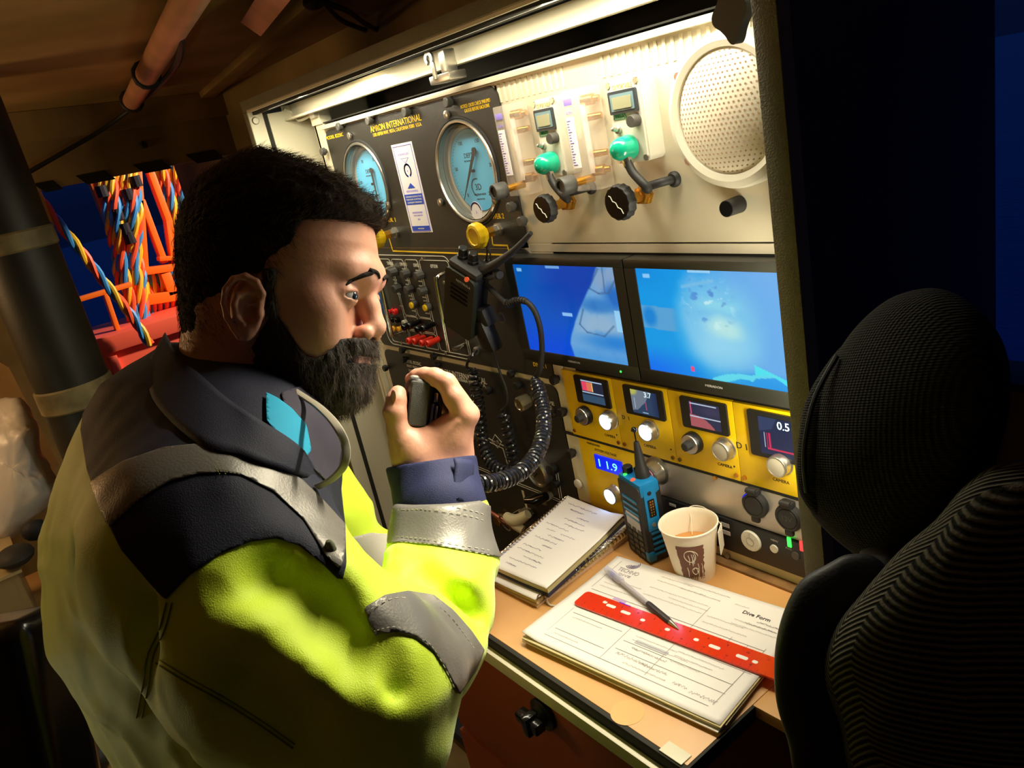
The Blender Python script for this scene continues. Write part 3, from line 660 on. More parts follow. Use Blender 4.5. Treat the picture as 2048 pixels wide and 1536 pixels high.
# certificate sticker
S0, S1 = onY(780, 286, yp), onY(866, 468, yp)
stx = thing('certificate_sticker', 'tall white and blue inspection sticker between the two blue dials', 'sticker', ((S0.x + S1.x) / 2, yp, S1.z))
w_ = onY(821, 280, yp).x - onY(780, 288, yp).x; h_ = .158; cx = (onY(801, 282, yp).x + onY(846, 469, yp).x) / 2; cz = (onY(801, 282, yp).z + onY(846, 469, yp).z) / 2
MB().box(cx - w_ / 2, cx + w_ / 2, yp - .0004, yp, cz - h_ / 2, cz + h_ / 2).build('sheet', 'sticker', stx)
t = MB(); ys = yp - .0004; top = cz + h_ / 2
for a, b, d_ in ((-.13, .13, 0),): pass
t.box(cx - w_ * .43, cx + w_ * .43, ys - .0003, ys, top - .107, top - .0885); t.box(cx - w_ * .43, cx + w_ * .43, ys - .0003, ys, top - .155, top - .146)
ringm(t, (cx + .001, top - .047), .0105, .0032, ys, -60, 250)
t.raw([(cx - .013, ys - .0004, top - .078), (cx + .013, ys - .0004, top - .078), (cx, ys - .0004, top - .069), (cx - .013, ys, top - .078), (cx + .013, ys, top - .078), (cx, ys, top - .069)], [(0, 1, 2), (0, 1, 4, 3), (1, 2, 5, 4), (2, 0, 3, 5)])
t.build('blue_print', mat('print_blue', (24, 72, 190), .5), stx)
t = MB()
for a, b in (((-.43, -.006), (.43, -.006)),): pass
rline(t, cx - w_ * .43, cx + w_ * .43, top - .155, top - .004, .001, .0006, ys)
t.text('KONTROLLERT', FM(cx, top - .019, ys), .0055); t.text('NESTE KONTROLL', FM(cx, top - .0835, ys), .005); t.text('3D', FM(cx, top - .048, ys), .004); t.text('DYKKERTEKNIKK', FM(cx, top - .122, ys), .0045); t.text('GAUGE CALIBRATION', FM(cx, top - .127, ys), .0032); t.text('8225', FM(cx, top - .134, ys), .004)
for a, b in (((-.013, -.0255), (.013, -.0255)), ((-.013, -.0255), (0, -.034)), ((.013, -.0255), (0, -.034))): seg(t, Vector((cx + a[0], ys, top + a[1])), Vector((cx + b[0], ys, top + b[1])), .0006, .0003)
t.build('fine_print', 'violet_ink', stx)
t = MB(); t.text('DEKNINGSGRAD FOR', FM(cx, top - .093, ys - .0003), .004, w_ * .75); t.text('PERIODISK KONTROLL', FM(cx, top - .098, ys - .0003), .004, w_ * .75); t.text('GODKJENT PRODUKT', FM(cx, top - .1035, ys - .0003), .004, w_ * .7); t.text('www.nk.no', FM(cx, top - .1505, ys - .0003), .0045)
t.build('white_print', 'white_ink', stx)
# ================================================================ intercom and valve panels
ip = thing('intercom_panel', 'black diver intercom panel with knob columns, plugs and two chrome handles', 'panel', (-1.3, -.002, 1.19))
x0, x1, z0, z1 = -1.5405, -.951, 1.0885, 1.3035
MB().prism(rrect(x1 - x0, z1 - z0, .016, 6, (x0 + x1) / 2, (z0 + z1) / 2), FM(0, 0, -.0002), .0032).build('plate', 'black_panel', ip)
yi = -.0036; t = MB()
def cpt(x, y): p = onY(x, y, yi); return p.x, p.z
ox0, ox1, oz0, oz1 = -1.50, cpt(908, 560)[0], cpt(885, 708)[1], cpt(820, 511)[1]
rline(t, ox0, ox1, oz0, oz1, .02, .0014, yi)
cx_ = [cpt(763, 560)[0] - .02, cpt(800, 600)[0], cpt(801.5, 600)[0] + .002, cpt(826, 600)[0], cpt(828, 600)[0] + .002, cpt(854, 600)[0], cpt(856, 600)[0] + .002, ox1 - .006]
zt_, zm_, zb_ = cpt(806, 519)[1], cpt(826, 632)[1], cpt(860, 700)[1]
for i in (0, 2, 4, 6):
    rline(t, cx_[i], cx_[i + 1], zb_ + .004 if i in (0, 6) else zm_, zt_, .007, .0011, yi)
for i in (2, 4):
    rline(t, cx_[i], cx_[i + 1], zm_ - .03, zm_ - .002, .005, .0011, yi); rline(t, cx_[i], cx_[i + 1], zb_ + .004, zm_ - .033, .005, .0011, yi)
for s, x, y in (('TENDER', 780, 527), ('DIVER 1', 807, 529), ('DIVER 2', 834, 531), ('OPTION', 868, 533)):
    a = cpt(x, y); t.text(s, FM(a[0], a[1], yi), .0095, .026 if s != 'OPTION' else .024, bold=.0)
for x, y in ((781, 536), (808, 538), (835, 541), (790, 560), (815, 561), (841, 563), (792, 567), (815, 569), (842, 572), (798, 588), (821, 592), (849, 595), (824, 599), (851, 602), (828, 622), (855, 627), (803, 612)):
    a = cpt(x, y); t.text('VOLUME' if y < 580 else 'PUSH TO TALK', FM(a[0], a[1], yi), .0034, .015)
t.build('lettering', 'white_ink', ip)
def rknob(x, y, root, r=.0085, h=.014, m='grey_knob', nm='knob'):
    p = onY(x, y, yi - h * .6); p.y = yi
    MB().lathe([(r * 1.05, 0), (r, .003), (r * .92, h), (r * .8, h + .001), (0, h + .001)], p, (0, -1, 0), 24, sq=lambda t: 1 + .04 * math.cos(9 * t)).build(nm, m, root)
for x, y in ((784, 545), (809, 548), (836, 551), (792, 577), (816, 579), (843, 582)): rknob(x, y, ip)
for x, y in ((825, 610), (852, 615)):
    p = onY(x, y, yi - .008); p.y = yi
    o_ = MB().lathe([(.0088, 0), (.0088, .007), (.0075, .009)], p, (0, -1, 0), 24).build('push_button', 'grey_knob', ip)
    MB().lathe([(.0066, .009), (.0062, .0125), (0, .013)], p, (0, -1, 0), 20).build('button_cap', 'yellow_paint', o_)
mat('jack_red', (225, 40, 40), .3); mat('jack_yellow', (240, 180, 50), .3)
for (x, y), m in (((779, 622), 'jack_red'), ((788.5, 624), 'jack_red'), ((784.5, 640), 'black_gloss'), ((793, 641), 'black_gloss'), ((788, 657), 'jack_yellow'), ((798, 658.5), 'jack_yellow'), ((808, 646), 'white_plastic')):
    p = onY(x, y, yi - .006); p.y = yi; MB().lathe([(.0062, 0), (.0062, .008), (.0045, .009), (.0026, .009), (.0026, .004)], p, (0, -1, 0), 16).build('jack_socket', m, ip)
for (x, y), m in (((819, 650), 'black_gloss'), ((830, 647), 'black_gloss'), ((846, 654), 'black_gloss'), ((858, 652), 'black_gloss'), ((829, 677), 'jack_red2'), ((840, 678), 'jack_red2'), ((855, 681), 'jack_red2'), ((868, 682), 'jack_red2')):
    if m not in MATS: mat(m, (240, 50, 28), .45)
    p = onY(x + 6, y - 3, yi - .004); p.y = yi; MB().lathe([(.0055, 0), (.0058, .014), (.0068, .016), (.0070, .026), (.006, .028), (.003, .028), (.003, .024)], p, (0, -1, -.05), 16).build('banana_plug', m, ip)
def handle(a, b, root, off=.034):
    A, B = onY(*a, yi), onY(*b, yi); v = (B - A); o = Vector((0, -off, 0)); r = .012
    d = v.normalized(); P = [A, A + o * .65, A + o * .93 + d * r * .35, A + o + d * r, B + o - d * r, B + o * .93 - d * r * .35, B + o * .65, B]
    MB().tube(smooth_path(P, 5), .0042, 12).build('handle', 'chrome', root)
handle((903, 543), (928, 690), ip); handle((786, 535), (812, 662), ip)
screw_parts(ip, [(845, 518), (889, 565), (804, 686), (892, 706)], yi, .0035, .002, 'steel', 'panel_screw')
screw_parts(ip, [(810, 698), (873, 710), (1028, 745)], yi, .0072, .012)
pc = onY(768, 585, -.03); mb = MB(); mb.box(pc.x - .016, pc.x + .012, -.034, -.026, pc.z - .035, pc.z + .03, .006); pt_ = thing('cable_pouch', 'grey fabric flap with a blue edge hanging on the intercom panel by his brow', 'pouch', pc)
mb.build('flap', mat('grey_fabric', (92, 94, 84), .9), pt_); MB().box(pc.x - .018, pc.x - .008, -.0365, -.034, pc.z - .045, pc.z + .0, .002).build('edge', mat('blue_fabric', (30, 110, 200), .7), pt_)
# --- lower valve panel
vp = thing('valve_panel', 'black gas inlet valve panel with white flow lines below the intercom', 'panel', (-1.25, -.002, .9))
z0, z1 = .60, 1.0775
MB().prism(rrect(x1 - x0, z1 - z0, .018, 6, (x0 + x1) / 2, (z0 + z1) / 2), FM(0, 0, -.0002), .0032).build('plate', 'black_panel', vp)
b = MB(); b.box(-1.5445, -.951, .0, .003, .45, 1.305); b.box(-.955, -.9, .0005, .003, .45, 1.32); b.box(-1.5445, -.955, -.001, 0, 1.079, 1.087); b.build('backing_plate', 'cream', vp)
t = MB()
ptext(t, 'MODEL 8225IC', 808, 721, 842, 729, yi, .010); ptext(t, 'INLET PRESSURE', 814, 731, 842, 738, yi, .008); ptext(t, '3000 PSI MAX', 817, 740, 843, 747, yi, .008)
ptext(t, 'AMRON INTERNATIONAL', 872, 739, 973, 765, yi, .0165); ptext(t, 'VISTA, CALIFORNIA 92081  U.S.A.', 885, 750, 972, 774, yi, .009)
ptext(t, 'REMOVE', 1065, 797, 1108, 809, yi, .009); ptext(t, 'VALVE', 1074, 808, 1104, 817, yi, .009)
for P_ in ([(975, 875), (987, 882), (1011, 893), (1023, 938)], [(971, 879), (985, 887), (1006, 897), (1018, 938)], [(930, 922), (996, 950), (1034, 965), (1088, 986), (1122, 1001)], [(930, 926), (996, 954), (1034, 969), (1088, 990), (1122, 1005)], [(1112, 947), (1120, 996)], [(1116, 946), (1124, 996)], [(990, 869), (984, 882), (996, 896), (1003, 884), (990, 869)], [(935, 862), (960, 872)], [(935, 866), (958, 876)], [(1020, 1030), (1040, 1018)]): line(t, P_, .0009, yi)
t.build('lettering', 'white_ink', vp)
t = MB(); line(t, [(1046, 984), (1054, 1016)], .006, yi); t.build('level_mark', 'cream', vp)
screw_parts(vp, [(813, 717), (878, 729), (776, 734), (982, 779), (1041, 768), (1113, 823), (1118, 965)], yi, .0072, .012)
p = onY(1056, 800, yi); MB().lathe([(.012, 0), (.013, .004), (.013, .020), (.011, .022), (.009, .022), (.008, .020)], p, (0, -1, -.05), 18, sq=lambda t: 1 + .05 * math.cos(9 * t)).build('nut_cap', mat('aged_nickel', (150, 138, 112), .35, metal=.8), vp)
for x, y in ((996, 884),): p = onY(x, y, yi); MB().lathe([(.004, 0), (.004, .004)], p, (0, -1, 0), 16).build('relief_port', 'aged_nickel', vp)
p = onY(941, 873, yi - .01); MB().box(p.x - .016, p.x + .012, yi - .014, yi, p.z - .006, p.z + .006, .003).build('lever', 'aged_nickel', vp)
p = onY(1078, 945, yi - .01); p.y = yi
g = MB().lathe([(.026, 0), (.027, .01), (.0265, .016), (.024, .018), (.0235, .014)], p, (0, -1, 0), 48).build('pressure_gauge', 'steel', vp)
MB().lathe([(.0235, .012), (.0235, .0135)], p, (0, -1, 0), 48).build('dial', mat('dial_cream', (205, 192, 160), .5), g)
t = MB()
for i in range(15): a = math.radians(225 - 270 * i / 14); seg(t, p + Vector((.017 * math.cos(a), -.0137, .017 * math.sin(a))), p + Vector((.021 * math.cos(a), -.0137, .021 * math.sin(a))), .0006)
t.text('PSI', FM(p.x, p.z - .008, yi - .0137), .006); seg(t, p + Vector((0, -.014, 0)), p + Vector((-.012, -.014, -.01)), .0012); t.build('markings', 'black_ink', g)
def reg(px, py, r, h, m, nm, ax=(0, -1, 0), seg_=24, y=yi): p = onY(px, py, y); return MB().lathe([(r * .7, 0), (r * .7, h * .3), (r, h * .32), (r, h * .9), (r * .85, h)], p, ax, seg_).build(nm, m, vp)
reg(1109, 935, .011, .012, 'black_plastic', 'selector_knob'); reg(1101, 990, .013, .02, 'aged_nickel', 'hex_nut', seg_=6); reg(1062, 1024, .014, .024, 'aged_nickel', 'hex_nut', seg_=6); reg(1008, 1034, .012, .02, 'brass', 'hex_nut', seg_=6)
A = onY(1092, 992, -.035); B = onY(1052, 1000, -.05); MB().tube([A, A.lerp(B, .5) + Vector((0, 0, -.004)), B], [.008, .011, .007], 12).build('valve_lever', 'black_gloss', vp)
A = onY(1048, 1030, -.05); B = onY(1016, 1040, -.05)
mb = MB(); mb.tube(smooth_path([onY(1012, 1032, -.055), onY(1024, 1040, -.055), onY(1036, 1040, -.05), onY(1056, 1028, -.04)]), [.008 + .004 * math.sin(i / 24 * PI) for i in range(25)], 14); mb.tube(smooth_path([onY(1022, 1036, -.055), onY(1030, 1050, -.055), onY(1046, 1060, -.05)]), .008, 12); mb.build('wing_knob', mat('ivory_plastic', (226, 214, 176), .4), vp)
P_ = onY(1010, 1046, -.03); MB().tube([P_ + Vector((.014 * math.cos(a), -.004 * math.sin(a), .018 * math.sin(a))) for a in np.linspace(0, 2 * PI, 24, endpoint=False)], .0016, 8, closed=True).build('pull_ring', 'steel', vp)
MB().tube(smooth_path([onY(975, 1020, -.03), onY(1005, 1040, -.03), onY(1030, 1058, -.02)]), .004).build('copper_pipe', mat('copper', (150, 84, 62), .35, metal=.6), vp)
# --- right rack: ears and empty backing
rk = thing('right_rack', 'cream rack rails carrying the yellow monitor modules right of the black panels', 'rack', (-.7, .0, 1.0))
b = MB(); b.box(-.948, -.9265, -.0035, 0, .9995, 1.118, .0005); b.box(-.948, -.915, -.0035, 0, .872, .998, .0005); b.build('rack_ear', 'cream', rk)
b = MB(); b.box(-.9, XR + .01, .002, .006, .862, 1.30); b.build('rack_back', 'inner_dark', rk)
b = MB(); b.box(-.79, XR + .01, -.0035, 0, .868, .886, .0005); b.build('kick_strip', 'cream', rk)
screw_parts(rk, [(1116, 756), (1131, 821), (1149, 903)], -.0035, .0082, .014)
screw_parts(rk, [(1159, 966)], -.0035, .0082, .006, 'white_plastic', 'white_screw')
p = onY(1457, 1110, -.0035); MB().lathe([(.004, 0), (.004, .004)], p, (0, -1, 0), 14).build('bolt', 'steel', rk)
# ---- displays
def smoothstep(a, b, x): t = np.clip((x - a) / (b - a), 0, 1); return t * t * (3 - 2 * t)
def fbm(u, v, f, seed):
    return np.array([noise.fractal(Vector((a * f, b * f, seed)), 1, 2, 5) for a, b in zip(u.ravel(), v.ravel())]).reshape(u.shape)
def screen(name, x0, x1, z0, z1, y, fn, nx, nz, parent, strength=1.0):
    u, v = np.meshgrid(np.linspace(0, 1, nx), np.linspace(0, 1, nz))       # v down
    col = fn(u, v)                                                           # (nz,nx,3) 0..255
    me = bpy.data.meshes.new(name)
    V = np.stack([x0 + (x1 - x0) * u, np.full_like(u, y), z1 - (z1 - z0) * v], -1).reshape(-1, 3)
    F = [(j * nx + i, (j + 1) * nx + i, (j + 1) * nx + i + 1, j * nx + i + 1) for j in range(nz - 1) for i in range(nx - 1)]
    me.from_pydata(V.tolist(), [], F)
    c = np.clip(col.reshape(-1, 3) / 255, 0, 1); c = np.where(c <= .04045, c / 12.92, ((c + .055) / 1.055) ** 2.4)
    at = me.color_attributes.new('screen', 'FLOAT_COLOR', 'POINT'); at.data.foreach_set('color', np.concatenate([c, np.ones((len(c), 1))], 1).astype(np.float32).ravel())
    key = 'display_%g' % strength
    if key not in MATS:
        m = bpy.data.materials.new(key); m.use_nodes = True; b = m.node_tree.nodes['Principled BSDF']; b.inputs['Base Color'].default_value = (.004, .004, .005, 1); b.inputs['Roughness'].default_value = .25
        a = m.node_tree.nodes.new('ShaderNodeAttribute'); a.attribute_name = 'screen'; m.node_tree.links.new(a.outputs['Color'], b.inputs['Emission Color']); b.inputs['Emission Strength'].default_value = strength; MATS[key] = m
    return link(name, me, key, parent, 0)
def mixc(c, col, m): return c * (1 - m[..., None]) + np.array(col, float) * m[..., None]
def blob(u, v, cu, cv, ru, rv, s=.5): return 1 - smoothstep(1 - s, 1 + s, np.hypot((u - cu) / ru, (v - cv) / rv))
def poly_mask(u, v, P):
    inside = np.zeros(u.shape, bool); n = len(P)
    for i in range(n):
        (xa, ya), (xb, yb) = P[i], P[(i + 1) % n]
        c = ((ya > v) != (yb > v)) & (u < (xb - xa) * (v - ya) / (yb - ya + 1e-12) + xa); inside ^= c
    return inside.astype(float)
def scr_left(u, v):
    c = np.zeros(u.shape + (3,)); c[:] = (4, 84, 186); c = mixc(c, (2, 62, 170), blob(u, v, .7, .12, .5, .35, .8)); c = mixc(c, (2, 74, 214), smoothstep(.45, 1, v)); c = mixc(c, (6, 96, 176), smoothstep(.5, 0, u) * smoothstep(.6, 0, v) * .6)
    n1 = fbm(u, v, 3.2, 1.7); n2 = fbm(u, v * .6, 7, 4.1)
    edge = np.interp(v.ravel(), [0, .15, .3, .45, .6, .75, .85, 1], [.855, .79, .71, .63, .56, .50, .47, .485]).reshape(u.shape) + .008 * n1
    m = smoothstep(edge - .012, edge + .012, u)
    cl = np.zeros_like(c); cl[:] = (104, 162, 214); cl = mixc(cl, (140, 176, 206), blob(u, v, .78, .62, .22, .16, .7)); cl = mixc(cl, (130, 160, 196), blob(u, v, .93, .12, .14, .16, .6))
    cl = mixc(cl, (36, 112, 188), blob(u, v, .80, .40, .15, .07, .6) * .9); cl = mixc(cl, (24, 100, 190), blob(u, v, .97, .30, .09, .12, .6) * .9); cl = mixc(cl, (20, 120, 210), blob(u, v, .9, .78, .25, .08, .8) * .8)
    cl = mixc(cl, (60, 144, 216), smoothstep(.82, 1, v) * .7); cl = mixc(cl, (70, 140, 206), smoothstep(.0, .5, n2) * .35)
    for P, w in (([(.86, .02), (.75, .22), (.83, .27), (.92, .26), (1, .12)], .006), ([(.66, .45), (.60, .62), (.66, .70), (.82, .72), (.92, .6)], .005), ([(.9, 0), (.89, .25)], .004)):
        for (a, b), (d, e) in zip(P, P[1:]):
            L2 = (d - a) ** 2 + (e - b) ** 2; t = np.clip(((u - a) * (d - a) + (v - b) * (e - b)) / L2, 0, 1); dist = np.hypot(u - a - t * (d - a), v - b - t * (e - b)); cl = mixc(cl, (60, 96, 140), (1 - smoothstep(w, w * 2.2, dist)) * .6)
    c = c * (1 - m[..., None]) + cl * m[..., None]
    for a, b, d, e, col in ((.03, .085, .045, .08, (140, 200, 240)), (.355, .495, .0, .03, (120, 175, 225)), (.44, .54, .51, .545, (150, 200, 245)), (.945, 1, .435, .655, (150, 208, 245))):
        c = mixc(c, col, ((u > a) & (u < b) & (v > (d if d < e else e)) & (v < (e if d < e else d))).astype(float) * .9)
    return c
def scr_right(u, v):
    c = np.zeros(u.shape + (3,)); c[:] = (6, 150, 226); c = mixc(c, (4, 110, 236), smoothstep(.7, 1, v) * smoothstep(.6, 0, u)); c = mixc(c, (2, 138, 220), smoothstep(.3, .0, v) * smoothstep(.4, 0, u))
    n1 = fbm(u, v * .65, 4, 9.1); n2 = fbm(u, v, 14, 3.3)
    uu = u + .03 * n1; vv = v + .04 * n1
    c = mixc(c, (96, 168, 232), smoothstep(.35, .62, uu + .1 * n1) * (1 - smoothstep(.85, .99, v + .1 * (1 - u))))
    c = mixc(c, (112, 190, 232), blob(uu, vv, .55, .5, .27, .42, .35)); c = mixc(c, (140, 206, 236), blob(uu, vv, .56, .66, .16, .16, .8))
    c = mixc(c, (176, 224, 226), blob(uu, vv, .585, .49, .10, .09, .8)); c = mixc(c, (140, 214, 232), blob(uu, vv, .56, .3, .12, .05, .8) * .7)
    c = mixc(c, (70, 130, 205), smoothstep(.35, .6, n2) * blob(uu, vv, .50, .27, .12, .22, .6) * .8); c = mixc(c, (210, 240, 245), smoothstep(.45, .6, -n2) * blob(uu, vv, .5, .3, .13, .22, .6) * .7)
    m = ((u > -.1) & (u < .285) & (v > .35 + .06 * u) & (v < .575 + .03 * u)).astype(float) * (1 - smoothstep(.22, .30, u)); c = mixc(c, (92, 160, 208), m * .9); c = mixc(c, (20, 130, 210), blob(u, v, .06, .46, .05, .09, .5) * m)
    c = mixc(c, (120, 186, 226), (1 - smoothstep(.008, .02, np.abs(v - (.155 - .3 * (u - .33))))) * ((u > .33) & (u < .56)) * .8)
    c = mixc(c, (70, 220, 236), poly_mask(u, v, [(.76, .80), (1.01, .93), (1.01, 1.0), (.86, .88), (.76, .90)])); c = mixc(c, (90, 214, 234), poly_mask(u, v, [(.47, .985), (.56, .93), (.62, .91), (.74, .90), (.88, .87), (.885, .895), (.76, .925), (.74, .955), (.66, .95), (.60, .985), (.55, 1.01), (.47, 1.01)]) * .95)
    c = mixc(c, (24, 150, 232), poly_mask(u, v, [(.88, .89), (1.01, 1.0), (1.01, 1.02), (.70, 1.02), (.76, .93)]) * .6)
    c = mixc(c, (235, 70, 120), ((np.abs(u - .335) < .013) & (np.abs(v - .925) < .022)).astype(float))
    c = mixc(c, (150, 205, 245), ((u > .05) & (u < .105) & (v > .05) & (v < .085)).astype(float) * .9); c = mixc(c, (170, 215, 245), ((u > .385) & (u < .54) & (v < .022)).astype(float) * .8 * (n2 > -.1))
    return c
def monitor(A, B, S0, S1, fn, lab, nx=170, nz=110):
    y = -.024; r = thing('display_monitor', lab, 'monitor', ((A[0] + B[0]) / 2, 0, B[1]))
    x0, z1, x1, z0 = *A, *B; sx0, sz1, sx1, sz0 = *S0, *S1; b = MB()
    b.box(x0, x1, y, 0, sz1, z1, .001); b.box(x0, x1, y, 0, z0, sz0, .001); b.box(x0, sx0, y, 0, sz0, sz1); b.box(sx1, x1, y, 0, sz0, sz1); b.box(x0, x1, -.01, 0, z0, z1); b.build('housing', 'monitor_black', r)
    screen('screen', sx0, sx1, sz0, sz1, y + .0015, fn, nx, nz, r, 1.0)
    mb = MB(); mb.text('MERIADON', FM((x0 + x1) / 2 - .005, (z0 + sz0) / 2 + .001, y), .0042, .026); mb.build('maker_mark', 'pale_ink', r); return r
def XZ(px, py, y): p = onY(px, py, y); return (p.x, p.z)
ym = -.024
A, B = XZ(1006, 514, ym), XZ(1281, 762, ym); S0, S1 = XZ(1024, 529, ym), XZ(1257, 732, ym)
W_ = B[0] - A[0]
m1 = monitor(A, B, S0, S1, scr_left, 'black monitor showing a grey suited figure on deep blue, left of the two')
A2 = (B[0] + .002, A[1]); B2 = (A2[0] + W_, B[1]); S2 = (A2[0] + S0[0] - A[0], S0[1]); S3 = (S2[0] + S1[0] - S0[0], S1[1])
m2 = monitor(A2, B2, S2, S3, scr_right, 'black monitor showing a pale cloud of silt in blue water, beside the grey pillar')
for dx, m in ((.222, 'led_green'), (.231, 'inner_dark')): MB().lathe([(.0016, 0), (.0016, .0006)], (A[0] + dx, ym, B[1] + .009), (0, -1, 0), 10).build('status_light', m, m1)
p = onY(1078, 732, yi - .002); t = MB(); t.text('DIVER 1', FM(p.x, p.z, yi), .0095, .033); t.build('lettering', 'yellow_ink', ip)
# ---- yellow camera modules
def numtext(s, x, z, y, h, m, par, w=None): mb = MB(); mb.text(s, FM(x, z, y), h, w); return mb.build('readout', m, par)
mat('readout_white', (190, 215, 235), .5, emit=(200, 225, 240), es=1); mat('readout_cyan', (120, 220, 255), .5, emit=(110, 215, 255), es=1.6)
def lcdA(u, v):
    c = np.zeros(u.shape + (3,)); c[:] = (30, 40, 62); c = mixc(c, (235, 70, 100), ((u > .04) & (u < .27) & (v > .1) & (v < .5)).astype(float)); c = mixc(c, (225, 120, 90), ((u >= .27) & (u < .5) & (v > .1) & (v < .5)).astype(float))
    c = mixc(c, (250, 220, 110), ((u >= .5) & (u < .54) & (v > .1) & (v < .5)).astype(float)); c = mixc(c, (48, 78, 104), (v > .66).astype(float)); c = mixc(c, (190, 215, 240), (((np.abs(v - .06) < .025) | (np.abs(v - .56) < .018))).astype(float) * (u > .03) * (u < .97)); return c
def lcdB(u, v):
    c = np.zeros(u.shape + (3,)); c[:] = (40, 66, 96); c = mixc(c, (112, 124, 140), poly_mask(u, v, [(0, .0), (.75, 0), (.55, .45), (.2, .85), (0, .9)])); c = mixc(c, (186, 186, 90), blob(u, v, .05, .03, .2, .2, .4)); c = mixc(c, (20, 40, 80), smoothstep(.7, 1, u) * .7)
    c = mixc(c, (180, 70, 110), ((np.abs(u - .55) < .015) & (v > .45) & (v < .8)).astype(float)); c = mixc(c, (200, 215, 230), ((np.abs(u - .12) < .012) & (v > .35) & (v < .8)).astype(float)); c = mixc(c, (150, 180, 210), ((v > .9) & (v < .94) & (u > .38) & (u < .6)).astype(float)); return c
def lcdC(u, v):
    c = np.zeros(u.shape + (3,)); c[:] = (34, 44, 74); c = mixc(c, (170, 88, 96), poly_mask(u, v, [(0, .5), (.3, .55), (.55, .68), (.75, .9), (.8, 1.01), (0, 1.01)])); c = mixc(c, (235, 80, 120), ((np.abs(u - .06) < .015) & (v > .0) & (v < .5)).astype(float))
    c = mixc(c, (196, 212, 232), (((np.abs(v - .07) < .022) & (u > .05) & (u < .9)) | ((np.abs(v - .58) < .018))).astype(float)); c = mixc(c, (60, 60, 96), blob(u, v, .7, .3, .3, .15, .6) * .5); return c
def lcdD(u, v):
    c = np.zeros(u.shape + (3,)); c[:] = (26, 40, 76); c = mixc(c, (46, 62, 100), poly_mask(u, v, [(0, 0), (.5, 0), (.35, .3), (0, .4)])); c = mixc(c, (225, 40, 90), (((np.abs(u - .2) < .012) | (np.abs(u - .27) < .02)) & (v > .42) & (v < .82)).astype(float)); c = mixc(c, (225, 50, 90), ((np.abs(v - .84) < .012) & (u > .2)).astype(float))
    c = mixc(c, (210, 220, 230), ((np.abs(u - .14) < .01) & (v > .42) & (v < .82)).astype(float)); return c
bx = [-.9262, -.8135, -.7060, -.5985, -.4890]; zr0, zr1 = .9995, 1.112
labs = ['yellow camera module with a red and orange bar chart on its display', 'yellow camera module whose display reads 3.7', 'yellow camera module with a pinkish picture on its display and a dial knob', 'yellow depth monitor module whose display reads 0.5, by the grey pillar']
spec = [((1146, 749), (1223, 819), (1160, 757), (1209, 808), lcdA, (1165, 833), (1211, 844), 1), ((1244, 768), (1332, 844), (1258, 778), (1316, 834), lcdB, None, (1291, 865), 1), ((1358, 791), (1459, 874), (1376, 801), (1441, 863), lcdC, (1381, 888), (1441, 903), 0), ((1493, 817), (1600, 900), (1512, 828), (1588, 888), lcdD, None, (1553, 934), 0)]
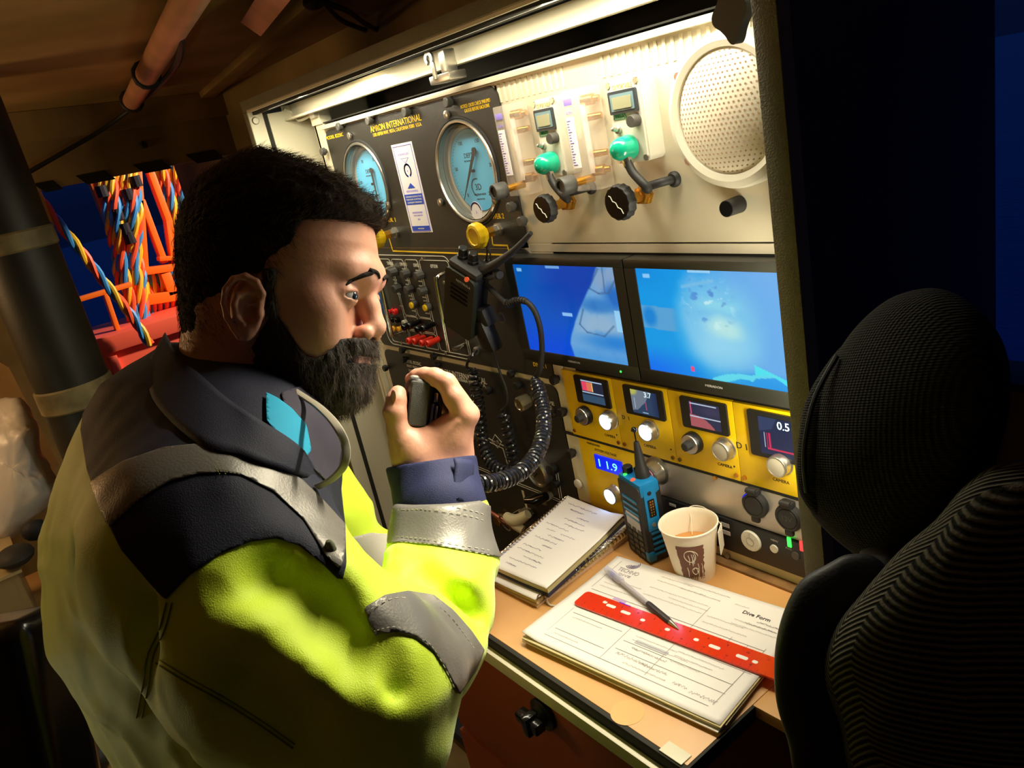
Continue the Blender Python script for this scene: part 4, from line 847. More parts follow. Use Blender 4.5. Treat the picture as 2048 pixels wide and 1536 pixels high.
for k in range(4):
    x0, x1 = bx[k] + .0004, bx[k + 1] - .0004; bt, bb, st_, sb, fn, dk_, bn, lit = spec[k]
    r = thing('camera_module', labs[k], 'camera module', ((x0 + x1) / 2, 0, zr0), 'yellow monitor modules in the right rack')
    MB().box(x0, x1, -.006, -.0, zr0, zr1, .0006).build('face_plate', 'yellow_panel', r)
    yb = -.0085; a, c_ = XZ(*bt, yb), XZ(*bb, yb); wbx = c_[0] - a[0]; hbx = a[1] - c_[1]
    if k == 3: wbx = .078; hbx = .062
    bz = MB().prism(rrect(wbx, hbx, .003, 3, a[0] + wbx / 2, a[1] - hbx / 2), FM(0, 0, -.006), .003).build('display_bezel', 'black_plastic', r)
    w2 = wbx * .66; h2 = hbx * .80; sx = a[0] + wbx * .20; sz = a[1] - hbx * .10
    screen('display', sx, sx + w2, sz - h2, sz, -.0093, fn, 60, 48, bz, .9)
    if k == 1: numtext('3.7', sx + w2 * .66, sz - h2 * .15, -.0096, .0115, 'readout_white', bz)
    if k == 3: numtext('0.5', sx + w2 * .68, sz - h2 * .17, -.0096, .0145, 'readout_white', bz)
    def disc(pp, rr, m1_, nm, cap, capm):
        p = onY(*pp, -.018); p.y = -.006
        q = MB().lathe([(rr * 1.1, 0), (rr * 1.1, .002), (rr, .003), (rr, .0115), (rr * .93, .0135), (rr * .86, .0135), (rr * .84, .0125)], p, (0, -1, 0), 40).build(nm, m1_, r)
        MB().lathe([(rr * .84, .0115), (rr * .84, .0128), (rr * .5, .0136), (0, .0138)], p, (0, -1, 0), 32).build(cap, capm, q); return p, q
    p, q = disc(bn, .0142, 'steel', 'push_button', 'button_face', 'button_lit' if lit else 'button_off')
    if dk_:
        p = onY(*dk_, -.014); p.y = -.006
        q = MB().lathe([(.0155, 0), (.0155, .004), (.0150, .009), (.0142, .010)], p, (0, -1, 0), 40).build('dial_knob', 'black_plastic', r)
        MB().lathe([(.0138, .0098), (.0132, .0112)], p, (0, -1, 0), 40).build('dial_ring', 'steel', q)
        MB().lathe([(.0068, .011), (.0062, .020), (.005, .021), (0, .021)], p, (0, -1, 0), 20, sq=lambda t: 1 + .05 * math.cos(8 * t)).build('pointer_knob', 'black_rubber', q)
    t = MB(); p = onY(bn[0] + 9, bn[1] + 28, -.006); t.text('CAMERA', FM(p.x, p.z, -.0061), .006)
    if k == 3: t.text('DEPTH MONITOR', FM(x0 + .055, zr1 - .0065, -.0061), .0065)
    if k == 0: p = onY(1250, 836, -.006); 
    t.build('lettering', 'black_ink', r)
    for u in ((x0 + .006, zr0 + .008), (x1 - .006, zr0 + .008)): MB().lathe([(.0032, 0), (.003, .0022)], (u[0], -.006, u[1]), (0, -1, 0), 12).build('screw', 'brass', r)
    for u in ((x1 - .008, zr0 + .02),): MB().lathe([(.0013, 0), (.0013, .0004)], (u[0], -.006, u[1]), (0, -1, 0), 8).build('indicator_hole', 'inner_dark', r)
    if k in (1, 3):
        t = MB(); p = onY(*((1252, 836) if k == 1 else (1485, 893)), -.0061)
        for s_, dx in (('D', -.005), ('I', .006)): t.text(s_, FM(p.x + dx, p.z, -.0062) @ Matrix.Rotation(.06, 4, 'Z'), .0125 if k == 3 else .009)
        t.build('handwriting', 'black_ink', r)
# ---- voltmeter panel
vm = thing('voltmeter_panel', 'yellow system voltage panel with glowing blue digits 11.9', 'panel', (-.86, 0, .88))
MB().box(-.9148, -.790, -.006, 0, .872, .9975, .0006).build('face_plate', 'yellow_panel', vm)
a, c_ = XZ(1188, 908, -.008), XZ(1236, 950, -.008)
q = MB().box(a[0], c_[0] + .012, -.009, -.006, c_[1], a[1], .0008).build('display', mat('blue_glow', (6, 30, 210), .3, emit=(6, 30, 215), es=1.1), vm)
numtext('1 1.9', (a[0] + c_[0] + .008) / 2, (a[1] + c_[1]) / 2 - .0005, -.0093, .019, 'readout_cyan', q, (c_[0] - a[0]) * .85)
t = MB(); p = onY(1211, 905, -.006); t.text('SYSTEM VOLTAGE', FM(p.x, p.z, -.0061), .006); p = onY(1187, 889, -.006); t.text('MARESOUND', FM(p.x, p.z, -.0061), .005); t.build('lettering', 'black_ink', vm)
p = onY(1220, 993, -.018); p.y = -.006
q = MB().lathe([(.0155, 0), (.014, .003), (.014, .0115), (.0125, .0135), (.012, .0125)], p, (0, -1, 0), 40).build('push_button', 'steel', vm)
MB().lathe([(.012, .0115), (.012, .0128), (0, .0138)], p, (0, -1, 0), 32).build('button_face', 'button_lit', q)
# ---- silver socket panel and recorder
sv = thing('socket_panel', 'brushed silver panel with two capped power sockets below the yellow modules', 'panel', (-.64, 0, .96))
b = MB(); b.box(-.7885, XR + .01, -.006, 0, .9375, .9955, .0005); b.build('face_plate', 'silver_panel', sv)
b = MB(); b.box(-.948, XR + .01, -.0065, -.001, .9958, .9992); b.build('trim_gap', 'inner_dark', sv)
p = onY(1303, 948, -.02); p.y = -.006
MB().lathe([(.022, 0), (.022, .003), (.0175, .004), (.0165, .02), (.0145, .022), (.0, .022)], p, (0, -1, 0), 40).build('rotary_switch', 'steel', sv)
MB().lathe([(.0125, .0215), (.0115, .0235), (0, .0235)], p, (0, -1, 0), 30).build('switch_cap', mat('switch_rose', (150, 84, 100), .3), sv)
for (x, y), s_ in (((1509, 1010), ''), ((1577, 1036), '12V')):
    p = onY(x, y, -.012); p.y = -.006
    q = MB().lathe([(.0175, 0), (.0185, .004), (.0180, .008), (.0155, .010), (.0135, .0088), (.0125, .0098), (0, .0105)], p, (0, -1, 0), 44).build('power_socket', 'black_rubber', sv)
    mb = MB(); mb.box(p.x - .009, p.x + .009, -.017, -.006, p.z + .015, p.z + .024, .003); mb.cyl((p.x - .007, -.016, p.z + .022), (p.x + .007, -.016, p.z + .022), .0035, seg=12); mb.box(p.x - .006, p.x + .006, -.0155, -.009, p.z - .025, p.z - .015, .003); mb.build('flap_hinge', 'black_rubber', q)
    if s_: mb = MB(); mb.text(s_, FM(p.x, p.z, -.0163), .0095); mb.build('embossing', 'grey_knob', q)
    else: mb = MB(); ringm(mb, (p.x, p.z), .0165, .0016, -.0146, 100, 150); mb.build('blue_ring', mat('blue_led', (20, 50, 240), .4, emit=(20, 50, 250), es=1.5), q)
MB().lathe([(.0032, 0), (.003, .0025)], onY(1431, 955, -.006), (0, -1, 0), 12).build('screw', 'brass', sv)
dv = thing('video_recorder', 'black video recorder front with white round dial and green and red lights', 'recorder', (-.62, 0, .91))
MB().box(-.7885, XR + .01, -.010, 0, .8865, .9365, .0008).build('face_plate', 'black_plastic', dv)
p = onY(1503, 1081, -.01)
MB().lathe([(.0152, 0), (.0148, .002), (.0142, .003), (0, .003)], p, (0, -1, 0), 44).build('control_dial', 'white_plastic', dv)
t = MB(); ringm(t, (p.x, p.z), .0058, .0005, p.y - .0031); seg(t, p + Vector((0, -.0031, .006)), p + Vector((0, -.0031, .012)), .0005)
for a_ in range(8): t.text('.', FM(p.x + .0105 * math.cos(a_ * PI / 4), p.z + .0105 * math.sin(a_ * PI / 4), p.y - .0031), .01)
t.build('dial_marks', 'pale_ink', dv)
MB().lathe([(.0058, 0), (.0056, .002)], onY(1549, 1097, -.01), (0, -1, 0), 24).build('menu_button', 'white_plastic', dv); MB().lathe([(.0055, 0), (.0053, .002)], onY(1592, 1111, -.01), (0, -1, 0), 24).build('eject_button', 'grey_knob', dv)
for x, y in ((1450, 1050), (1452, 1065)): p = onY(x, y, -.0102); MB().box(p.x - .007, p.x + .007, -.0106, -.01, p.z - .003, p.z + .003).build('printed_tag', 'pale_ink', dv)
p = onY(1345, 1010, -.0102); MB().box(p.x - .006, p.x + .006, -.0106, -.01, p.z - .002, p.z + .002).build('printed_tag', 'pale_ink', dv)
t = MB(); p = onY(1549, 1084, -.0101); t.text('MENU', FM(p.x, p.z + .002, -.0101), .004); p = onY(1577, 1096, -.0101); t.text('PWR', FM(p.x, p.z - .001, -.0101), .004); t.build('lettering', 'pale_ink', dv)
for (x, y), m in (((1579, 1084), 'led_green'), ((1604, 1092), 'led_red')): p = onY(x, y, -.0102); MB().box(p.x - .0028, p.x + .0028, -.0115, -.01, p.z - .007, p.z + .007, .001).build('indicator_light', m, dv)
# ================================================================ radios, handsets and coiled cords
def frame(o, right, up):
    x = Vector(right).normalized(); u = Vector(up); u = (u - x * u.dot(x)).normalized(); n = x.cross(u)
    return Matrix(((x.x, u.x, n.x, o[0]), (x.y, u.y, n.y, o[1]), (x.z, u.z, n.z, o[2]), (0, 0, 0, 1)))
mat('radio_green', (38, 42, 34), .45, bump=.25, bs=700)
# --- black radio hanging on the panel
TLr, TRr, BLr = onY(934, 569, -.085), onY(988, 604, -.075), onY(887, 648, -.085)
F = frame(BLr, TRr - TLr, TLr - BLr); W = .062; H = (TLr - BLr).length
hr = thing('handheld_radio', 'black two-way radio hanging aslant over the chrome handle of the intercom panel', 'radio', F @ Vector((W / 2, 0, 0)))
MB().prism(rrect(W, H, .008, 5, W / 2, H / 2), F @ Matrix.Translation((0, 0, -.010)), .010).build('front_case', 'radio_green', hr)
MB().box(.001, W - .001, .001, H + .004, -.040, -.008, .008, F).build('body', 'black_plastic', hr)
mb = MB(); mb.box(.0, W, H - .004, H + .012, -.044, -.004, .007, F); mb.build('top_collar', 'black_rubber', hr)
mb = MB()
for i in range(4):
    y_ = H - .026 - i * .0085; mb.tube([F @ Vector((.014 + .0 * i, y_, .0002)), F @ Vector((W - .012, y_, .0002))], .0018, 8)
mb.build('speaker_slot', 'black_gloss', hr)
mb = MB(); mb.text('MOTOROLA', F @ Matrix.Translation((W / 2 + .008, H - .014, .0002)), .006, .03); mb.build('maker_mark', 'pale_ink', hr)
for x_, z_ in ((.014, -.024), (.034, -.026)):
    mb = MB(); mb.lathe([(.0088, 0), (.0088, .006), (.0078, .007), (.0074, .019), (.006, .020)], F @ Vector((x_, H + .011, z_)), F.to_3x3() @ Vector((0, 1, 0)), 18, sq=lambda t: 1 + .07 * math.cos(6 * t)); mb.build('control_knob', 'black_plastic', hr)
MB().lathe([(.0042, 0), (.004, .002)], F @ Vector((.046, H - .001, -.001)), F.to_3x3() @ Vector((0, .6, 1)), 16).build('orange_button', mat('orange_plastic', (240, 100, 60), .4), hr)  # plain orange plastic for the radio buttons
A = F @ Vector((.054, H + .006, -.026)); E_ = onY(1062, 466, -.05); pts = smooth_path([A, A.lerp(E_, .3) + Vector((0, 0, -.004)), A.lerp(E_, .65) + Vector((0, 0, -.005)), E_], 6)
MB().tube(pts, [.0095 - .0062 * (i / (len(pts) - 1)) ** .7 for i in range(len(pts))], 12).build('antenna', 'black_rubber', hr)
mb = MB(); mb.tube(smooth_path([onY(972, 522, -.03), onY(962, 540, -.05), onY(970, 556, -.06), onY(988, 552, -.06), onY(990, 535, -.05), onY(982, 522, -.03)], 6), .004, 10); mb.tube(smooth_path([onY(966, 530, -.045), onY(985, 542, -.05), onY(1000, 550, -.055)], 6), [.0055 + .0022 * abs(math.sin(i * 1.6)) for i in range(13)], 12); mb.build('belt_loop', 'black_rubber', hr)
mb = MB(); mb.tube(smooth_path([onY(972, 522, -.035), onY(974, 500, -.04), onY(966, 478, -.03)], 6), .0014, 6); mb.tube(smooth_path([onY(982, 522, -.035), onY(979, 500, -.04), onY(972, 476, -.03)], 6), .0014, 6)
tag(mb.build('hanging_lanyard', 'black_rubber'), 'thin black lanyard looped over the right yellow knob, holding the black radio', 'lanyard')
# accessory plug of the radio with its ribbed sleeve and the thick coiled cord to the hand microphone
cable = smooth_path([F @ Vector((W + .002, H - .012, -.025)), onY(1012, 606, -.06), onY(1030, 602, -.06), onY(1050, 602, -.06), onY(1068, 620, -.06), onY(1080, 655, -.055), onY(1084, 700, -.05), onY(1080, 738, -.05), onY(1070, 756, -.05)], 8)
cc = thing('coiled_microphone_cord', 'thick glossy coiled cord sweeping from the black radio round to his raised wrist', 'cord', cable[0])
MB().tube(cable, .0044, 12).build('straight_lead', 'black_rubber', cc)
mb = MB()
for i in range(9): q0 = cable[8 + i * 2]; q1 = cable[9 + i * 2]; mb.tube([q0, q1], .0068 - .0002 * i, 10)
mb.build('strain_relief', 'black_rubber', cc)
mat('cord_gloss', (38, 38, 42), .22, coat=.4)
q1 = proj(onY(1070, 756, -.05))[2]
big = smooth_path([D(x, y, q1 - f * (q1 - .95)) for x, y, f in ((1068, 756, 0), (1079, 788, .08), (1087, 832, .22), (1084, 878, .38), (1068, 916, .52), (1040, 945, .66), (1000, 962, .80), (955, 968, .92), (900, 962, 1.0))], 10)
MB().tube(coil(big, .0092, .0076, 13), .0030, 7).build('coil', 'cord_gloss', cc)
# --- small coil from the intercom socket
sc_ = thing('coiled_intercom_cord', 'slim black coiled cord dropping from the silver intercom socket', 'cord', onY(953, 702, -.004))
p = onY(954, 701, yi); MB().lathe([(.0075, 0), (.0075, .003), (.0055, .005)], p, (0, -1, 0), 20).build('socket_ring', 'steel', sc_)
MB().tube(smooth_path([p, onY(951, 704, -.02), onY(938, 718, -.035), onY(934, 734, -.035), onY(944, 744, -.03), onY(956, 742, -.025)], 6), .0028, 8).build('lead', 'cord_gloss', sc_)
sm = smooth_path([onY(946, 738, -.03), onY(952, 775, -.035), onY(958, 820, -.04), onY(964, 870, -.05), onY(972, 905, -.06), onY(990, 934, -.07), onY(1014, 945, -.07), onY(1040, 946, -.06)], 10)
MB().tube(coil(sm, .0092, .0105, 12), .0031, 7).build('coil', 'cord_gloss', sc_)
# --- second handset under the radio
h2 = thing('hanging_handset', 'black handset hanging below the slanted black radio', 'handset', onY(975, 640, -.05))
Fh = frame(onY(975, 668, -.05), onY(998, 668, -.05) - onY(956, 664, -.05), onY(968, 636, -.05) - onY(980, 690, -.04))
MB().box(-.017, .017, -.03, .03, -.012, .014, .009, Fh).build('body', 'black_plastic', h2)
MB().box(-.028, .028, .018, .05, -.016, .010, .007, Fh).build('bracket', 'black_rubber', h2)
p = onY(1003, 636, -.055); MB().tube([p + Vector((.007 * math.cos(a), 0, .008 * math.sin(a))) for a in np.linspace(0, 2 * PI, 14, endpoint=False)], .0014, 6, closed=True).build('hook_ring', 'grey_knob', h2)
ld = smooth_path([onY(982, 690, -.045), onY(990, 712, -.04), onY(1000, 745, -.035), onY(1013, 780, -.035), onY(1014, 808, -.035), onY(1002, 822, -.035)], 7)
MB().tube(ld, .0022, 8).build('lead', 'black_rubber', h2)
m3 = smooth_path([onY(1003, 824, -.035), onY(1012, 850, -.035), onY(1020, 885, -.035), onY(1028, 925, -.035), onY(1040, 955, -.035)], 9)
MB().tube(coil(m3, .0098, .0115, 12), .0032, 7).build('coil', 'cord_gloss', h2)
# ================================================================ things on the desk
def zfor(b, py, lo=.86, hi=1.4):
    for _ in range(40):
        m = (lo + hi) / 2
        if proj((b[0], b[1], m))[1] > py: lo = m
        else: hi = m
    return m
# ---- stack of dive forms
ZP = .8765
pTL, pL, pB = onZ(1236, 1112, ZP), onZ(1045, 1270, ZP), onZ(1438, 1449, ZP)
ux = (pB - pL); vx = (pTL - pL); LU, LV = ux.length, vx.length
u_ = ux.normalized(); v_ = Vector((-u_.y, u_.x, 0)); LV = vx.dot(v_)
PF = Matrix(((u_.x, v_.x, 0, pL.x), (u_.y, v_.y, 0, pL.y), (0, 0, 1, ZP), (0, 0, 0, 1)))
fs = thing('dive_form_stack', 'thick stack of dive form sheets lying on the desk under the red ruler', 'papers', pL)
LU = max(LU, LV * 1.414)
def ph(u, v):   # sheet height over its frame
    return -.0008 * smoothstep(.03, 0, 1 - u) * smoothstep(.3, 0, v) + .005 * smoothstep(.10, 0, u) * smoothstep(.7, 0, v) + .0006 * math.sin(u * 7) * smoothstep(.12, 0, v)
rows = [[PF @ Vector((LU * i / 40, LV * j / 30, float(ph(i / 40, j / 30)))) for i in range(41)] for j in range(31)]
o = MB().grid(rows).build('top_sheet', 'paper', fs, 60); md = o.modifiers.new('s', 'SOLIDIFY'); md.thickness = .0006; md.offset = -1
for k, (rot, dz, dx, dy, m) in enumerate(((.008, .0018, .002, -.004, 'yellowish_paper'), (-.012, .0032, -.002, .002, 'paper'), (.02, .0048, .003, .001, 'yellowish_paper'), (-.006, .0066, .0, -.003, 'paper'))):
    b = MB(); b.box(dx, LU + dx, dy, LV + dy, -dz - .0012, -dz + .0004, 0, PF @ Matrix.Rotation(rot, 4, 'Z')); b.build('sheet', m, fs)
b = MB(); b.box(.002, LU - .001, .0, LV, -(ZP - ZD), -.0075, .001, PF @ Matrix.Rotation(.004, 4, 'Z')); b.build('clipboard', mat('binder_grey', (120, 118, 100), .6), fs)
t = MB(); TM = lambda u, v, z=.0004: PF @ Matrix.Translation((LU * u, LV * v, z))
def ps(mb, u0, v0, u1, v1, w=.0006):
    a, b = Vector((LU * u0, LV * v0, .0004)), Vector((LU * u1, LV * v1, .0004)); d = (b - a); L = d.length; an = math.atan2(d.y, d.x)
    mb.box(0, L, -w / 2, w / 2, 0, .0002, 0, PF @ Matrix.Translation(a) @ Matrix.Rotation(an, 4, 'Z'))
pl_ = MB()
for a in ((.06, .40, .97, .40), (.06, .60, .56, .60), (.56, .60, .95, .60), (.40, .08, .40, .40), (.62, .42, .62, .80), (.80, .42, .80, .62), (.88, .42, .88, .60), (.08, .08, .92, .08), (.08, .08, .08, .38), (.62, .10, .62, .40), (.10, .16, .38, .16), (.10, .34, .38, .34), (.42, .20, .94, .20), (.42, .28, .94, .28), (.05, .62, .05, .96), (.93, .1, .95, .62)): ps(pl_, *a, w=.0005)
pl_.build('ruled_lines', 'pale_ink', fs)
t.text('Dive Form', TM(.82, .855), .0085); t.build('heading', 'black_ink', fs)
t = MB(); t.text('TECHNO', TM(.135, .875), .0115, .034, bold=.0); t.text('DIVE', TM(.135, .825), .006, .02); t.build('logo_name', 'pale_ink', fs)
t = MB()
for i in range(4): 
    c_ = [(math.cos(a) * (.0035 + .0022 * i), math.sin(a) * (.0035 + .0022 * i)) for a in np.linspace(-2.4, -.2 + .3 * i, 12)]
    P = [TM(.12, .955) @ Vector((x, y + .001, 0)) for x, y in c_]
    t.tube(P, .0006, 4)
t.build('logo_swirl', mat('grey_violet', (130, 120, 150), .7), fs)
def scribble(mb, M_, L, h, n, seed, r=.00022):
    rs = random.Random(seed); pts = []; x = 0
    while x < L: pts.append(M_ @ Vector((x, rs.uniform(-h, h), .0004))); x += rs.uniform(.25, .8) * h * n
    if len(pts) > 2: mb.tube(smooth_path(pts, 3), r, 4)
t = MB(); rs = random.Random(3)
for i, (u, v, L) in enumerate(((.30, .93, .05), (.30, .885, .075), (.42, .94, .07), (.43, .88, .06), (.30, .80, .09), (.42, .76, .06), (.30, .72, .09), (.64, .72, .05), (.64, .66, .06), (.70, .90, .02), (.75, .77, .07), (.75, .73, .06), (.64, .54, .04), (.75, .52, .02), (.83, .55, .03), (.83, .50, .03), (.10, .95 - .2, .05), (.08, .70, .05), (.08, .66, .06), (.45, .35, .06), (.45, .31, .08), (.66, .36, .06), (.66, .32, .05), (.66, .27, .04), (.12, .30, .05), (.12, .12, .04), (.5, .12, .06))): scribble(t, TM(u, v), L, .0009, 1.4, i, .00016)
t.build('printed_text', 'pale_ink', fs)
t = MB()
for i, (u, v, L, h) in enumerate(((.44, .17, .05, .0022), (.56, .165, .04, .002), (.74, .13, .02, .002), (.82, .12, .035, .0025), (.48, .25, .05, .0018), (.84, .81, .03, .0014), (.80, .77, .04, .0015))): scribble(t, TM(u, v), L, h, .8, 40 + i, .00018)
t.build('handwriting', mat('faint_pencil', (150, 140, 140), .7), fs)
t = MB(); t.box(LU * .47, LU * .63, LV * .295, LV * .325, .0003, .0006, 0, PF); t.build('grey_box', mat('grey_tint', (196, 192, 196), .8), fs)
t = MB(); t.box(LU * .20, LU * .27, LV * .575, LV * .60, .0003, .0006, 0, PF); t.build('highlighted_word', mat('lilac', (200, 170, 215), .7), fs)
# ---- red ruler
zr = ZP + .0012
a, b = onZ(1146, 1209, zr), onZ(1163, 1193, zr); c_, d_ = onZ(1547, 1329, zr), onZ(1547, 1365, zr)
rd = ((c_ - b).normalized() + (d_ - a).normalized()).normalized(); rd.z = 0; rn = Vector((-rd.y, rd.x, 0)); W = .031; L = .312
RF = Matrix(((rd.x, rn.x, 0, a.x), (rd.y, rn.y, 0, a.y), (0, 0, 1, zr), (0, 0, 0, 1)))
rl = thing('red_ruler', 'translucent red plastic ruler lying across the dive form', 'ruler', a)
# body with slots punched: build as boolean-free prism of cells
slots = [(.038, .021, .003, .0), (.050, .018, .007, 1), (.075, .016, .007, 1), (.103, .014, .003, 0), (.140, .0135, .003, 0), (.180, .014, .003, 0), (.205, .013, .007, 1), (.240, .013, .007, 1), (.256, .013, .003, 0)]
MB().prism(rrect(L, W, .006, 5, L / 2, W / 2), RF, .0022).build('blade', 'red_ruler', rl)
t = MB()
for x, y, r, k in slots:
    t.prism(rrect(.0145 if k else .0066, .0052 if k else .0048, .0022, 4, x, y + .001), RF @ Matrix.Translation((0, 0, .0021)), .0003)
t.build('hole', 'paper', rl)
t = MB()
for i in range(31): t.box(.004 + i * .01, .0044 + i * .01, 0.0005, .0045 if i % 5 else .007, .0022, .00235, 0, RF); t.box(.004 + i * .01, .0044 + i * .01, W - .004, W - .0005, .0022, .00235, 0, RF)
for i in range(1, 13): t.text(str(i), RF @ Matrix.Translation((.0254 * i - .012, .024, .0023)), .004)
for i in range(0, 30, 3): t.text(str(i + 1), RF @ Matrix.Translation((.01 * i + .014, .008, .0023)), .0032)
t.build('graduation', mat('dark_red_ink', (120, 16, 14), .6), rl)
t = MB(); t.box(.055, .073, W - .0012, W + .0004, .0018, .0026, .0003, RF); t.build('purple_glint', mat('glint_purple', (150, 30, 240), .4), rl)  # glint on the ruler edge, painted as a thin purple bar
# ---- ball pen
A, B = onZ(1216, 1141, ZP + .006), onZ(1357, 1258, ZP + .0045); d = (B - A).normalized(); Lp = (B - A).length
pn = thing('ballpoint_pen', 'clear ballpoint pen with dark grip and blue end plug on the dive form', 'pen', A)
MB().lathe([(.0030, .012), (.0034, .02), (.0034, Lp * .62)], A, d, 12).build('barrel', mat('pen_clear', (214, 206, 214), .1, alpha=.65), pn)
MB().lathe([(.0016, .0), (.0016, Lp * .9)], A, d, 8).build('refill', mat('refill_grey', (120, 112, 130), .4), pn)
MB().lathe([(.0046, -.004), (.0052, .002), (.0052, .034), (.004, .036)], A + Vector((0, 0, .0006)), d, 14).build('cap_end', mat('cap_clear', (220, 218, 236), .15, alpha=.4), pn)
MB().lathe([(.0034, .010), (.0034, .018)], A, d, 12).build('end_plug', mat('plug_blue', (40, 60, 235), .3), pn)
MB().lathe([(.0037, Lp * .60), (.0043, Lp * .63), (.0043, Lp * .86), (.0036, Lp * .90)], A, d, 14, sq=lambda t: 1 + .04 * math.cos(8 * t)).build('grip', mat('grip_grey', (58, 50, 50), .4), pn)
MB().lathe([(.0038, Lp * .9), (.0012, Lp * .985), (.0006, Lp)], A, d, 12).build('tip', 'steel', pn)
s_ = basis(d)[1]; mb = MB(); mb.box(0, .034, -.0012, .0012, .0050, .0062, .0004, Matrix(((d.x, s_.y * 0 + Vector((0, 0, 1)).cross(d).x, 0, A.x), (d.y, Vector((0, 0, 1)).cross(d).y, 0, A.y), (d.z, 0, 1, A.z), (0, 0, 0, 1)))); mb.build('clip', 'cap_clear', pn)
# ---- notebooks
def notebook(A, B, C, Dn, zt, zb, lab, name, spiral, cover, glow=False):
    z = zt; a, b, c, d = [onZ(*q, z) for q in (A, B, C, Dn)]
    r = thing(name, lab, 'notebook', d)
    U, V = 28, 28
    def S(u, v, dz=0): p = a.lerp(b, u).lerp(d.lerp(c, u), v); return Vector((p.x, p.y, z + dz + .005 * u * u * (1 - .3 * v) - .004 * math.sin(u * PI) * .0 + .004 * smoothstep(.75, 1, u) * smoothstep(.4, 0, v)))
    o = MB().grid([[S(i / U, j / V) for i in range(U + 1)] for j in range(V + 1)]).build('open_page', 'paper', r, 60)
    md = o.modifiers.new('s', 'SOLIDIFY'); md.thickness = .0004; md.offset = -1
    # block of pages
    th = (zt - zb)
    def block(dz0, dz1, sh, m, nm, cen=(.5, .5)):
        top = [S(x, y, -dz0 - .0004) for x, y in ((.01, .01), (.5, .01), (.99, .01), (.99, .5), (.99, .99), (.5, .99), (.01, .99), (.01, .5))]; ce = sum(top, Vector()) / 8
        top = [ce + (p - ce) * sh for p in top]; bot = [Vector((p.x, p.y, zt - dz1)) for p in top]; mb = MB(); n = len(top)
        vs = [mb.b.verts.new(p) for p in top]; vb = [mb.b.verts.new(p) for p in bot]; mb.b.faces.new(vs); mb.b.faces.new(list(reversed(vb)))
        for i in range(n): mb.b.faces.new((vs[i], vs[(i + 1) % n], vb[(i + 1) % n], vb[i]))
        mb.build(nm, m, r, 0)
    block(.0042, th * .78, .995, 'yellowish_paper', 'page_block'); block(th * .80, th, 1.012, cover, 'cover')
    mb = MB(); n = 27; e0, e1 = spiral
    for i in range(n):
        f = .03 + .94 * i / (n - 1); 
        P0 = S(*e0).lerp(S(*e1), f); inn = (S(.5, .5) - P0); inn.z = 0; inn.normalize(); along = (S(*e1) - S(*e0)).normalized()
        for off in (-.0011, .0011):
            mb.tube([P0 + inn * (.001 + .0058 * math.cos(a_)) + along * (off) + Vector((0, 0, -.004 + .0062 * math.sin(a_))) for a_ in np.linspace(0, 2 * PI, 16, endpoint=False)], .0006, 5, closed=True)
    mb.build('spiral_binding', 'chrome', r)
    mb = MB()
    for i in range(n):
        f = .03 + .94 * i / (n - 1); P0 = S(*e0).lerp(S(*e1), f); inn = (S(.5, .5) - P0); inn.z = 0; inn.normalize(); al = (S(*e1) - S(*e0)).normalized()
        q = P0 + inn * .0068; zz = .0008; mb.quad(*[q + inn * x + al * y + Vector((0, 0, zz)) for x, y in ((-.0012, -.002), (.0012, -.002), (.0012, .002), (-.0012, .002))])
    mb.build('punched_hole', 'grey_violet', r)
    return r, S
n2, S2 = notebook((1150, 1012), (1262, 1062), (1071, 1204), (960, 1148), ZD + .011, ZD + .0005, 'lower spiral notebook with its rings at the right edge, under the written one', 'spiral_notebook', ((1, 0), (1, 1)), mat('cover_cream', (205, 178, 150), .6))
n1, S1 = notebook((1135, 991), (1250, 1040), (1094, 1181), (978, 1128), ZD + .0255, ZD + .013, 'spiral notebook with handwriting on the open page, on top of the other notebook', 'written_notebook', ((0, 0), (0, 1)), mat('cover_navy', (40, 44, 70), .5))
t = MB(); rs = random.Random(5)
for i in range(15):
    v = .08 + .06 * i
    for k in range(2):
        u0 = rs.uniform(.12, .5); L = rs.uniform(.12, .34); pts = []; x = 0
        while x < L: q = S1(u0 + x, v + rs.uniform(-.007, .007), .0006); pts.append(q); x += .012
        if len(pts) > 2: t.tube(smooth_path(pts, 2), .00022, 4)
t.build('handwriting', 'grey_violet', n1)
pts = [onZ(1092, 1196, ZD + .004), onZ(1100, 1210, ZD + .002), onZ(1122, 1211, ZD + .002), onZ(1140, 1205, ZD + .008), onZ(1175, 1180, ZD + .006)]
tag(MB().tube(smooth_path(pts), .0012).build('page_ribbon', 'white_plastic'), 'thin white cord curling out from under the notebooks', 'cord')
pts = [S1(.99, .1, .0) + Vector((.004, 0, -.006)), onZ(1254, 1075, ZD + .02), onZ(1245, 1100, ZD + .012), onZ(1226, 1125, ZD + .004)]
# ---- blue radio
b0, b1, b2 = onZ(1262, 1100, ZD), onZ(1302, 1131, ZD), onZ(1338, 1109, ZD)
zt_ = zfor(b1, 978); H = zt_ - ZD
fx_ = (b1 - b0).normalized(); W = .058; DP = .036
BF = frame(b1 - fx_ * W, fx_, (0, 0, 1))     # local x across the front, y up, z towards viewer (front normal)
br = thing('blue_radio', 'blue and black two-way radio standing upright on the desk beside the cup', 'radio', b1)
MB().box(0, W, 0.001, H, -DP, -.004, .006, BF).build('body', 'black_plastic', br)
MB().prism(rrect(W - .002, H - .004, .006, 5, W / 2, H / 2), BF @ Matrix.Translation((0, 0, -.006)), .006).build('front_case', 'black_rubber', br)
mb = MB(); mb.box(.0, W + .001, H - .018, H + .004, -DP + .002, -.001, .006, BF); mb.box(W - .003, W + .0015, H * .42, H - .004, -DP * .72, -DP * .16, .003, BF); mb.box(W - .010, W + .001, .004, .020, -.012, .0008, .003, BF); mb.build('blue_shell', 'blue_plastic', br)
mb = MB()
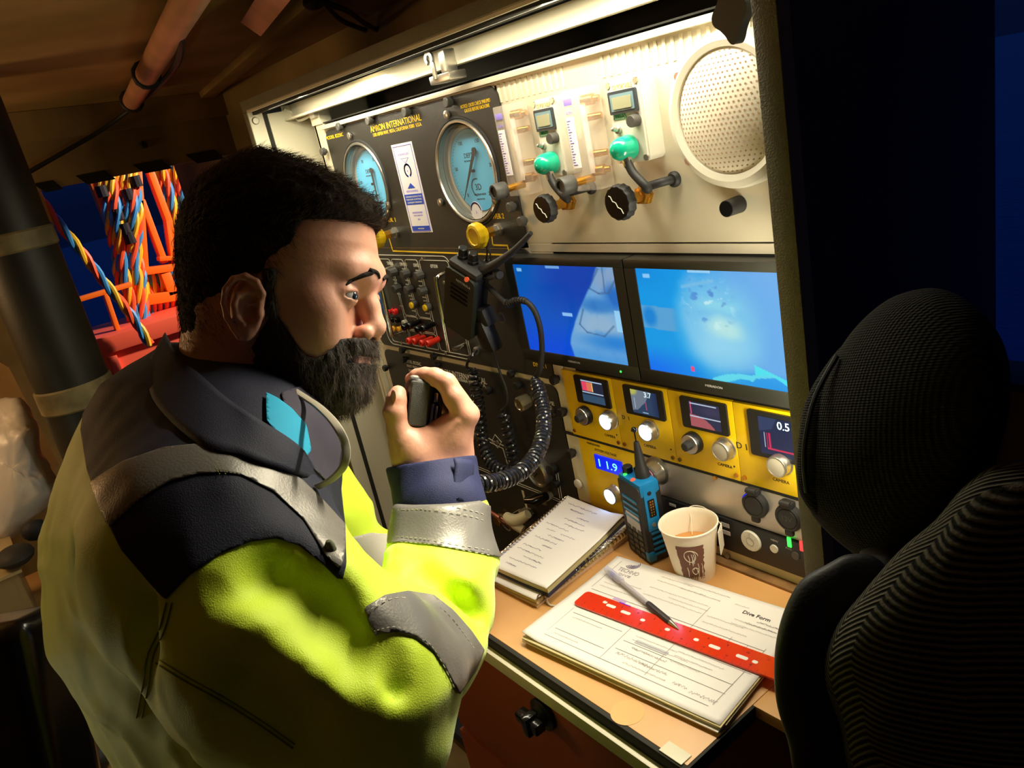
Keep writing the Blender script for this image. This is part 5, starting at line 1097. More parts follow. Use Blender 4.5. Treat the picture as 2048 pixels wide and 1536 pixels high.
for i in range(4): mb.box(.008, W - .010, H - .030 - i * .010, H - .0255 - i * .010, -.001, .0012, .0012, BF)
for i in range(5): mb.box(W - .001, W + .0022, H * .10 + i * .0085, H * .10 + .004 + i * .0085, -DP * .75, -DP * .25, .0012, BF)
mb.build('blue_rib', 'blue_plastic', br)
MB().box(W + .0005, W + .003, H * .60, H * .82, -DP * .58, -DP * .28, .001, BF).build('accessory_port', 'black_gloss', br)
mb = MB()
for i in range(6):
    for j in range(2): mb.box(W + .0028, W + .0034, H * .62 + i * .0042, H * .62 + .0022 + i * .0042, -DP * (.50 - .1 * j), -DP * (.45 - .1 * j), 0, BF)
mb.build('gold_contact', 'brass', br)
MB().lathe([(.0035, 0), (.003, .0015)], BF @ Vector((W + .0012, H * .50, -DP * .42)), BF.to_3x3() @ Vector((1, 0, 0)), 16).build('side_screw', 'steel', br)
MB().lathe([(.0035, 0), (.003, .0012)], BF @ Vector((W + .0012, H * .90, -DP * .42)), BF.to_3x3() @ Vector((1, 0, 0)), 16).build('side_socket', 'rope_black', br)
MB().prism(rrect(W * .62, H * .22, .002, 3, W * .5, H * .475), BF @ Matrix.Translation((0, 0, -.0002)), .0012).build('screen', mat('radio_screen', (190, 186, 200), .25), br)
mb = MB()
for i in range(5):
    for j in range(3): mb.prism(rrect(.011, .0062, .002, 3, W * .5 + (j - 1) * .014, H * .08 + i * .0095), BF @ Matrix.Translation((0, 0, -.0002)), .0014)
mb.build('keypad', 'grey_knob', br)
mb = MB(); mb.lathe([(.0072, 0), (.0072, .010), (.0062, .011)], BF @ Vector((.010, H + .003, -.014)), (0, 0, 1), 18, sq=lambda t: 1 + .06 * math.cos(8 * t)); mb.build('volume_knob', 'black_plastic', br)
mb = MB(); mb.lathe([(.0075, 0), (.0075, .006), (.0066, .007)], BF @ Vector((.019, H + .003, -.028)), (0, 0, 1), 18, sq=lambda t: 1 + .06 * math.cos(8 * t)); mb.build('channel_knob', 'black_plastic', br)
MB().lathe([(.003, 0), (.0026, .0012)], BF @ Vector((.014, H + .0036, -.007)), (0, 0, 1), 12).build('green_light', 'led_green', br)
MB().lathe([(.004, 0), (.0036, .0016)], BF @ Vector((.036, H + .0030, -.006)), BF.to_3x3() @ Vector((0, 1, .5)), 12).build('orange_button', 'orange_plastic', br)
A = BF @ Vector((W - .021, H + .001, -.022)); zz = zfor(A, 884, .9, 1.3); B = Vector((A.x - .002, A.y, zz)); 
MB().lathe([(.0105, 0), (.0105, .012), (.0085, .016), (.0045, (B - A).length - .006), (.0035, (B - A).length)], A, B - A, 14).build('antenna', 'black_rubber', br)
ww = MB(); C_ = B + (B - A).normalized() * .018; ww.tube([B, C_], .001, 6); ww.sph(C_, .0042, 12); ww.build('antenna_tip', 'black_gloss', br)
# ---- paper cup
cb = onZ(1391, 1146, ZD); rb, rt_, hc = .0265, .0385, .092; hc = zfor(cb, 1047, .9, 1.1) - ZD
pc = thing('paper_cup', 'white paper coffee cup with brown swirl print standing on the desk', 'cup', cb)
MB().lathe([(rb * .97, .004), (rb, 0), (rb + .0005, .001), (rt_, hc), (rt_ + .0016, hc + .0008), (rt_ + .0016, hc + .0024), (rt_, hc + .003), (rt_ - .0014, hc + .001), (rt_ - .0024, hc - .004), (rb + (rt_ - rb) * .58, hc * .58)], cb, (0, 0, 1), 72, caps=False).build('cup', mat('cup_white', (240, 228, 206), .6), pc)
MB().lathe([(.001, hc * .585), (rb + (rt_ - rb) * .585 - .0006, hc * .585)], cb, (0, 0, 1), 48, caps=False).build('tea', mat('tea', (196, 138, 74), .1), pc)
mb = MB(); pr = Vector((CAM.x - cb.x, CAM.y - cb.y, 0)).normalized(); a0 = math.atan2(pr.y, pr.x)
def cupP(a, h, off=.0003): r = rb + (rt_ - rb) * (h / hc) + off; return cb + Vector((r * math.cos(a), r * math.sin(a), h))
rs = random.Random(2); rowsA = []
for j in range(25):
    h = .002 + (hc * .80) * j / 24; w0 = .52 + .03 * rs.uniform(-1, 1); w1 = .50 + .03 * rs.uniform(-1, 1); rowsA.append([cupP(a0 - .08 - w0 + (w0 + w1) * i / 14, h) for i in range(15)])
mb.grid(rowsA).build('brown_print', mat('cup_brown', (118, 74, 56), .6), pc)
mb = MB(); P = [cupP(a0 - .1 + .28 * math.cos(t_) * (1 - t_ * .05), hc * (.62 + .12 * math.sin(t_)), .0008) for t_ in np.linspace(0, 8, 40)]; mb.tube(P, .0005, 4)
P = [cupP(a0 + .02 + .16 * math.cos(t_) * (1 - t_ * .07), hc * (.30 + .07 * math.sin(t_)), .0008) for t_ in np.linspace(0, 9, 36)]; mb.tube(P, .0004, 4)
for k in range(9): a_ = a0 - .5 + rs.uniform(0, .9); h0 = rs.uniform(.02, .5) * hc; mb.tube([cupP(a_, h0, .0007), cupP(a_ + .03, h0 + .12 * hc, .0007), cupP(a_, h0 + .2 * hc, .0007)], .0005, 4)
mb.build('swirl_print', 'cup_white', pc)
ra = a0 + 1.25 - .2
q = cb + Vector((0, 0, hc)); tb = thing('tea_bag_string', 'tea bag string and paper tag hanging over the right rim of the cup', 'tea bag', q)
ca = a0 + 1.3
mb = MB(); inner = cb + Vector((.6 * rt_ * math.cos(ca + 1.7), .6 * rt_ * math.sin(ca + 1.7), hc * .6)); mb.tube(smooth_path([inner, cupP(ca + 1.7, hc * .85, -.003), cupP(ca + 1.7, hc + .003, .0), cupP(ca + 1.2, hc + .002, .003), cupP(ca + .2, hc * .95, .004), cupP(ca, hc * .85, .004)]), .0006, 5); mb.build('string', 'cup_white', tb)
tcp = cupP(ca, hc * .72, .006); tn = Vector((math.cos(ca), math.sin(ca), 0)); MB().box(-.0125, .0125, -.017, .017, -.0005, .0005, 0, frame(tcp, Vector((0, 0, 1)).cross(tn), (0, 0, 1))).build('tag', 'cup_white', tb)
# ================================================================ chair and things at the left
def pillow(outline, d, hf, hb, n=10, pw=2.2, grow=0, drot=None):
    """closed cushion whose widest outline is given in view directions at depth d; drot gives depth change over the outline"""
    P = smooth_path([(x, y, 0) for x, y in outline], 5, True); cx = sum(p.x for p in P) / len(P); cy = sum(p.y for p in P) / len(P)
    mb = MB(); rings = []
    def pt(p, s, h):
        x = cx + (p.x - cx) * s; y = cy + (p.y - cy) * s; dd = d + (drot[0] * (x - cx) + drot[1] * (y - cy) if drot else 0); return D(x, y, dd + h)
    S = [math.sin(PI / 2 * i / n) for i in range(n + 1)]
    for i in range(n + 1):
        s = S[i] if i else .02; rings.append([pt(p, s, -hf * (1 - s ** pw) ** (1 / pw) if s < 1 else 0) for p in P])
    for i in range(n - 1, -1, -1):
        s = S[i] if i else .02; rings.append([pt(p, s, hb * (1 - s ** pw) ** (1 / pw)) for p in P])
    V = [[mb.b.verts.new(p) for p in r] for r in rings]
    for a, b in zip(V, V[1:]):
        for i in range(len(a)): mb.b.faces.new((a[i], a[(i + 1) % len(a)], b[(i + 1) % len(a)], b[i]))
    mb.b.faces.new(V[0]); mb.b.faces.new(list(reversed(V[-1]))); return mb, P
# weave materials
def weave(name, c1, c2, f, zig=0, rough=.9):
    m = bpy.data.materials.new(name); m.use_nodes = True; nt = m.node_tree; b = nt.nodes['Principled BSDF']; b.inputs['Roughness'].default_value = rough; b.inputs['Specular IOR Level'].default_value = .2
    N = nt.nodes.new; L = nt.links.new; tc = N('ShaderNodeTexCoord'); mp = N('ShaderNodeMapping'); mp.inputs['Rotation'].default_value = (.3, .2, .9); L(tc.outputs['Object'], mp.inputs['Vector']); sx = N('ShaderNodeSeparateXYZ'); L(mp.outputs['Vector'], sx.inputs[0])
    def mth(op, a, b_=None):
        n = N('ShaderNodeMath'); n.operation = op
        for i, q in enumerate((a, b_)):
            if q is None: continue
            if isinstance(q, (int, float)): n.inputs[i].default_value = q
            else: L(q, n.inputs[i])
        return n.outputs[0]
    if zig: g = mth('SINE', mth('MULTIPLY', mth('ADD', sx.outputs['Z'], mth('PINGPONG', sx.outputs['X'], zig)), f))
    else: g = mth('MULTIPLY', mth('SINE', mth('MULTIPLY', mth('ADD', sx.outputs['X'], sx.outputs['Z']), f)), mth('SINE', mth('MULTIPLY', mth('SUBTRACT', sx.outputs['X'], sx.outputs['Z']), f)))
    no = N('ShaderNodeTexNoise'); no.inputs['Scale'].default_value = 400; L(tc.outputs['Object'], no.inputs['Vector']); g = mth('ADD', g, mth('SUBTRACT', no.outputs['Fac'], .5))
    r = N('ShaderNodeValToRGB'); r.color_ramp.elements[0].color = lin(c1); r.color_ramp.elements[1].color = lin(c2); r.color_ramp.elements[0].position = .3; r.color_ramp.elements[1].position = .8
    L(mth('ADD', mth('MULTIPLY', g, .5), .5), r.inputs['Fac']); L(r.outputs['Color'], b.inputs['Base Color']); bu = N('ShaderNodeBump'); bu.inputs['Strength'].default_value = .7; bu.inputs['Distance'].default_value = .001; L(g, bu.inputs['Height']); L(bu.outputs['Normal'], b.inputs['Normal']); MATS[name] = m
weave('herringbone', (24, 24, 24), (104, 98, 86), 1300, .014); weave('mesh_fabric', (20, 20, 20), (52, 50, 46), 1500)
ch = thing('office_chair', 'black high-backed chair with headrest in the right foreground', 'chair', D(1800, 1300, .62))
mat('chair_frame', (30, 30, 30), .55, bump=.2, bs=400)
hb, P = pillow([(1668, 716), (1622, 800), (1603, 890), (1602, 960), (1625, 1030), (1690, 1095), (1760, 1134), (1800, 1120), (1900, 1050), (1985, 930), (2020, 810), (2012, 700), (1960, 620), (1880, 577), (1790, 592), (1720, 645)], .63, .042, .018, pw=2.4, drot=(-.00025, 0))
hp = hb.build('headrest', 'mesh_fabric', ch, 60)
pp = smooth_path([D(x, y, .63 + .009) for x, y in ((1674, 712), (1632, 790), (1612, 870), (1608, 930), (1614, 985))], 6); MB().tube(pp, .0022, 8).build('piping', 'chair_frame', hp)
pad, _ = pillow([(1662, 716), (1612, 800), (1596, 890), (1595, 960), (1606, 1000), (1640, 1035), (1700, 1030), (1760, 900), (1750, 740), (1700, 690)], .66, .018, .024, pw=2.6); pad.build('front_pad', 'mesh_fabric', hp, 60)
fb, _ = pillow([(1655, 1128), (1600, 1163), (1565, 1230), (1549, 1310), (1552, 1400), (1575, 1480), (1610, 1580), (1760, 1600), (1800, 1400), (1810, 1200), (1760, 1120), (1700, 1108)], .60, .016, .016, pw=3); fb.build('back_shell', 'chair_frame', ch, 60)
bb, _ = pillow([(1800, 1100), (1722, 1188), (1676, 1245), (1650, 1310), (1650, 1370), (1678, 1450), (1720, 1580), (1900, 1700), (2200, 1640), (2220, 1150), (2130, 940), (2010, 925), (1930, 970), (1870, 1040)], .57, .04, .018, pw=2.6, drot=(-.0001, 0)); bb.build('backrest', 'herringbone', ch, 60)
MB().tube(smooth_path([D(1770, 1110, .63), D(1790, 1160, .605), D(1810, 1240, .60)]), .02, 14).build('headrest_post', 'chair_frame', ch)
s0 = Vector((-.12, -.42, 0)); MB().box(s0.x - .24, s0.x + .24, s0.y - .24, s0.y + .24, .44, .52, .03).build('seat', 'herringbone', ch); MB().cyl((s0.x, s0.y, .1), (s0.x, s0.y, .46), .03).build('gas_column', 'chair_frame', ch)
for k in range(5):
    a = 2 * PI * k / 5; MB().tube([(s0.x, s0.y, .12), (s0.x + .28 * math.cos(a), s0.y + .28 * math.sin(a), .06)], [.03, .018], 8).build('foot', 'chair_frame', ch); MB().cyl((s0.x + .28 * math.cos(a), s0.y + .28 * math.sin(a) - .012, .03), (s0.x + .28 * math.cos(a), s0.y + .28 * math.sin(a) + .012, .03), .03).build('castor', 'chair_frame', ch)
# ---- bench with bins and bag at the left
ZB = .62
bt = onZ(150, 1330, ZB)
bn = thing('work_bench', 'tan wooden bench top behind the man at the left edge', 'bench', (bt.x, bt.y, 0))
e0 = onZ(0, 1150, ZB); 
mat('bench_tan', (186, 146, 90), .6, col2=(150, 112, 62), vs=5)
MB().box(-2.35, -.98, -1.6, -.42 - .22, ZB - .03, ZB, .003).build('bench_top', 'bench_tan', bn)
for x in (-2.3, -1.05):
    for y in (-1.5, -.70): MB().box(x - .03, x + .03, y - .03, y + .03, 0, ZB - .03, .004).build('leg', 'bench_tan', bn)
q0 = onZ(40, 1285, ZB)
bi = thing('storage_bin', 'clear plastic storage bin on the tan bench, below the crumpled white bag', 'bin', q0)
dX = Vector((.35, .94, 0)).normalized(); 
g0 = onZ(92, 1262, ZB); BFm = frame(g0 - Vector((0, 1, 0)) * .42, Vector((0, 1, 0)), (0, 0, 1)); hz = zfor(g0, 1130, .5, 1.2) - ZB
mb = MB(); Wb, Db = .42, .26
mb.box(0, Wb, 0, hz - .02, -.003, 0, .001, BFm); mb.box(0, Wb, 0, hz - .02, -Db, -Db + .003, .001, BFm); mb.box(0, .003, 0, hz - .02, -Db, 0, .001, BFm); mb.box(Wb - .003, Wb, 0, hz - .02, -Db, 0, .001, BFm); mb.box(0, Wb, 0, .003, -Db, 0, .001, BFm); mb.build('tub', mat('bin_plastic', (170, 150, 104), .25, alpha=.55), bi)
MB().box(-.008, Wb + .008, hz - .02, hz - .012, -Db - .008, .008, .002, BFm).build('lid', mat('bin_lid', (196, 176, 128), .3, alpha=.7), bi)
MB().box(.015, Wb - .02, .004, hz * .45, -Db + .02, -.02, .01, BFm).build('contents', mat('bin_content', (140, 110, 70), .8), bi)
lid = ZB + hz - .012
nx = Vector((BFm[0][2], BFm[1][2], 0))
for k, (px, py, rr, c_, lb) in enumerate(((30, 1112, (.05, .04, .022), (34, 34, 30), 'dark tool bundle on the lid of the clear storage bin'), (70, 1060, (.025, .03, .025), (14, 22, 30), 'small dark blue pouch between the white bag and his jacket'))):
    q = onZ(px, py, lid + rr[2]); tag(MB().sph(q, rr, 16).build('tool_pouch', mat('pouch%d' % k, c_, .7, bump=.5, bs=90)), lb, 'pouch')
q = onZ(2, 1068, lid); dq = proj(q)[2]
bg_, _ = pillow([(-60, 820), (-10, 800), (40, 798), (70, 830), (82, 880), (104, 920), (116, 965), (100, 1010), (60, 1040), (20, 1082), (-30, 1085), (-80, 1000), (-90, 880)], dq, .07, .06, pw=2, n=22)
for v in bg_.b.verts:
    n_ = noise.fractal(v.co * 14, .8, 2.1, 5); r_ = abs(noise.noise(v.co * 9 + Vector((3, 1, 2)))); v.co += (v.co - q).normalized() * (.012 * n_ - .02 * r_)
tag(bg_.build('plastic_bag', mat('bag_white', (206, 204, 200), .35, spec=.6, bump=.6, bs=35), None, 80), 'crumpled translucent white plastic bag at the left edge', 'bag')
cw = thing('light_board', 'pale board leaning behind the crumpled bag beside the dark post', 'board', onX(30, 850, -2.5))
P0, P1, P2, P3 = onX(-60, 690, -2.5), onX(18, 735, -2.5), onX(118, 930, -2.5), onX(-60, 1100, -2.5); mb = MB(); mb.raw([*(P0, P1, P2, P3), *(p + Vector((-.015, 0, 0)) for p in (P0, P1, P2, P3))], [(0, 1, 2, 3), (7, 6, 5, 4), (0, 4, 5, 1), (1, 5, 6, 2), (2, 6, 7, 3), (3, 7, 4, 0)]); mb.build('board', 'bench_tan', cw)
# black case in the left foreground
dc = 1.0
cs = thing('black_case', 'glossy black hard case with a light edge strip in the lower left corner', 'case', D(60, 1400, dc))
A, B, C = D(-40, 1262, dc + .05), D(40, 1262, dc), D(150, 1600, dc - .02); upv = (A + B) / 2 - (D(20, 1700, dc - .02))
Fc = frame(D(-60, 1600, dc + .02), D(120, 1600, dc - .01) - D(-60, 1600, dc + .05), D(30, 1250, dc + .06) - D(110, 1560, dc)); hL = (D(30, 1250, dc + .06) - D(110, 1560, dc)).length
Fc = frame(D(-120, 1640, dc), D(130, 1590, dc) - D(-120, 1640, dc), D(20, 1250, dc) - D(128, 1590, dc))
wc_ = (D(130, 1590, dc) - D(-120, 1640, dc)).length; hc_ = (D(20, 1250, dc) - D(128, 1590, dc)).length
MB().box(0, wc_ * .93, -.20, hc_, -.12, 0, .03, Fc, 5).build('shell', mat('case_black', (18, 18, 18), .22, bump=.05, bs=300), cs)
MB().box(wc_ * .35, wc_ * .37, .0, hc_ * .78, .0, .002, .0005, Fc).build('edge_strip', 'cream', cs)
mb = MB(); mb.sph(onZ(192, 1512, ZB + .022), (.034, .026, .022), 16); tag(mb.build('rubber_handle', 'black_rubber'), 'black rubber grip showing between the black case and his jacket hem', 'grip')
# ================================================================ volume modelling for the person
import openvdb as vdb
def V3(px, py, d): return np.array([(px - 1024) / FPX * d, (py - 768) / FPX * d, d])     # right, down, forward of the view axes
AX = np.array([[RT.x, RT.y, RT.z], [DN.x, DN.y, DN.z], [FW.x, FW.y, FW.z]])
def toW(P): return np.asarray(P) @ AX + np.array(CAM)
_lat = rng.uniform(-1, 1, (32, 32, 32)).astype(np.float32)
def vnoise(x, y, z):
    xi, yi_, zi = np.floor(x).astype(int), np.floor(y).astype(int), np.floor(z).astype(int); fx, fy, fz = x - xi, y - yi_, z - zi
    fx = fx * fx * (3 - 2 * fx); fy = fy * fy * (3 - 2 * fy); fz = fz * fz * (3 - 2 * fz); r = 0
    for a in (0, 1):
        for b in (0, 1):
            for c in (0, 1):
                r = r + _lat[(xi + a) & 31, (yi_ + b) & 31, (zi + c) & 31] * (fx if a else 1 - fx) * (fy if b else 1 - fy) * (fz if c else 1 - fz)
    return r
def smin(a, b, k):
    if k <= 0: return np.minimum(a, b)
    h = np.clip(.5 + .5 * (b - a) / k, 0, 1); return b + (a - b) * h - k * h * (1 - h)
class Vol:
    def __init__(s, lo, hi, h):
        s.lo = np.array(lo, float); s.h = h; s.n = np.ceil((np.array(hi) - s.lo) / h).astype(int) + 1; s.d = np.full(s.n, .5, np.float32)
    def sub(s, lo, hi):
        a = np.clip(np.floor((np.array(lo) - s.lo) / s.h).astype(int), 0, s.n); b = np.clip(np.ceil((np.array(hi) - s.lo) / s.h).astype(int) + 1, 0, s.n)
        sl = tuple(slice(i, j) for i, j in zip(a, b)); g = [(np.arange(i, j) * s.h + o).astype(np.float32) for i, j, o in zip(a, b, s.lo)]
        return sl, np.meshgrid(*g, indexing='ij', sparse=True)
    def op(s, fn, lo, hi, k=0, mode='add'):
        sl, (x, y, z) = s.sub(np.array(lo) - k - .004, np.array(hi) + k + .004)
        if s.d[sl].size == 0: return s
        b = fn(x, y, z); a = s.d[sl]
        s.d[sl] = smin(a, b, k) if mode == 'add' else -smin(-a, b, k); return s
    def cone(s, a, b, ra, rb, k=0, mode='add'):
        a, b = np.array(a, float), np.array(b, float); ab = b - a; L2 = ab @ ab + 1e-12; R = max(ra, rb)
        def f(x, y, z):
            t = np.clip(((x - a[0]) * ab[0] + (y - a[1]) * ab[1] + (z - a[2]) * ab[2]) / L2, 0, 1)
            return np.sqrt((x - a[0] - t * ab[0]) ** 2 + (y - a[1] - t * ab[1]) ** 2 + (z - a[2] - t * ab[2]) ** 2) - (ra + (rb - ra) * t)
        return s.op(f, np.minimum(a, b) - R, np.maximum(a, b) + R, k, mode)
    def chain(s, P, R, k=0, mode='add'):
        for i in range(len(P) - 1): s.cone(P[i], P[i + 1], R[i], R[i + 1], k, mode)
        return s
    def ell(s, c, r, k=0, mode='add', M=None):
        c = np.array(c, float); r = np.array(r, float); R = r.max(); M_ = np.eye(3) if M is None else np.array(M)
        def f(x, y, z):
            X, Y, Z = x - c[0], y - c[1], z - c[2]
            q = [M_[i][0] * X + M_[i][1] * Y + M_[i][2] * Z for i in range(3)]
            k0 = np.sqrt(sum((q[i] / r[i]) ** 2 for i in range(3))) + 1e-9; k1 = np.sqrt(sum((q[i] / r[i] ** 2) ** 2 for i in range(3))) + 1e-9
            return k0 * (k0 - 1) / k1
        return s.op(f, c - R, c + R, k, mode)
    def mesh(s, smooth=2, T=None):
        g = vdb.FloatGrid(.5); g.copyFromArray(np.ascontiguousarray(s.d.astype(np.float32))); P, Q = g.convertToQuads(isovalue=0.0)
        P = P.astype(float) * s.h + s.lo
        E = np.concatenate([Q[:, [0, 1]], Q[:, [1, 2]], Q[:, [2, 3]], Q[:, [3, 0]]]).astype(int)
        for _ in range(smooth):
            acc = np.zeros_like(P); cnt = np.zeros(len(P)); np.add.at(acc, E[:, 0], P[E[:, 1]]); np.add.at(acc, E[:, 1], P[E[:, 0]]); np.add.at(cnt, E[:, 0], 1); np.add.at(cnt, E[:, 1], 1)
            P = P * .5 + .5 * acc / np.maximum(cnt, 1)[:, None]
        return (T(P) if T else P), Q[:, ::-1].astype(int)
def normals(P, Q):
    n = np.cross(P[Q[:, 2]] - P[Q[:, 0]], P[Q[:, 3]] - P[Q[:, 1]]); N = np.zeros_like(P)
    for i in range(4): np.add.at(N, Q[:, i], n)
    return N / (np.linalg.norm(N, axis=1)[:, None] + 1e-12)
def npmesh(name, P, Q, m, parent, smooth=180):
    me = bpy.data.meshes.new(name); me.from_pydata(np.asarray(P).tolist(), [], np.asarray(Q).tolist() if not isinstance(Q, list) else Q); me.update()
    o = link(name, me, m, parent, 0); me.polygons.foreach_set('use_smooth', [True] * len(me.polygons)); return o
def sdpoly(px, py, poly):
    """signed distance (negative inside) to a closed polygon"""
    P = np.array(poly, float); d = np.full(px.shape, 1e9); ins = np.zeros(px.shape, bool); n = len(P)
    for i in range(n):
        a, b = P[i], P[(i + 1) % n]; e = b - a; wx, wy = px - a[0], py - a[1]; t = np.clip((wx * e[0] + wy * e[1]) / (e @ e + 1e-12), 0, 1)
        d = np.minimum(d, (wx - e[0] * t) ** 2 + (wy - e[1] * t) ** 2); c = ((a[1] > py) != (b[1] > py)) & (px < (b[0] - a[0]) * (py - a[1]) / (b[1] - a[1] + 1e-12) + a[0]); ins ^= c
    d = np.sqrt(d); return np.where(ins, -d, d)
def smoothpoly(poly, n=6): return [(p.x, p.y) for p in smooth_path([(x, y, 0) for x, y in poly], n, True)]
def clip(P, Q, f):
    """keep the part of the surface where f<0, cutting faces along f=0"""
    T = np.concatenate([Q[:, [0, 1, 2]], Q[:, [0, 2, 3]]]); inn = f < 0; cnt = inn[T].sum(1)
    V = [tuple(p) for p in P]; F = []; cache = {}
    full = T[cnt == 3].tolist()
    def cut(a, b):
        key = (a, b) if a < b else (b, a)
        if key not in cache:
            t = f[key[0]] / (f[key[0]] - f[key[1]]); cache[key] = len(V); V.append(tuple(P[key[0]] * (1 - t) + P[key[1]] * t))
        return cache[key]
    for tri in T[(cnt > 0) & (cnt < 3)].tolist():
        out = []
        for i in range(3):
            a, b = tri[i], tri[(i + 1) % 3]
            if inn[a]: out.append(a)
            if inn[a] != inn[b]: out.append(cut(a, b))
        F.append(out)
    F = full + F; used = sorted({i for t in F for i in t}); mp = {o: i for i, o in enumerate(used)}
    return np.array([V[i] for i in used]), [[mp[i] for i in t] for t in F]
def unproj(P):      # view coords -> image coords
    return 1024 + FPX * P[:, 0] / P[:, 2], 768 + FPX * P[:, 1] / P[:, 2]
# ================================================================ the man
mat('hivis', (218, 246, 38), .62, sheen=.3, bump=.25, bs=900)
mat('navy_cloth', (13, 17, 42), .75, bump=.3, bs=900)
mat('navy_cuff', (28, 34, 78), .75, bump=.3, bs=900)
mat('tape_silver', (122, 118, 112), .45, metal=.25, bump=.15, bs=500)
mat('stitch', (206, 200, 180), .8); mat('seam_dark', (120, 140, 20), .8); mat('teal_shirt', (10, 150, 190), .8); mat('collar_lining', (46, 40, 58), .8)
sk = mat('skin', (206, 148, 124), .5, bump=.12, bs=260, var=.06, vs=30)
sk.node_tree.nodes['Principled BSDF'].inputs['Subsurface Weight'].default_value = .12; sk.node_tree.nodes['Principled BSDF'].inputs['Subsurface Radius'].default_value = (.012, .004, .002); sk.node_tree.nodes['Principled BSDF'].inputs['Subsurface Scale'].default_value = .6
mat('skin_nail', (224, 158, 142), .35); mat('hair_dark', (26, 18, 12), .85, spec=.2, bump=.6, bs=260); mat('beard_dark', (30, 20, 14), .8, bump=.7, bs=300); mat('eye_white', (170, 164, 166), .12); mat('iris', (40, 46, 60), .08, coat=.8); mat('lips', (176, 92, 84), .45)
man = thing('person', 'bearded man in navy and yellow reflective jacket speaking into a hand microphone', 'person', toW(V3(400, 1300, .8)).tolist())
# ---------------- jacket
J = Vol(V3(20, 560, .80) * np.array([1, 1, 0]) + np.array([-.06, -.02, .46]), [.02, .53, 1.22], .0042)
ys = np.array([690, 730, 770, 830, 900, 980, 1080, 1200, 1310, 1390, 1470, 1560, 1700]) 
lft = np.array([330, 262, 200, 166, 132, 101, 74, 80, 97, 140, 185, 240, 300]); rgt = np.array([520, 580, 628, 666, 680, 682, 700, 742, 770, 780, 780, 780, 780])
hzs = np.array([.04, .08, .12, .165, .195, .21, .215, .21, .205, .20, .195, .19, .19]); dz0 = .80; sc0 = dz0 / FPX
yy_ = (ys - 768) * sc0; cx0 = ((lft + rgt) / 2 - 1024) * sc0; hx0 = (rgt - lft) / 2 * sc0
def torso(x, y, z):
    px = FPX * x / z; Y = np.clip(y / z * .80, yy_[0], yy_[-1]); c = np.interp(Y, yy_, cx0) / sc0; a = np.interp(Y, yy_, hx0) / sc0; w = np.interp(Y, yy_, hzs); cz = .815
    d = (((np.abs(px - c) / a) ** 2.3 + (np.abs(z - cz) / w) ** 2.3) ** (1 / 2.3) - 1) * np.minimum(a * z / FPX, w)
    return np.maximum(d, (yy_[0] - y / z * .80))
J.op(torso, [-.6, -.06, .55], [.0, .56, 1.08])
J.chain([V3(395, 1060, .70), V3(420, 1120, .65), V3(560, 1285, .61), V3(735, 1372, .60), V3(800, 1360, .625)], [.085, .088, .082, .064, .047], .045)
J.chain([V3(800, 1360, .625), V3(842, 1290, .69), V3(868, 1210, .745), V3(884, 1110, .795), V3(886, 1010, .825)], [.047, .055, .057, .0545, .0515], .012)
J.chain([V3(700, 1470, .60), V3(790, 1490, .60), V3(785, 1580, .60)], [.05, .034, .034], .03)
J.chain([V3(560, 960, .98), V3(650, 1060, .99), V3(712, 1130, 1.00), V3(826, 1130, 1.05)], [.085, .062, .050, .043], .03)      # left sleeve
# folds: ridges and hollows of the cloth
for P_, r, k in (([(395, 1195, .57), (500, 1262, .545), (640, 1340, .54), (765, 1400, .545)], .012, .03), ([(560, 1085, .60), (650, 1165, .585), (735, 1262, .575), (800, 1310, .575)], .014, .03), ([(800, 1290, .575), (806, 1345, .565), (792, 1420, .565), (780, 1530, .572)], .010, .016),
                 ([(735, 1300, .575), (768, 1350, .56), (778, 1405, .56), (760, 1440, .56)], .009, .014), ([(860, 1300, .625), (880, 1370, .61), (868, 1440, .60), (862, 1530, .60)], .009, .014), ([(905, 1290, .655), (898, 1340, .635), (880, 1390, .62)], .008, .014),
                 ([(800, 1100, .745), (860, 1128, .735), (930, 1165, .74), (968, 1200, .75)], .009, .016), ([(778, 1105, .755), (800, 1140, .735), (830, 1175, .725)], .009, .014), ([(745, 1195, .74), (800, 1180, .70), (880, 1215, .69)], .007, .014),
                 ([(110, 1150, .80), (150, 1290, .80), (250, 1400, .72), (370, 1480, .66)], .014, .03), ([(250, 1115, .70), (255, 1190, .66), (290, 1270, .62)], .012, .025), ([(190, 1010, .72), (210, 1100, .69), (300, 1190, .62)], .010, .03), ([(440, 1420, .575), (520, 1455, .56), (620, 1500, .56)], .012, .025), ([(420, 1500, .60), (540, 1540, .58)], .014, .025)):
    J.chain([V3(*p) for p in P_], [r * .8] + [r * 1.3] * (len(P_) - 2) + [r * .6], k * .6)
for P_, r, k in (([(560, 1150, .553), (640, 1205, .54), (720, 1300, .53)], .012, .03), ([(110, 1190, .64), (170, 1130, .62), (250, 1080, .60)], .009, .02), ([(760, 1270, .545), (786, 1320, .54), (784, 1380, .54)], .006, .012), ([(850, 1150, .705), (900, 1185, .695), (950, 1235, .705)], .008, .016), ([(300, 1210, .555), (285, 1300, .55), (270, 1420, .56)], .006, .014), ([(480, 1380, .525), (600, 1440, .52)], .010, .025)):
    J.chain([V3(*p) for p in P_], [r] * len(P_), k, 'sub')
# hollow of the neck opening
J.chain([V3(520, 650, .82), V3(500, 780, .82)], [.07, .05], .01, 'sub')
J.chain([V3(560, 700, .84), V3(600, 850, .84)], [.045, .03], .01, 'sub'); J.chain([V3(500, 700, .79), V3(548, 815, .79)], [.05, .030], .012, 'sub')
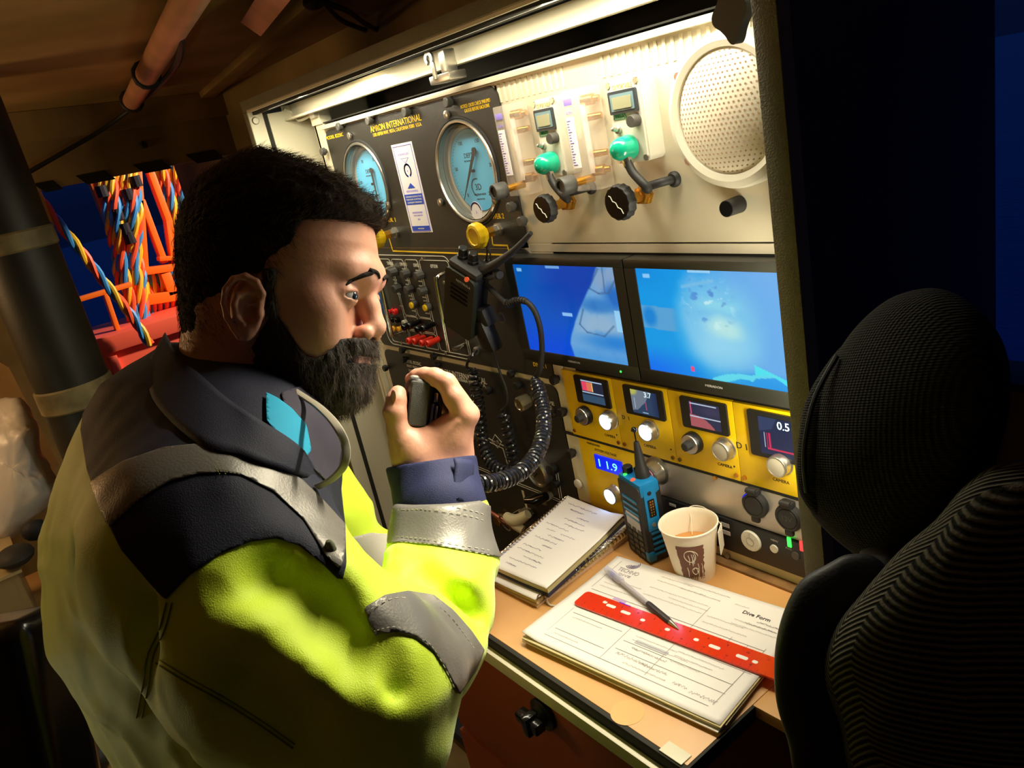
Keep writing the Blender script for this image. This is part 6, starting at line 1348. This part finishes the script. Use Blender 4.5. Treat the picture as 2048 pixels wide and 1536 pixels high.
# gentle cloth ripple
sl, (X_, Y_, Z_) = J.sub(J.lo, J.lo + J.n * J.h); J.d += .0075 * np.abs(vnoise(X_ * 20 - Y_ * 9, X_ * 5 + Y_ * 21, Z_ * 9 + 2)) * smoothstep(.06, .16, Y_) + .0028 * vnoise(X_ * 16 + Y_ * 7, Y_ * 20 - X_ * 12, Z_ * 15 + 5) + .0015 * vnoise(X_ * 44 + 9, Y_ * 38 + X_ * 20, Z_ * 40)
# sleeve end: cut flat at the cuff
ca_, cb_ = V3(886, 1010, .825), V3(872, 930, .855); cdv = (cb_ - ca_) / np.linalg.norm(cb_ - ca_); cpos = V3(880, 1001, .832); cdv = np.array([-.04, -.99, .05])
def cutf(x, y, z): return -((x - cpos[0]) * cdv[0] + (y - cpos[1]) * cdv[1] + (z - cpos[2]) * cdv[2])
J.op(lambda x, y, z: cutf(x, y, z), cpos - .08, cpos + .08, 0, 'sub')
JP, JQ = J.mesh(2)
JN = normals(JP, JQ)
if ((JP - JP.mean(0)) * JN).sum() < 0: JQ = JQ[:, ::-1]; JN = -JN
jacket = npmesh('jacket', toW(JP), JQ, 'hivis', man)
upx, upy = unproj(JP)
def biggest(P_, F_):
    par = list(range(len(P_)))
    def fd(i):
        while par[i] != i: par[i] = par[par[i]]; i = par[i]
        return i
    for t_ in F_:
        a = fd(t_[0])
        for q_ in t_[1:]: par[fd(q_)] = a
    r_ = [fd(t_[0]) for t_ in F_]; from collections import Counter
    ar = np.linalg.norm(P_, axis=1); cn = Counter(r_); best = {}
    for t_, k_ in zip(F_, r_): best[k_] = min(best.get(k_, 9), ar[t_[0]])
    top = min((k_ for k_ in best if cn[k_] > 60), key=lambda k_: best[k_]); F2 = [t_ for t_, k_ in zip(F_, r_) if k_ == top]; us = sorted({i for t_ in F2 for i in t_}); mp = {o_: i for i, o_ in enumerate(us)}
    return P_[us], [[mp[i] for i in t_] for t_ in F2]
def overlay(name, poly, m, off, region=None, thick=.001, sp=True, parent=jacket):
    f = sdpoly(upx, upy, smoothpoly(poly) if sp else poly)
    if region is not None: f = np.maximum(f, region)
    PP, FF = clip(JP + JN * off, JQ, f); PP, FF = biggest(PP, FF); o = npmesh(name, toW(PP), FF, m, man if parent is None else parent)
    md = o.modifiers.new('s', 'SOLIDIFY'); md.thickness = thick; md.offset = -1; return o
yoke = [(250, 600), (196, 735), (172, 800), (163, 860), (176, 940), (208, 1030), (245, 1100), (290, 1152), (332, 1199), (380, 1150), (440, 1108), (500, 1084), (555, 1077), (600, 1092), (645, 1128), (668, 1150), (684, 1166), (692, 1130), (688, 1045), (680, 980), (690, 900), (680, 800), (620, 640), (400, 560)]
farz = (JP[:, 2] - 1.5) * 1000
arm_excl = np.where(JP[:, 2] > .93, (-(upy - 1000)) * -1, -1e3).astype(float)
yk = overlay('jacket_yoke', yoke, 'navy_cloth', .0012, arm_excl, sp=False)
t1 = [(186, 966), (250, 926), (330, 899), (400, 892), (450, 896), (530, 921), (600, 962), (650, 1012), (686, 1052), (688, 1100), (683, 1142), (650, 1112), (605, 1042), (545, 986), (480, 952), (440, 948), (400, 950), (340, 966), (275, 1004), (222, 1056), (200, 1010)]
near = (JP[:, 2] - .93) * 1000
overlay('reflective_tape', t1, 'tape_silver', .0026, near, sp=False)
fore = np.where(upx > 700, -1e3, 1e3) 
t2 = [(776, 1088), (786, 990), (860, 985), (950, 1000), (1000, 1022), (1000, 1115), (940, 1104), (860, 1090), (800, 1085)]
overlay('reflective_tape', t2, 'tape_silver', .0016, np.maximum(fore, (JP[:, 2] - .92) * 1000), sp=False)
t3 = [(728, 1216), (768, 1192), (815, 1184), (866, 1192), (905, 1222), (940, 1262), (966, 1300), (950, 1340), (916, 1388), (890, 1340), (866, 1303), (830, 1275), (790, 1264), (745, 1272)]
overlay('reflective_tape', t3, 'tape_silver', .0016, np.maximum(fore, (JP[:, 2] - .88) * 1000), sp=False)
t4 = [(700, 1075), (740, 1066), (800, 1072), (820, 1180), (770, 1190), (736, 1176), (718, 1130)]
overlay('reflective_tape', t4, mat('tape_pale', (196, 190, 176), .5), .0016, np.maximum(fore, (.88 - JP[:, 2]) * 1000), sp=False)
# stitches and seams laid on the cloth
from mathutils.bvhtree import BVHTree
JW = toW(JP); bvh = BVHTree.FromPolygons([tuple(p) for p in JW], JQ.tolist())
def onJ(px, py, off=.003):
    r = ray(px, py).normalized(); h = bvh.ray_cast(CAM, r)
    return (h[0] - r * off) if h[0] is not None else None
def stitches(mb, path, r=.00035, dash=1, off=.0034, step=4):
    P = smooth_path([(x, y, 0) for x, y in path], 10); L = 0; pts = []; last = P[0]
    acc = []
    for a, b in zip(P, P[1:]):
        n = max(1, int((b - a).length / step))
        for i in range(n): acc.append(a.lerp(b, i / n))
    for i in range(0, len(acc) - 1, 2 if dash else 1):
        a, b = onJ(acc[i].x, acc[i].y, off), onJ(acc[i + 1].x, acc[i + 1].y, off)
        if a is not None and b is not None and 1e-5 < (a - b).length < .02: mb.tube([a, b], r, 4)
mb = MB()
stitches(mb, [(790, 1008), (870, 1008), (940, 1020), (984, 1036)]); stitches(mb, [(792, 1020), (870, 1019), (940, 1032), (984, 1048)]); stitches(mb, [(780, 1072), (860, 1078), (930, 1092), (986, 1102)]); stitches(mb, [(778, 1082), (860, 1088), (930, 1101), (986, 1111)], step=4)
stitches(mb, [(735, 1222), (790, 1196), (860, 1204), (905, 1238), (955, 1306)]); stitches(mb, [(748, 1262), (795, 1254), (850, 1280), (880, 1318), (910, 1378)]); stitches(mb, [(196, 968), (320, 910), (440, 900), (560, 942), (672, 1050)], .0002); stitches(mb, [(224, 1046), (330, 962), (440, 942), (560, 985), (664, 1120)], .0002)
mb.build('stitching', 'stitch', man)
mb = MB()
for dx in (0, 11):
    stitches(mb, [(333 + dx, 1205), (318 + dx, 1260), (296 + dx, 1310), (286 + dx, 1370), (272 + dx, 1440)], .0006, 0, .001)
    mb.build('seam', 'seam_dark', man); mb = MB()
stitches(mb, [(312, 1326), (370, 1362), (440, 1400), (520, 1450), (590, 1500)], .0007, 0, .001); mb.build('seam', 'seam_dark', man); mb = MB(); stitches(mb, [(316, 1318), (374, 1354), (444, 1392), (524, 1442), (594, 1492)], .0005, 0, .001); stitches(mb, [(410, 896), (425, 925), (440, 950)], .0004, 1, .0032); stitches(mb, [(422, 896), (437, 925), (452, 950)], .0004, 1, .0032)
mb.build('seam', 'seam_dark', man)
p = onJ(662, 1098, .002); mb = MB()
if p is not None: mb.sph(p, (.005, .004, .008), 12)
mb.build('loop_button', mat('olive_patch', (92, 96, 66), .8), man)
# navy cuff with its strap
C = Vol(V3(868, 960, .845) - .09, V3(868, 960, .845) + .09, .0022)
C.chain([V3(883, 1015, .825), V3(875, 985, .84), V3(863, 925, .86)], [.048, .048, .0495], .004)
C.d += .0012 * vnoise(*[a * s for a, s in zip(C.sub(C.lo, C.lo + C.n * C.h)[1], (60, 30, 60))])
cp2 = V3(867, 922, .86); cdv = np.array([-.14, -.97, .10])
C.op(lambda x, y, z: -((x - cp2[0]) * cdv[0] + (y - cp2[1]) * cdv[1] + (z - cp2[2]) * cdv[2]), C.lo, C.lo + C.n * C.h, 0, 'sub')
C.cone(V3(864, 900, .872), V3(872, 950, .855), .043, .042, .002, 'sub')
P, Q = C.mesh(1); npmesh('jacket_cuff', toW(P), Q, 'navy_cuff', man)
rows = []
for j in range(9):
    f = j / 8; rows.append([toW(V3(908 + 38 * i / 6 + 2 * math.sin(j) + 3 * f, 916 + 84 * f + 4 * (i / 6), .803 - .006 * math.sin(i / 6 * PI) + .024 * (i / 6) - .020 * f)).tolist() for i in range(7)])
o = MB().grid(rows).build('cuff_strap', 'navy_cuff', man); md = o.modifiers.new('s', 'SOLIDIFY'); md.thickness = .0025
# ---------------- collar, shirt, strap
def sheet(name, inner, outer, m, parent, n=6, th=.003, bulge=.006):
    A = smooth_path([Vector(V3(*p)) for p in inner], 6); B = smooth_path([Vector(V3(*p)) for p in outer], 6); N = min(len(A), len(B)); rows = []
    for j in range(n + 1):
        f = j / n; rows.append([toW(np.array(A[i].lerp(B[i], f)) - np.array([0, 0, bulge * math.sin(f * PI)])).tolist() for i in range(N)])
    o = MB().grid(rows).build(name, m, parent, 80); md = o.modifiers.new('s', 'SOLIDIFY'); md.thickness = th; return o
def onJd(x, y, off, dflt):
    p_ = onJ(x, y, off)
    return Vector(p_) if p_ is not None else D(x, y, dflt)
def jsheet(name, inner, outer, m, oi, oo, n=7, th=.003, bulge=.004):
    A = smooth_path([onJd(x, y, oi, d) for x, y, d in inner], 6); B = smooth_path([onJd(x, y, oo, d) for x, y, d in outer], 6); rows = []
    for j in range(n + 1):
        f = j / n; rows.append([A[i].lerp(B[i], f) - (A[i] - CAM).normalized() * (bulge * math.sin(f * PI)) for i in range(min(len(A), len(B)))])
    o = MB().grid(rows).build(name, m, man, 80); md = o.modifiers.new('s', 'SOLIDIFY'); md.thickness = th; return o
jsheet('collar', [(330, 664, .84), (356, 712, .78), (400, 748, .76), (455, 796, .76), (505, 830, .76), (573, 872, .77), (610, 902, .77), (634, 932, .77)], [(300, 716, .86), (304, 796, .72), (395, 885, .68), (480, 908, .68), (540, 930, .68), (600, 950, .70), (650, 968, .745)], 'navy_cloth', .020, .008, th=.004)
overlay('collar', [(560, 790), (600, 776), (640, 800), (668, 850), (676, 900), (668, 950), (650, 968), (620, 940), (580, 880)], 'collar_lining', .0035, near, sp=False)
overlay('shirt_collar', [(530, 795), (552, 806), (578, 826), (604, 856), (612, 905), (600, 925), (560, 890), (530, 850)], 'teal_shirt', .0055, near, sp=False)
za, zb_2 = proj(onJd(606, 800, .012, .76))[2], proj(onJd(634, 972, .010, .72))[2]; zmn = min(za, zb_2) - .012
MB().tube(smooth_path([D(590, 782, za + .01), D(612, 796, za - .004), D(640, 816, (za + zmn) / 2), D(672, 850, zmn), D(692, 892, zmn), D(688, 930, zmn), D(664, 958, (zmn + zb_2) / 2), D(634, 974, zb_2)]), .0036, 8, flat=.45).build('headset_cable', mat('strap_grey', (176, 168, 150), .5), man)
# ---------------- body: head, neck, arm and hand as one mesh
HO = V3(560, 560, .80); ya = math.radians(-9); Fv = np.array([math.cos(ya), 0, math.sin(ya)]); Lv = np.array([math.sin(ya), 0, -math.cos(ya)]); Uv = np.array([0, -1, 0])
HM = np.stack([Fv, Uv, Lv])                               # head coords (F,U,L) -> view
def hW(P): return toW(HO + np.asarray(P) @ HM)
H = Vol((-.125, -.235, -.10), (.13, .13, .10), .0014)
U0 = np.array([-.128, -.118, -.105, -.09, -.07, -.05, -.03, -.01, .01, .03, .05, .07, .09, .104, .113, .118])
FR = np.array([.062, .078, .0835, .0845, .0860, .0850, .0850, .0915, .0985, .1000, .0965, .087, .069, .046, .022, .0])
BK = np.array([.030, .000, -.012, -.022, -.040, -.065, -.085, -.094, -.099, -.101, -.098, -.091, -.076, -.056, -.034, -.012])
WD = np.array([.016, .034, .045, .052, .0585, .064, .0685, .0715, .0735, .0745, .073, .068, .056, .041, .024, .004])
def headf(x, y, z, g=0.0, fx=None):
    f = np.interp(y, U0, FR) + g; b = np.interp(y, U0, BK) - g; w = np.interp(y, U0, WD) + g; c = (f + b) / 2; a = np.maximum((f - b) / 2, .002); w = np.maximum(w, .002); n = 2.25
    d = (((np.abs(x - c) / a) ** n + (np.abs(z) / w) ** n) ** (1 / n) - 1) * np.minimum(a, w)
    return np.maximum(d, np.maximum(y - .118, -.128 - y))
H.op(headf, (-.12, -.13, -.09), (.12, .13, .09))
H.chain([(.0835, .000, -.028), (.0895, .001, -.014), (.0895, .001, .014), (.0835, .000, .028)], [.0095, .0110, .0110, .0095], .020)                  # brow
for s_ in (-1, 1):
    H.ell((.060, -.034, .043 * s_), (.024, .020, .017), .018)                          # cheekbone
    H.ell((.056, -.060, .040 * s_), (.026, .028, .018), .018)
    H.ell((.1005, -.019, .034 * s_), (.0165, .0115, .0165), .008, 'sub')                # socket
    H.ell((.0815, -.0205, .0325 * s_), (.0140, .0140, .0145), .004)                     # lids
    H.ell((.0985, -.0215, .0350 * s_), (.0155, .0036, .0150), .0015, 'sub')
    H.ell((.0940, -.0560, .0125 * s_), (.0100, .0080, .0075), .006)                     # nostril wings
H.chain([(.090, -.008, 0), (.0955, -.028, 0), (.1010, -.047, 0)], [.0085, .0092, .0108], .007)
H.ell((.1015, -.0505, 0), (.0100, .0088, .0100), .004)
for s_ in (-1, 1): H.ell((.0950, -.0620, .0065 * s_), (.0055, .0035, .0030), .001, 'sub')
H.cone((.0870, -.0765, -.014), (.0870, -.0765, .014), .0062, .0062, .005); H.cone((.0850, -.0860, -.013), (.0850, -.0860, .013), .0068, .0068, .004); H.ell((.098, -.0812, 0), (.006, .0012, .02), .0015, 'sub')
H.ell((.070, -.108, 0), (.022, .018, .026), .012)
H.chain([(-.030, -.04, 0), (-.045, -.12, 0), (-.070, -.215, 0)], [.066, .062, .068], .02); H.chain([(.02, -.10, 0), (-.01, -.20, 0)], [.035, .045], .03)
# ear
ex, ey = .005, -.037
for s_ in (1, -1):
    q_ = lambda dx, dy, dz: (ex + dx, ey + dy, (.0705 + dz - dx * .22) * s_)
    H.ell(q_(-.001, .001, .006), (.0165, .0290, .0055), .005)
    H.ell(q_(-.003, -.021, .006), (.0085, .0095, .0050), .004)
    H.chain([q_(.012, .004, .006), q_(.0145, .014, .009), q_(.010, .0245, .011), q_(.001, .0295, .0125), q_(-.009, .0265, .0135), q_(-.0160, .017, .0135), q_(-.0180, .005, .0125), q_(-.0160, -.008, .011), q_(-.0110, -.018, .009), q_(-.006, -.026, .008)], [.0028, .0032, .0034, .0034, .0034, .0032, .0030, .0030, .0032, .0036], .0015)
    H.chain([q_(.006, .020, .0125), q_(-.004, .022, .0135), q_(-.0115, .013, .0135), q_(-.0130, .002, .013), q_(-.011, -.008, .0125)], [.0022, .0026, .0026, .0024, .0020], .0018, 'sub')
    H.chain([q_(.003, .014, .0115), q_(-.006, .012, .0125), q_(-.0085, .003, .0125), q_(-.0075, -.008, .011), q_(-.0020, -.014, .010)], [.0026, .0030, .0030, .0032, .0034], .002)
    H.ell(q_(.0045, -.002, .0115), (.0072, .0115, .0080), .002, 'sub'); H.ell(q_(.006, .009, .012), (.0065, .0040, .0060), .002, 'sub')
    H.ell(q_(.0125, -.004, .0085), (.0034, .0060, .0045), .002); H.cone(q_(.013, .004, .008), q_(.002, .004, .0075), .0022, .0016, .002)
HP, HQ = H.mesh(1)
# hand
G = Vol(V3(760, 720, .84) - np.array([.01, .01, .06]), V3(960, 960, .90) + np.array([.02, .03, .06]), .0012)
def hp(px, py, d=.855): return V3(px, py, d)
MC = [hp(929, 832, .838), hp(937, 828, .857), hp(934, 833, .876), hp(922, 842, .893)]
for i, m_ in enumerate(MC):
    w0 = hp(868 + 14 * (1 - i) * .4, 925, .845 + .012 * i); G.chain([w0, (w0 + m_) / 2 + np.array([.003, 0, 0]), m_], [.019, .0150, .0125 - .0008 * i], .012)
G.chain([hp(868, 1000, .84), hp(866, 930, .862)], [.031, .031], .02)
G.chain([hp(862, 1000, .84), hp(842, 930, .858)], [.030, .028], .02); G.chain([hp(890, 1000, .84), hp(902, 925, .855)], [.026, .024], .02)
G.chain([hp(842, 925, .848), hp(828, 905, .843), hp(808, 880, .838)], [.026, .022, .0155], .014)                       # thenar
G.chain([hp(815, 893, .848), hp(855, 884, .850), hp(905, 855, .848)], [.014, .0155, .0145], .012)                      # web and palm edge
G.chain([hp(880, 895, .855), hp(900, 860, .865)], [.024, .018], .014)
G.chain([hp(806, 880, .838), hp(797, 862, .835), hp(790, 824, .832), hp(793, 800, .834), hp(796, 787, .836)], [.0145, .0118, .0118, .0106, .0088], .004)      # thumb
G.ell(hp(779, 823, .832), (.0048, .006, .007), .005)
G.chain([MC[0], hp(908, 795, .836), hp(893, 766, .838)], [.0125, .0112, .0108], .004)
G.chain([hp(893, 766, .838), hp(870, 754, .842), hp(850, 751, .848)], [.0108, .0098, .0092], .003); G.chain([hp(850, 751, .848), hp(834, 753, .853), hp(822, 758, .857)], [.0092, .0084, .0068], .002)
for i, (pip, dip, tip) in enumerate((((898, 770, .858), (862, 758, .868), (834, 764, .874)), ((894, 782, .877), (862, 770, .886), (836, 778, .890)), ((884, 800, .893), (858, 790, .900), (838, 798, .902)))):
    G.chain([MC[i + 1], hp(*pip), hp(*dip), hp(*tip)], [.0118, .0100, .0088, .0072], .003)
G.ell(hp(946, 832, .845), (.0050, .0085, .010), .007)
for a_, b_ in (((868, 905, .834), (915, 845, .828)), ((880, 912, .836), (925, 852, .832))): G.cone(hp(*a_), hp(*b_), .0025, .0022, .006)
GP, GQ = G.mesh(1)
# core of the body inside the clothes
B_ = Vol(J.lo, J.lo + J.n * J.h, .006)
B_.chain([V3(470, 760, .82), V3(410, 900, .82), V3(430, 1150, .82), V3(480, 1400, .82)], [.06, .10, .10, .06], .03)
B_.chain([V3(420, 960, .70), V3(480, 1150, .64), V3(740, 1365, .612), V3(800, 1350, .64), V3(868, 1180, .76), V3(868, 990, .84)], [.045, .042, .036, .030, .026, .026], .02)
B_.chain([V3(500, 960, .96), V3(690, 1110, .99), V3(860, 1130, 1.07)], [.05, .036, .028], .02)
LH = Vol(V3(880, 1140, 1.10) - .11, V3(880, 1140, 1.10) + .12, .0022)
LH.chain([V3(800, 1130, 1.04), V3(858, 1136, 1.075), V3(896, 1142, 1.10)], [.027, .026, .024], .01)
LH.ell(V3(890, 1142, 1.098), (.036, .017, .036), .015)
for i, (y_, z_, L_) in enumerate(((1136, -.030, .9), (1140, -.010, 1.05), (1144, .010, 1.0), (1150, .028, .8))):
    a_, b_, c_ = V3(912, y_, 1.11 + z_), V3(912 + 30 * L_, y_ + 6, 1.13 + z_), V3(912 + 54 * L_, y_ + 18, 1.145 + z_); LH.chain([a_, b_, c_], [.0115, .0098, .0078], .005)
LH.chain([V3(880, 1150, 1.07), V3(902, 1160, 1.055), V3(926, 1166, 1.055)], [.016, .0125, .0095], .008)
LP, LQ = LH.mesh(1)
BP, BQ = B_.mesh(1)
Pall = np.concatenate([hW(HP), toW(GP), toW(BP), toW(LP)]); Qall = np.concatenate([HQ, GQ + len(HP), BQ + len(HP) + len(GP), LQ + len(HP) + len(GP) + len(BP)])
body = npmesh('body', Pall, Qall, 'skin', man)
for s_ in (1, -1):
    MB().sph(hW((.0815, -.0205, .0325 * s_)).tolist(), .0126, 24).build('eye', 'eye_white', man); ip_ = hW((.0815 + .0086, -.0218, .0325 * s_ + .0012 * s_))
    MB().sph(ip_.tolist(), .0056, 16).build('iris', 'iris', man)
N_ = hW((0, 0, 0)); 
q = toW(hp(787, 792, .8225)); MB().sph(q.tolist(), (.0045, .0012, .007), 14, M=Matrix([list(AX[0] * .75 - AX[2] * .66), list(AX[0] * .66 + AX[2] * .75), list(-AX[1])]).transposed().to_4x4()).build('thumb_nail', 'skin_nail', man)
# ---------------- hair and beard
Hh = Vol((-.135, -.095, -.10), (.135, .155, .10), .0019)
UH = np.array([-.088, -.06, -.04, -.02, 0, .02, .038, .052, .062, .071, .084, .098, .112, .122, .128, .132])
FH = np.array([-.02, .03, .05, .06, .075, .088, .096, .101, .1045, .104, .091, .071, .044, .020, .002, -.01])
BH = np.array([-.092, -.096, -.098, -.0995, -.101, -.1025, -.103, -.102, -.099, -.095, -.087, -.076, -.060, -.044, -.032, -.018])
WH = np.array([.0560, .0630, .0675, .0715, .0750, .0772, .0785, .079, .0785, .077, .072, .064, .049, .034, .02, .006])
def hairf(x, y, z):
    f = np.interp(y, UH, FH); b = np.interp(y, UH, BH); w = np.interp(y, UH, WH); c = (f + b) / 2; a = (f - b) / 2
    d = (((np.abs(x - c) / a) ** 2.2 + (np.abs(z) / w) ** 2.2) ** (1 / 2.2) - 1) * np.minimum(a, w); d = np.maximum(d, np.maximum(y - .132, -.088 - y))
    fl = smoothstep(.05, .09, y)
    return d + .0030 * fl * vnoise(x * 22 + 3, y * 60 - x * 40, z * 120) + (.0006 + .0022 * fl) * vnoise(x * 50, y * 150 - x * 90, z * 240 + 7) + .0006 * vnoise(x * 300, y * 300, z * 300)
Hh.op(hairf, (-.135, -.092, -.10), (.135, .155, .10))
hair_poly = [(.150, .070), (.102, .056), (.086, .052), (.068, .050), (.052, .048), (.046, .036), (.046, .020), (.036, .006), (.028, -.008), (.025, -.030), (.024, -.055), (.020, -.055), (.021, -.030), (.018, -.012), (.008, -.004), (-.006, -.004), (-.017, -.016), (-.020, -.038), (-.024, -.060), (-.040, -.082), (-.070, -.093), (-.15, -.095), (-.15, .2), (.15, .2)]
def hmask(x, y, z): return -(-sdpoly(np.broadcast_to(x, np.broadcast(x, y).shape), np.broadcast_to(y, np.broadcast(x, y).shape), hair_poly)) + 0 * z
a_ = hmask(*[g for g in Hh.sub(Hh.lo, Hh.lo + Hh.n * Hh.h)[1]]) ; Hh.d = np.maximum(Hh.d, a_ - .0015)
P, Q = Hh.mesh(1); hairP, hairQ = P, Q
hair = npmesh('hair', hW(P), Q, 'hair_dark', man)
Bd = Vol((-.03, -.150, -.085), (.125, .0, .085), .0018)
sl, g = Bd.sub(Bd.lo, Bd.lo + Bd.n * Bd.h); x, y, z = g
th = .003 + .009 * smoothstep(-.05, -.09, y) + .0075 * smoothstep(-.095, -.125, y) 
UB = np.array([-.142, -.136, -.125, -.11, -.095, -.08, -.065, -.05, -.03, 0]); FB = np.array([.052, .072, .089, .0945, .0960, .0985, .0995, .096, .09, .09]); BB = np.array([.030, .012, -.008, -.016, -.024, -.034, -.040, -.050, -.05, -.05]); WB = np.array([.012, .032, .045, .0535, .0585, .0625, .0655, .0675, .0705, .0758])
f = np.interp(y, UB, FB); b = np.interp(y, UB, BB); w = np.interp(y, UB, WB); c = (f + b) / 2; a = (f - b) / 2
d = (((np.abs(x - c) / a) ** 2.3 + (np.abs(z) / w) ** 2.3) ** (1 / 2.3) - 1) * np.minimum(a, w)
d = np.maximum(d, -.142 - y) + .003 * vnoise(x * 120, y * 60, z * 150) + .0016 * vnoise(x * 260, y * 140, z * 300 + 3)
bp = [(.026, -.018), (.027, -.042), (.040, -.062), (.051, -.080), (.062, -.083), (.073, -.077), (.082, -.064), (.12, -.0595), (.12, -.0775), (.084, -.078), (.082, -.086), (.12, -.089), (.12, -.2), (-.02, -.2), (-.02, -.115), (-.010, -.085), (.004, -.068), (.020, -.045), (.018, 0), (.030, 0)]
mk = sdpoly(np.broadcast_to(x, np.broadcast(x, y).shape), np.broadcast_to(y, np.broadcast(x, y).shape), bp) + 0 * z
Bd.d = np.maximum(d, mk - .001).astype(np.float32); P, Q = Bd.mesh(1); bP, bQ = P, Q
beard = npmesh('beard', hW(P), Q, 'beard_dark', man)
bvb = BVHTree.FromPolygons([tuple(p) for p in HP], HQ.tolist()); ebp = []
for u__, l__ in ((-.001, .006), (.003, .014), (.004, .024), (.002, .034), (-.002, .043), (-.007, .050), (-.012, .056)):
    h_ = bvb.ray_cast(Vector((.2, u__, l__)), Vector((-1, 0, -.12 if l__ > .03 else 0)).normalized())
    if h_[0] is not None: ebp.append(tuple(h_[0]))
for s_ in (1, -1):
    pts = smooth_path([Vector(hW((e[0], e[1], e[2] * s_)).tolist()) for e in ebp], 6); n_ = len(pts)
    MB().tube(pts, [.0026 * math.sin(PI * (.12 + .86 * i / n_)) ** .5 for i in range(n_)], 10).build('eyebrow', 'hair_dark', man)
def strands(name, P, Q, n, L, flow, r, m, keep=None):
    N = normals(P, Q); C_ = (P[Q].mean(1)); NC = N[Q[:, 0]]
    if (((C_ - C_.mean(0)) * NC).sum()) < 0: NC = -NC
    area_ = np.linalg.norm(np.cross(P[Q[:, 2]] - P[Q[:, 0]], P[Q[:, 3]] - P[Q[:, 1]]), axis=1); ok = np.ones(len(Q), bool) if keep is None else keep(C_, NC); pr = area_ * ok; idx = rng.choice(len(Q), n, p=pr / pr.sum())
    c = C_[idx] - NC[idx] * .001; nn = NC[idx]; fl = flow(c) + rng.normal(0, .25, c.shape); fl = fl - nn * (fl * nn).sum(1)[:, None] * .8; fl /= np.linalg.norm(fl, axis=1)[:, None] + 1e-9
    ln = L * rng.uniform(.5, 1.3, (n, 1)); p1 = c + nn * ln * .28 + fl * ln * .45; p2 = c + nn * ln * .36 + fl * ln
    u = np.cross(fl, nn); u /= np.linalg.norm(u, axis=1)[:, None] + 1e-9; V = []; F = []
    for k, (p, rr) in enumerate(((c, r), (p1, r * .85), (p2, r * .15))):
        V.append(p + u * rr); V.append(p - u * rr * .5 + nn * rr * .8); V.append(p - u * rr * .5 - nn * rr * .8)
    V = np.stack(V, 1).reshape(-1, 3); base = np.arange(n) * 9
    for k in range(2):
        for j in range(3): F.append(np.stack([base + 3 * k + j, base + 3 * k + (j + 1) % 3, base + 3 * k + 3 + (j + 1) % 3, base + 3 * k + 3 + j], 1))
    o = npmesh(name, hW(V), np.concatenate(F), m, man); return o
o = strands('hair_strand', hairP, hairQ, 16000, .011, lambda c: np.stack([.8 + 0 * c[:, 0], .35 - 1.2 * (c[:, 1] < .04), 0 * c[:, 0]], 1), .00022, mat('hair_strand', (74, 52, 32), .7, spec=.3)); o['kind'] = 'stuff'; o.parent = hair; o.matrix_parent_inverse = Matrix.Translation(-wloc(hair))
o = strands('beard_strand', bP, bQ, 12000, .009, lambda c: np.stack([.25 + 0 * c[:, 0], -1 + 0 * c[:, 0], 0 * c[:, 0]], 1), .00020, mat('beard_strand', (62, 44, 30), .6)); o['kind'] = 'stuff'; o.parent = beard; o.matrix_parent_inverse = Matrix.Translation(-wloc(beard))
# trousers and boots below the jacket
hipW = Vector(toW(V3(500, 1500, .84)).tolist())
for s_ in (-1, 1):
    hx = hipW + Vector((.6, -.8, 0)) * (.07 * s_); fx = Vector((hx.x - .05, hx.y - .02, .1)); MB().tube(smooth_path([hx + Vector((0, 0, .02)), hx.lerp(fx, .5) + Vector((.03, .03, 0)), fx], 6), [.10 - .035 * i / 12 for i in range(13)], 18).build('trouser_leg', 'trouser_grey' if 'trouser_grey' in MATS else mat('trouser_grey', (92, 88, 92), .8), man)
    MB().box(fx.x - .05, fx.x + .05, fx.y - .09, fx.y + .19, 0, .11, .03, None, 4).build('boot', 'black_rubber', man)
MB().tube([toW(V3(*p)).tolist() for p in ((370, 1480, .84), (380, 1580, .86), (460, 1900, .90))], [.06, .088, .12], 20).build('trousers', 'trouser_grey', man)
# ---------------- hand microphone
mf = frame(Vector(toW(hp(846, 812, .853))), Vector(AX[0]) * .96 + Vector(AX[1]) * .10 + Vector(AX[2]) * .25, -Vector(AX[1]) + Vector(AX[0]) * .10)
mic = thing('hand_microphone', 'black hand microphone with metal clip held up to his mouth', 'microphone', Vector(toW(hp(846, 812, .853))))
MB().box(-.0195, .008, -.031, .031, -.028, .016, .010, mf, 4).build('housing', 'black_plastic', mic)
MB().box(-.0175, .0035, -.022, .027, .010, .0175, .0035, mf, 3).build('grille_plate', mat('mic_grey', (74, 72, 68), .6, bump=.6, bs=1400), mic)
MB().box(-.018, .006, .024, .0325, -.024, .012, .004, mf, 3).build('top_bar', mat('mic_light', (150, 146, 138), .5), mic)
MB().box(.008, .0200, -.026, .024, -.026, .010, .003, mf, 3).build('back_case', 'black_gloss', mic)
mb = MB(); mb.box(.0095, .0135, .006, .016, .0085, .0125, .001, mf); mb.box(.007, .010, -.020, .004, .0115, .0135, .0008, mf); mb.box(.012, .0145, -.016, .002, .0095, .0120, .0008, mf); mb.sph(mf @ Vector((.0145, -.0185, .0105)), .0022, 10); mb.sph(mf @ Vector((.0085, -.0225, .0125)), .0016, 10); mb.build('clip', 'chrome', mic)
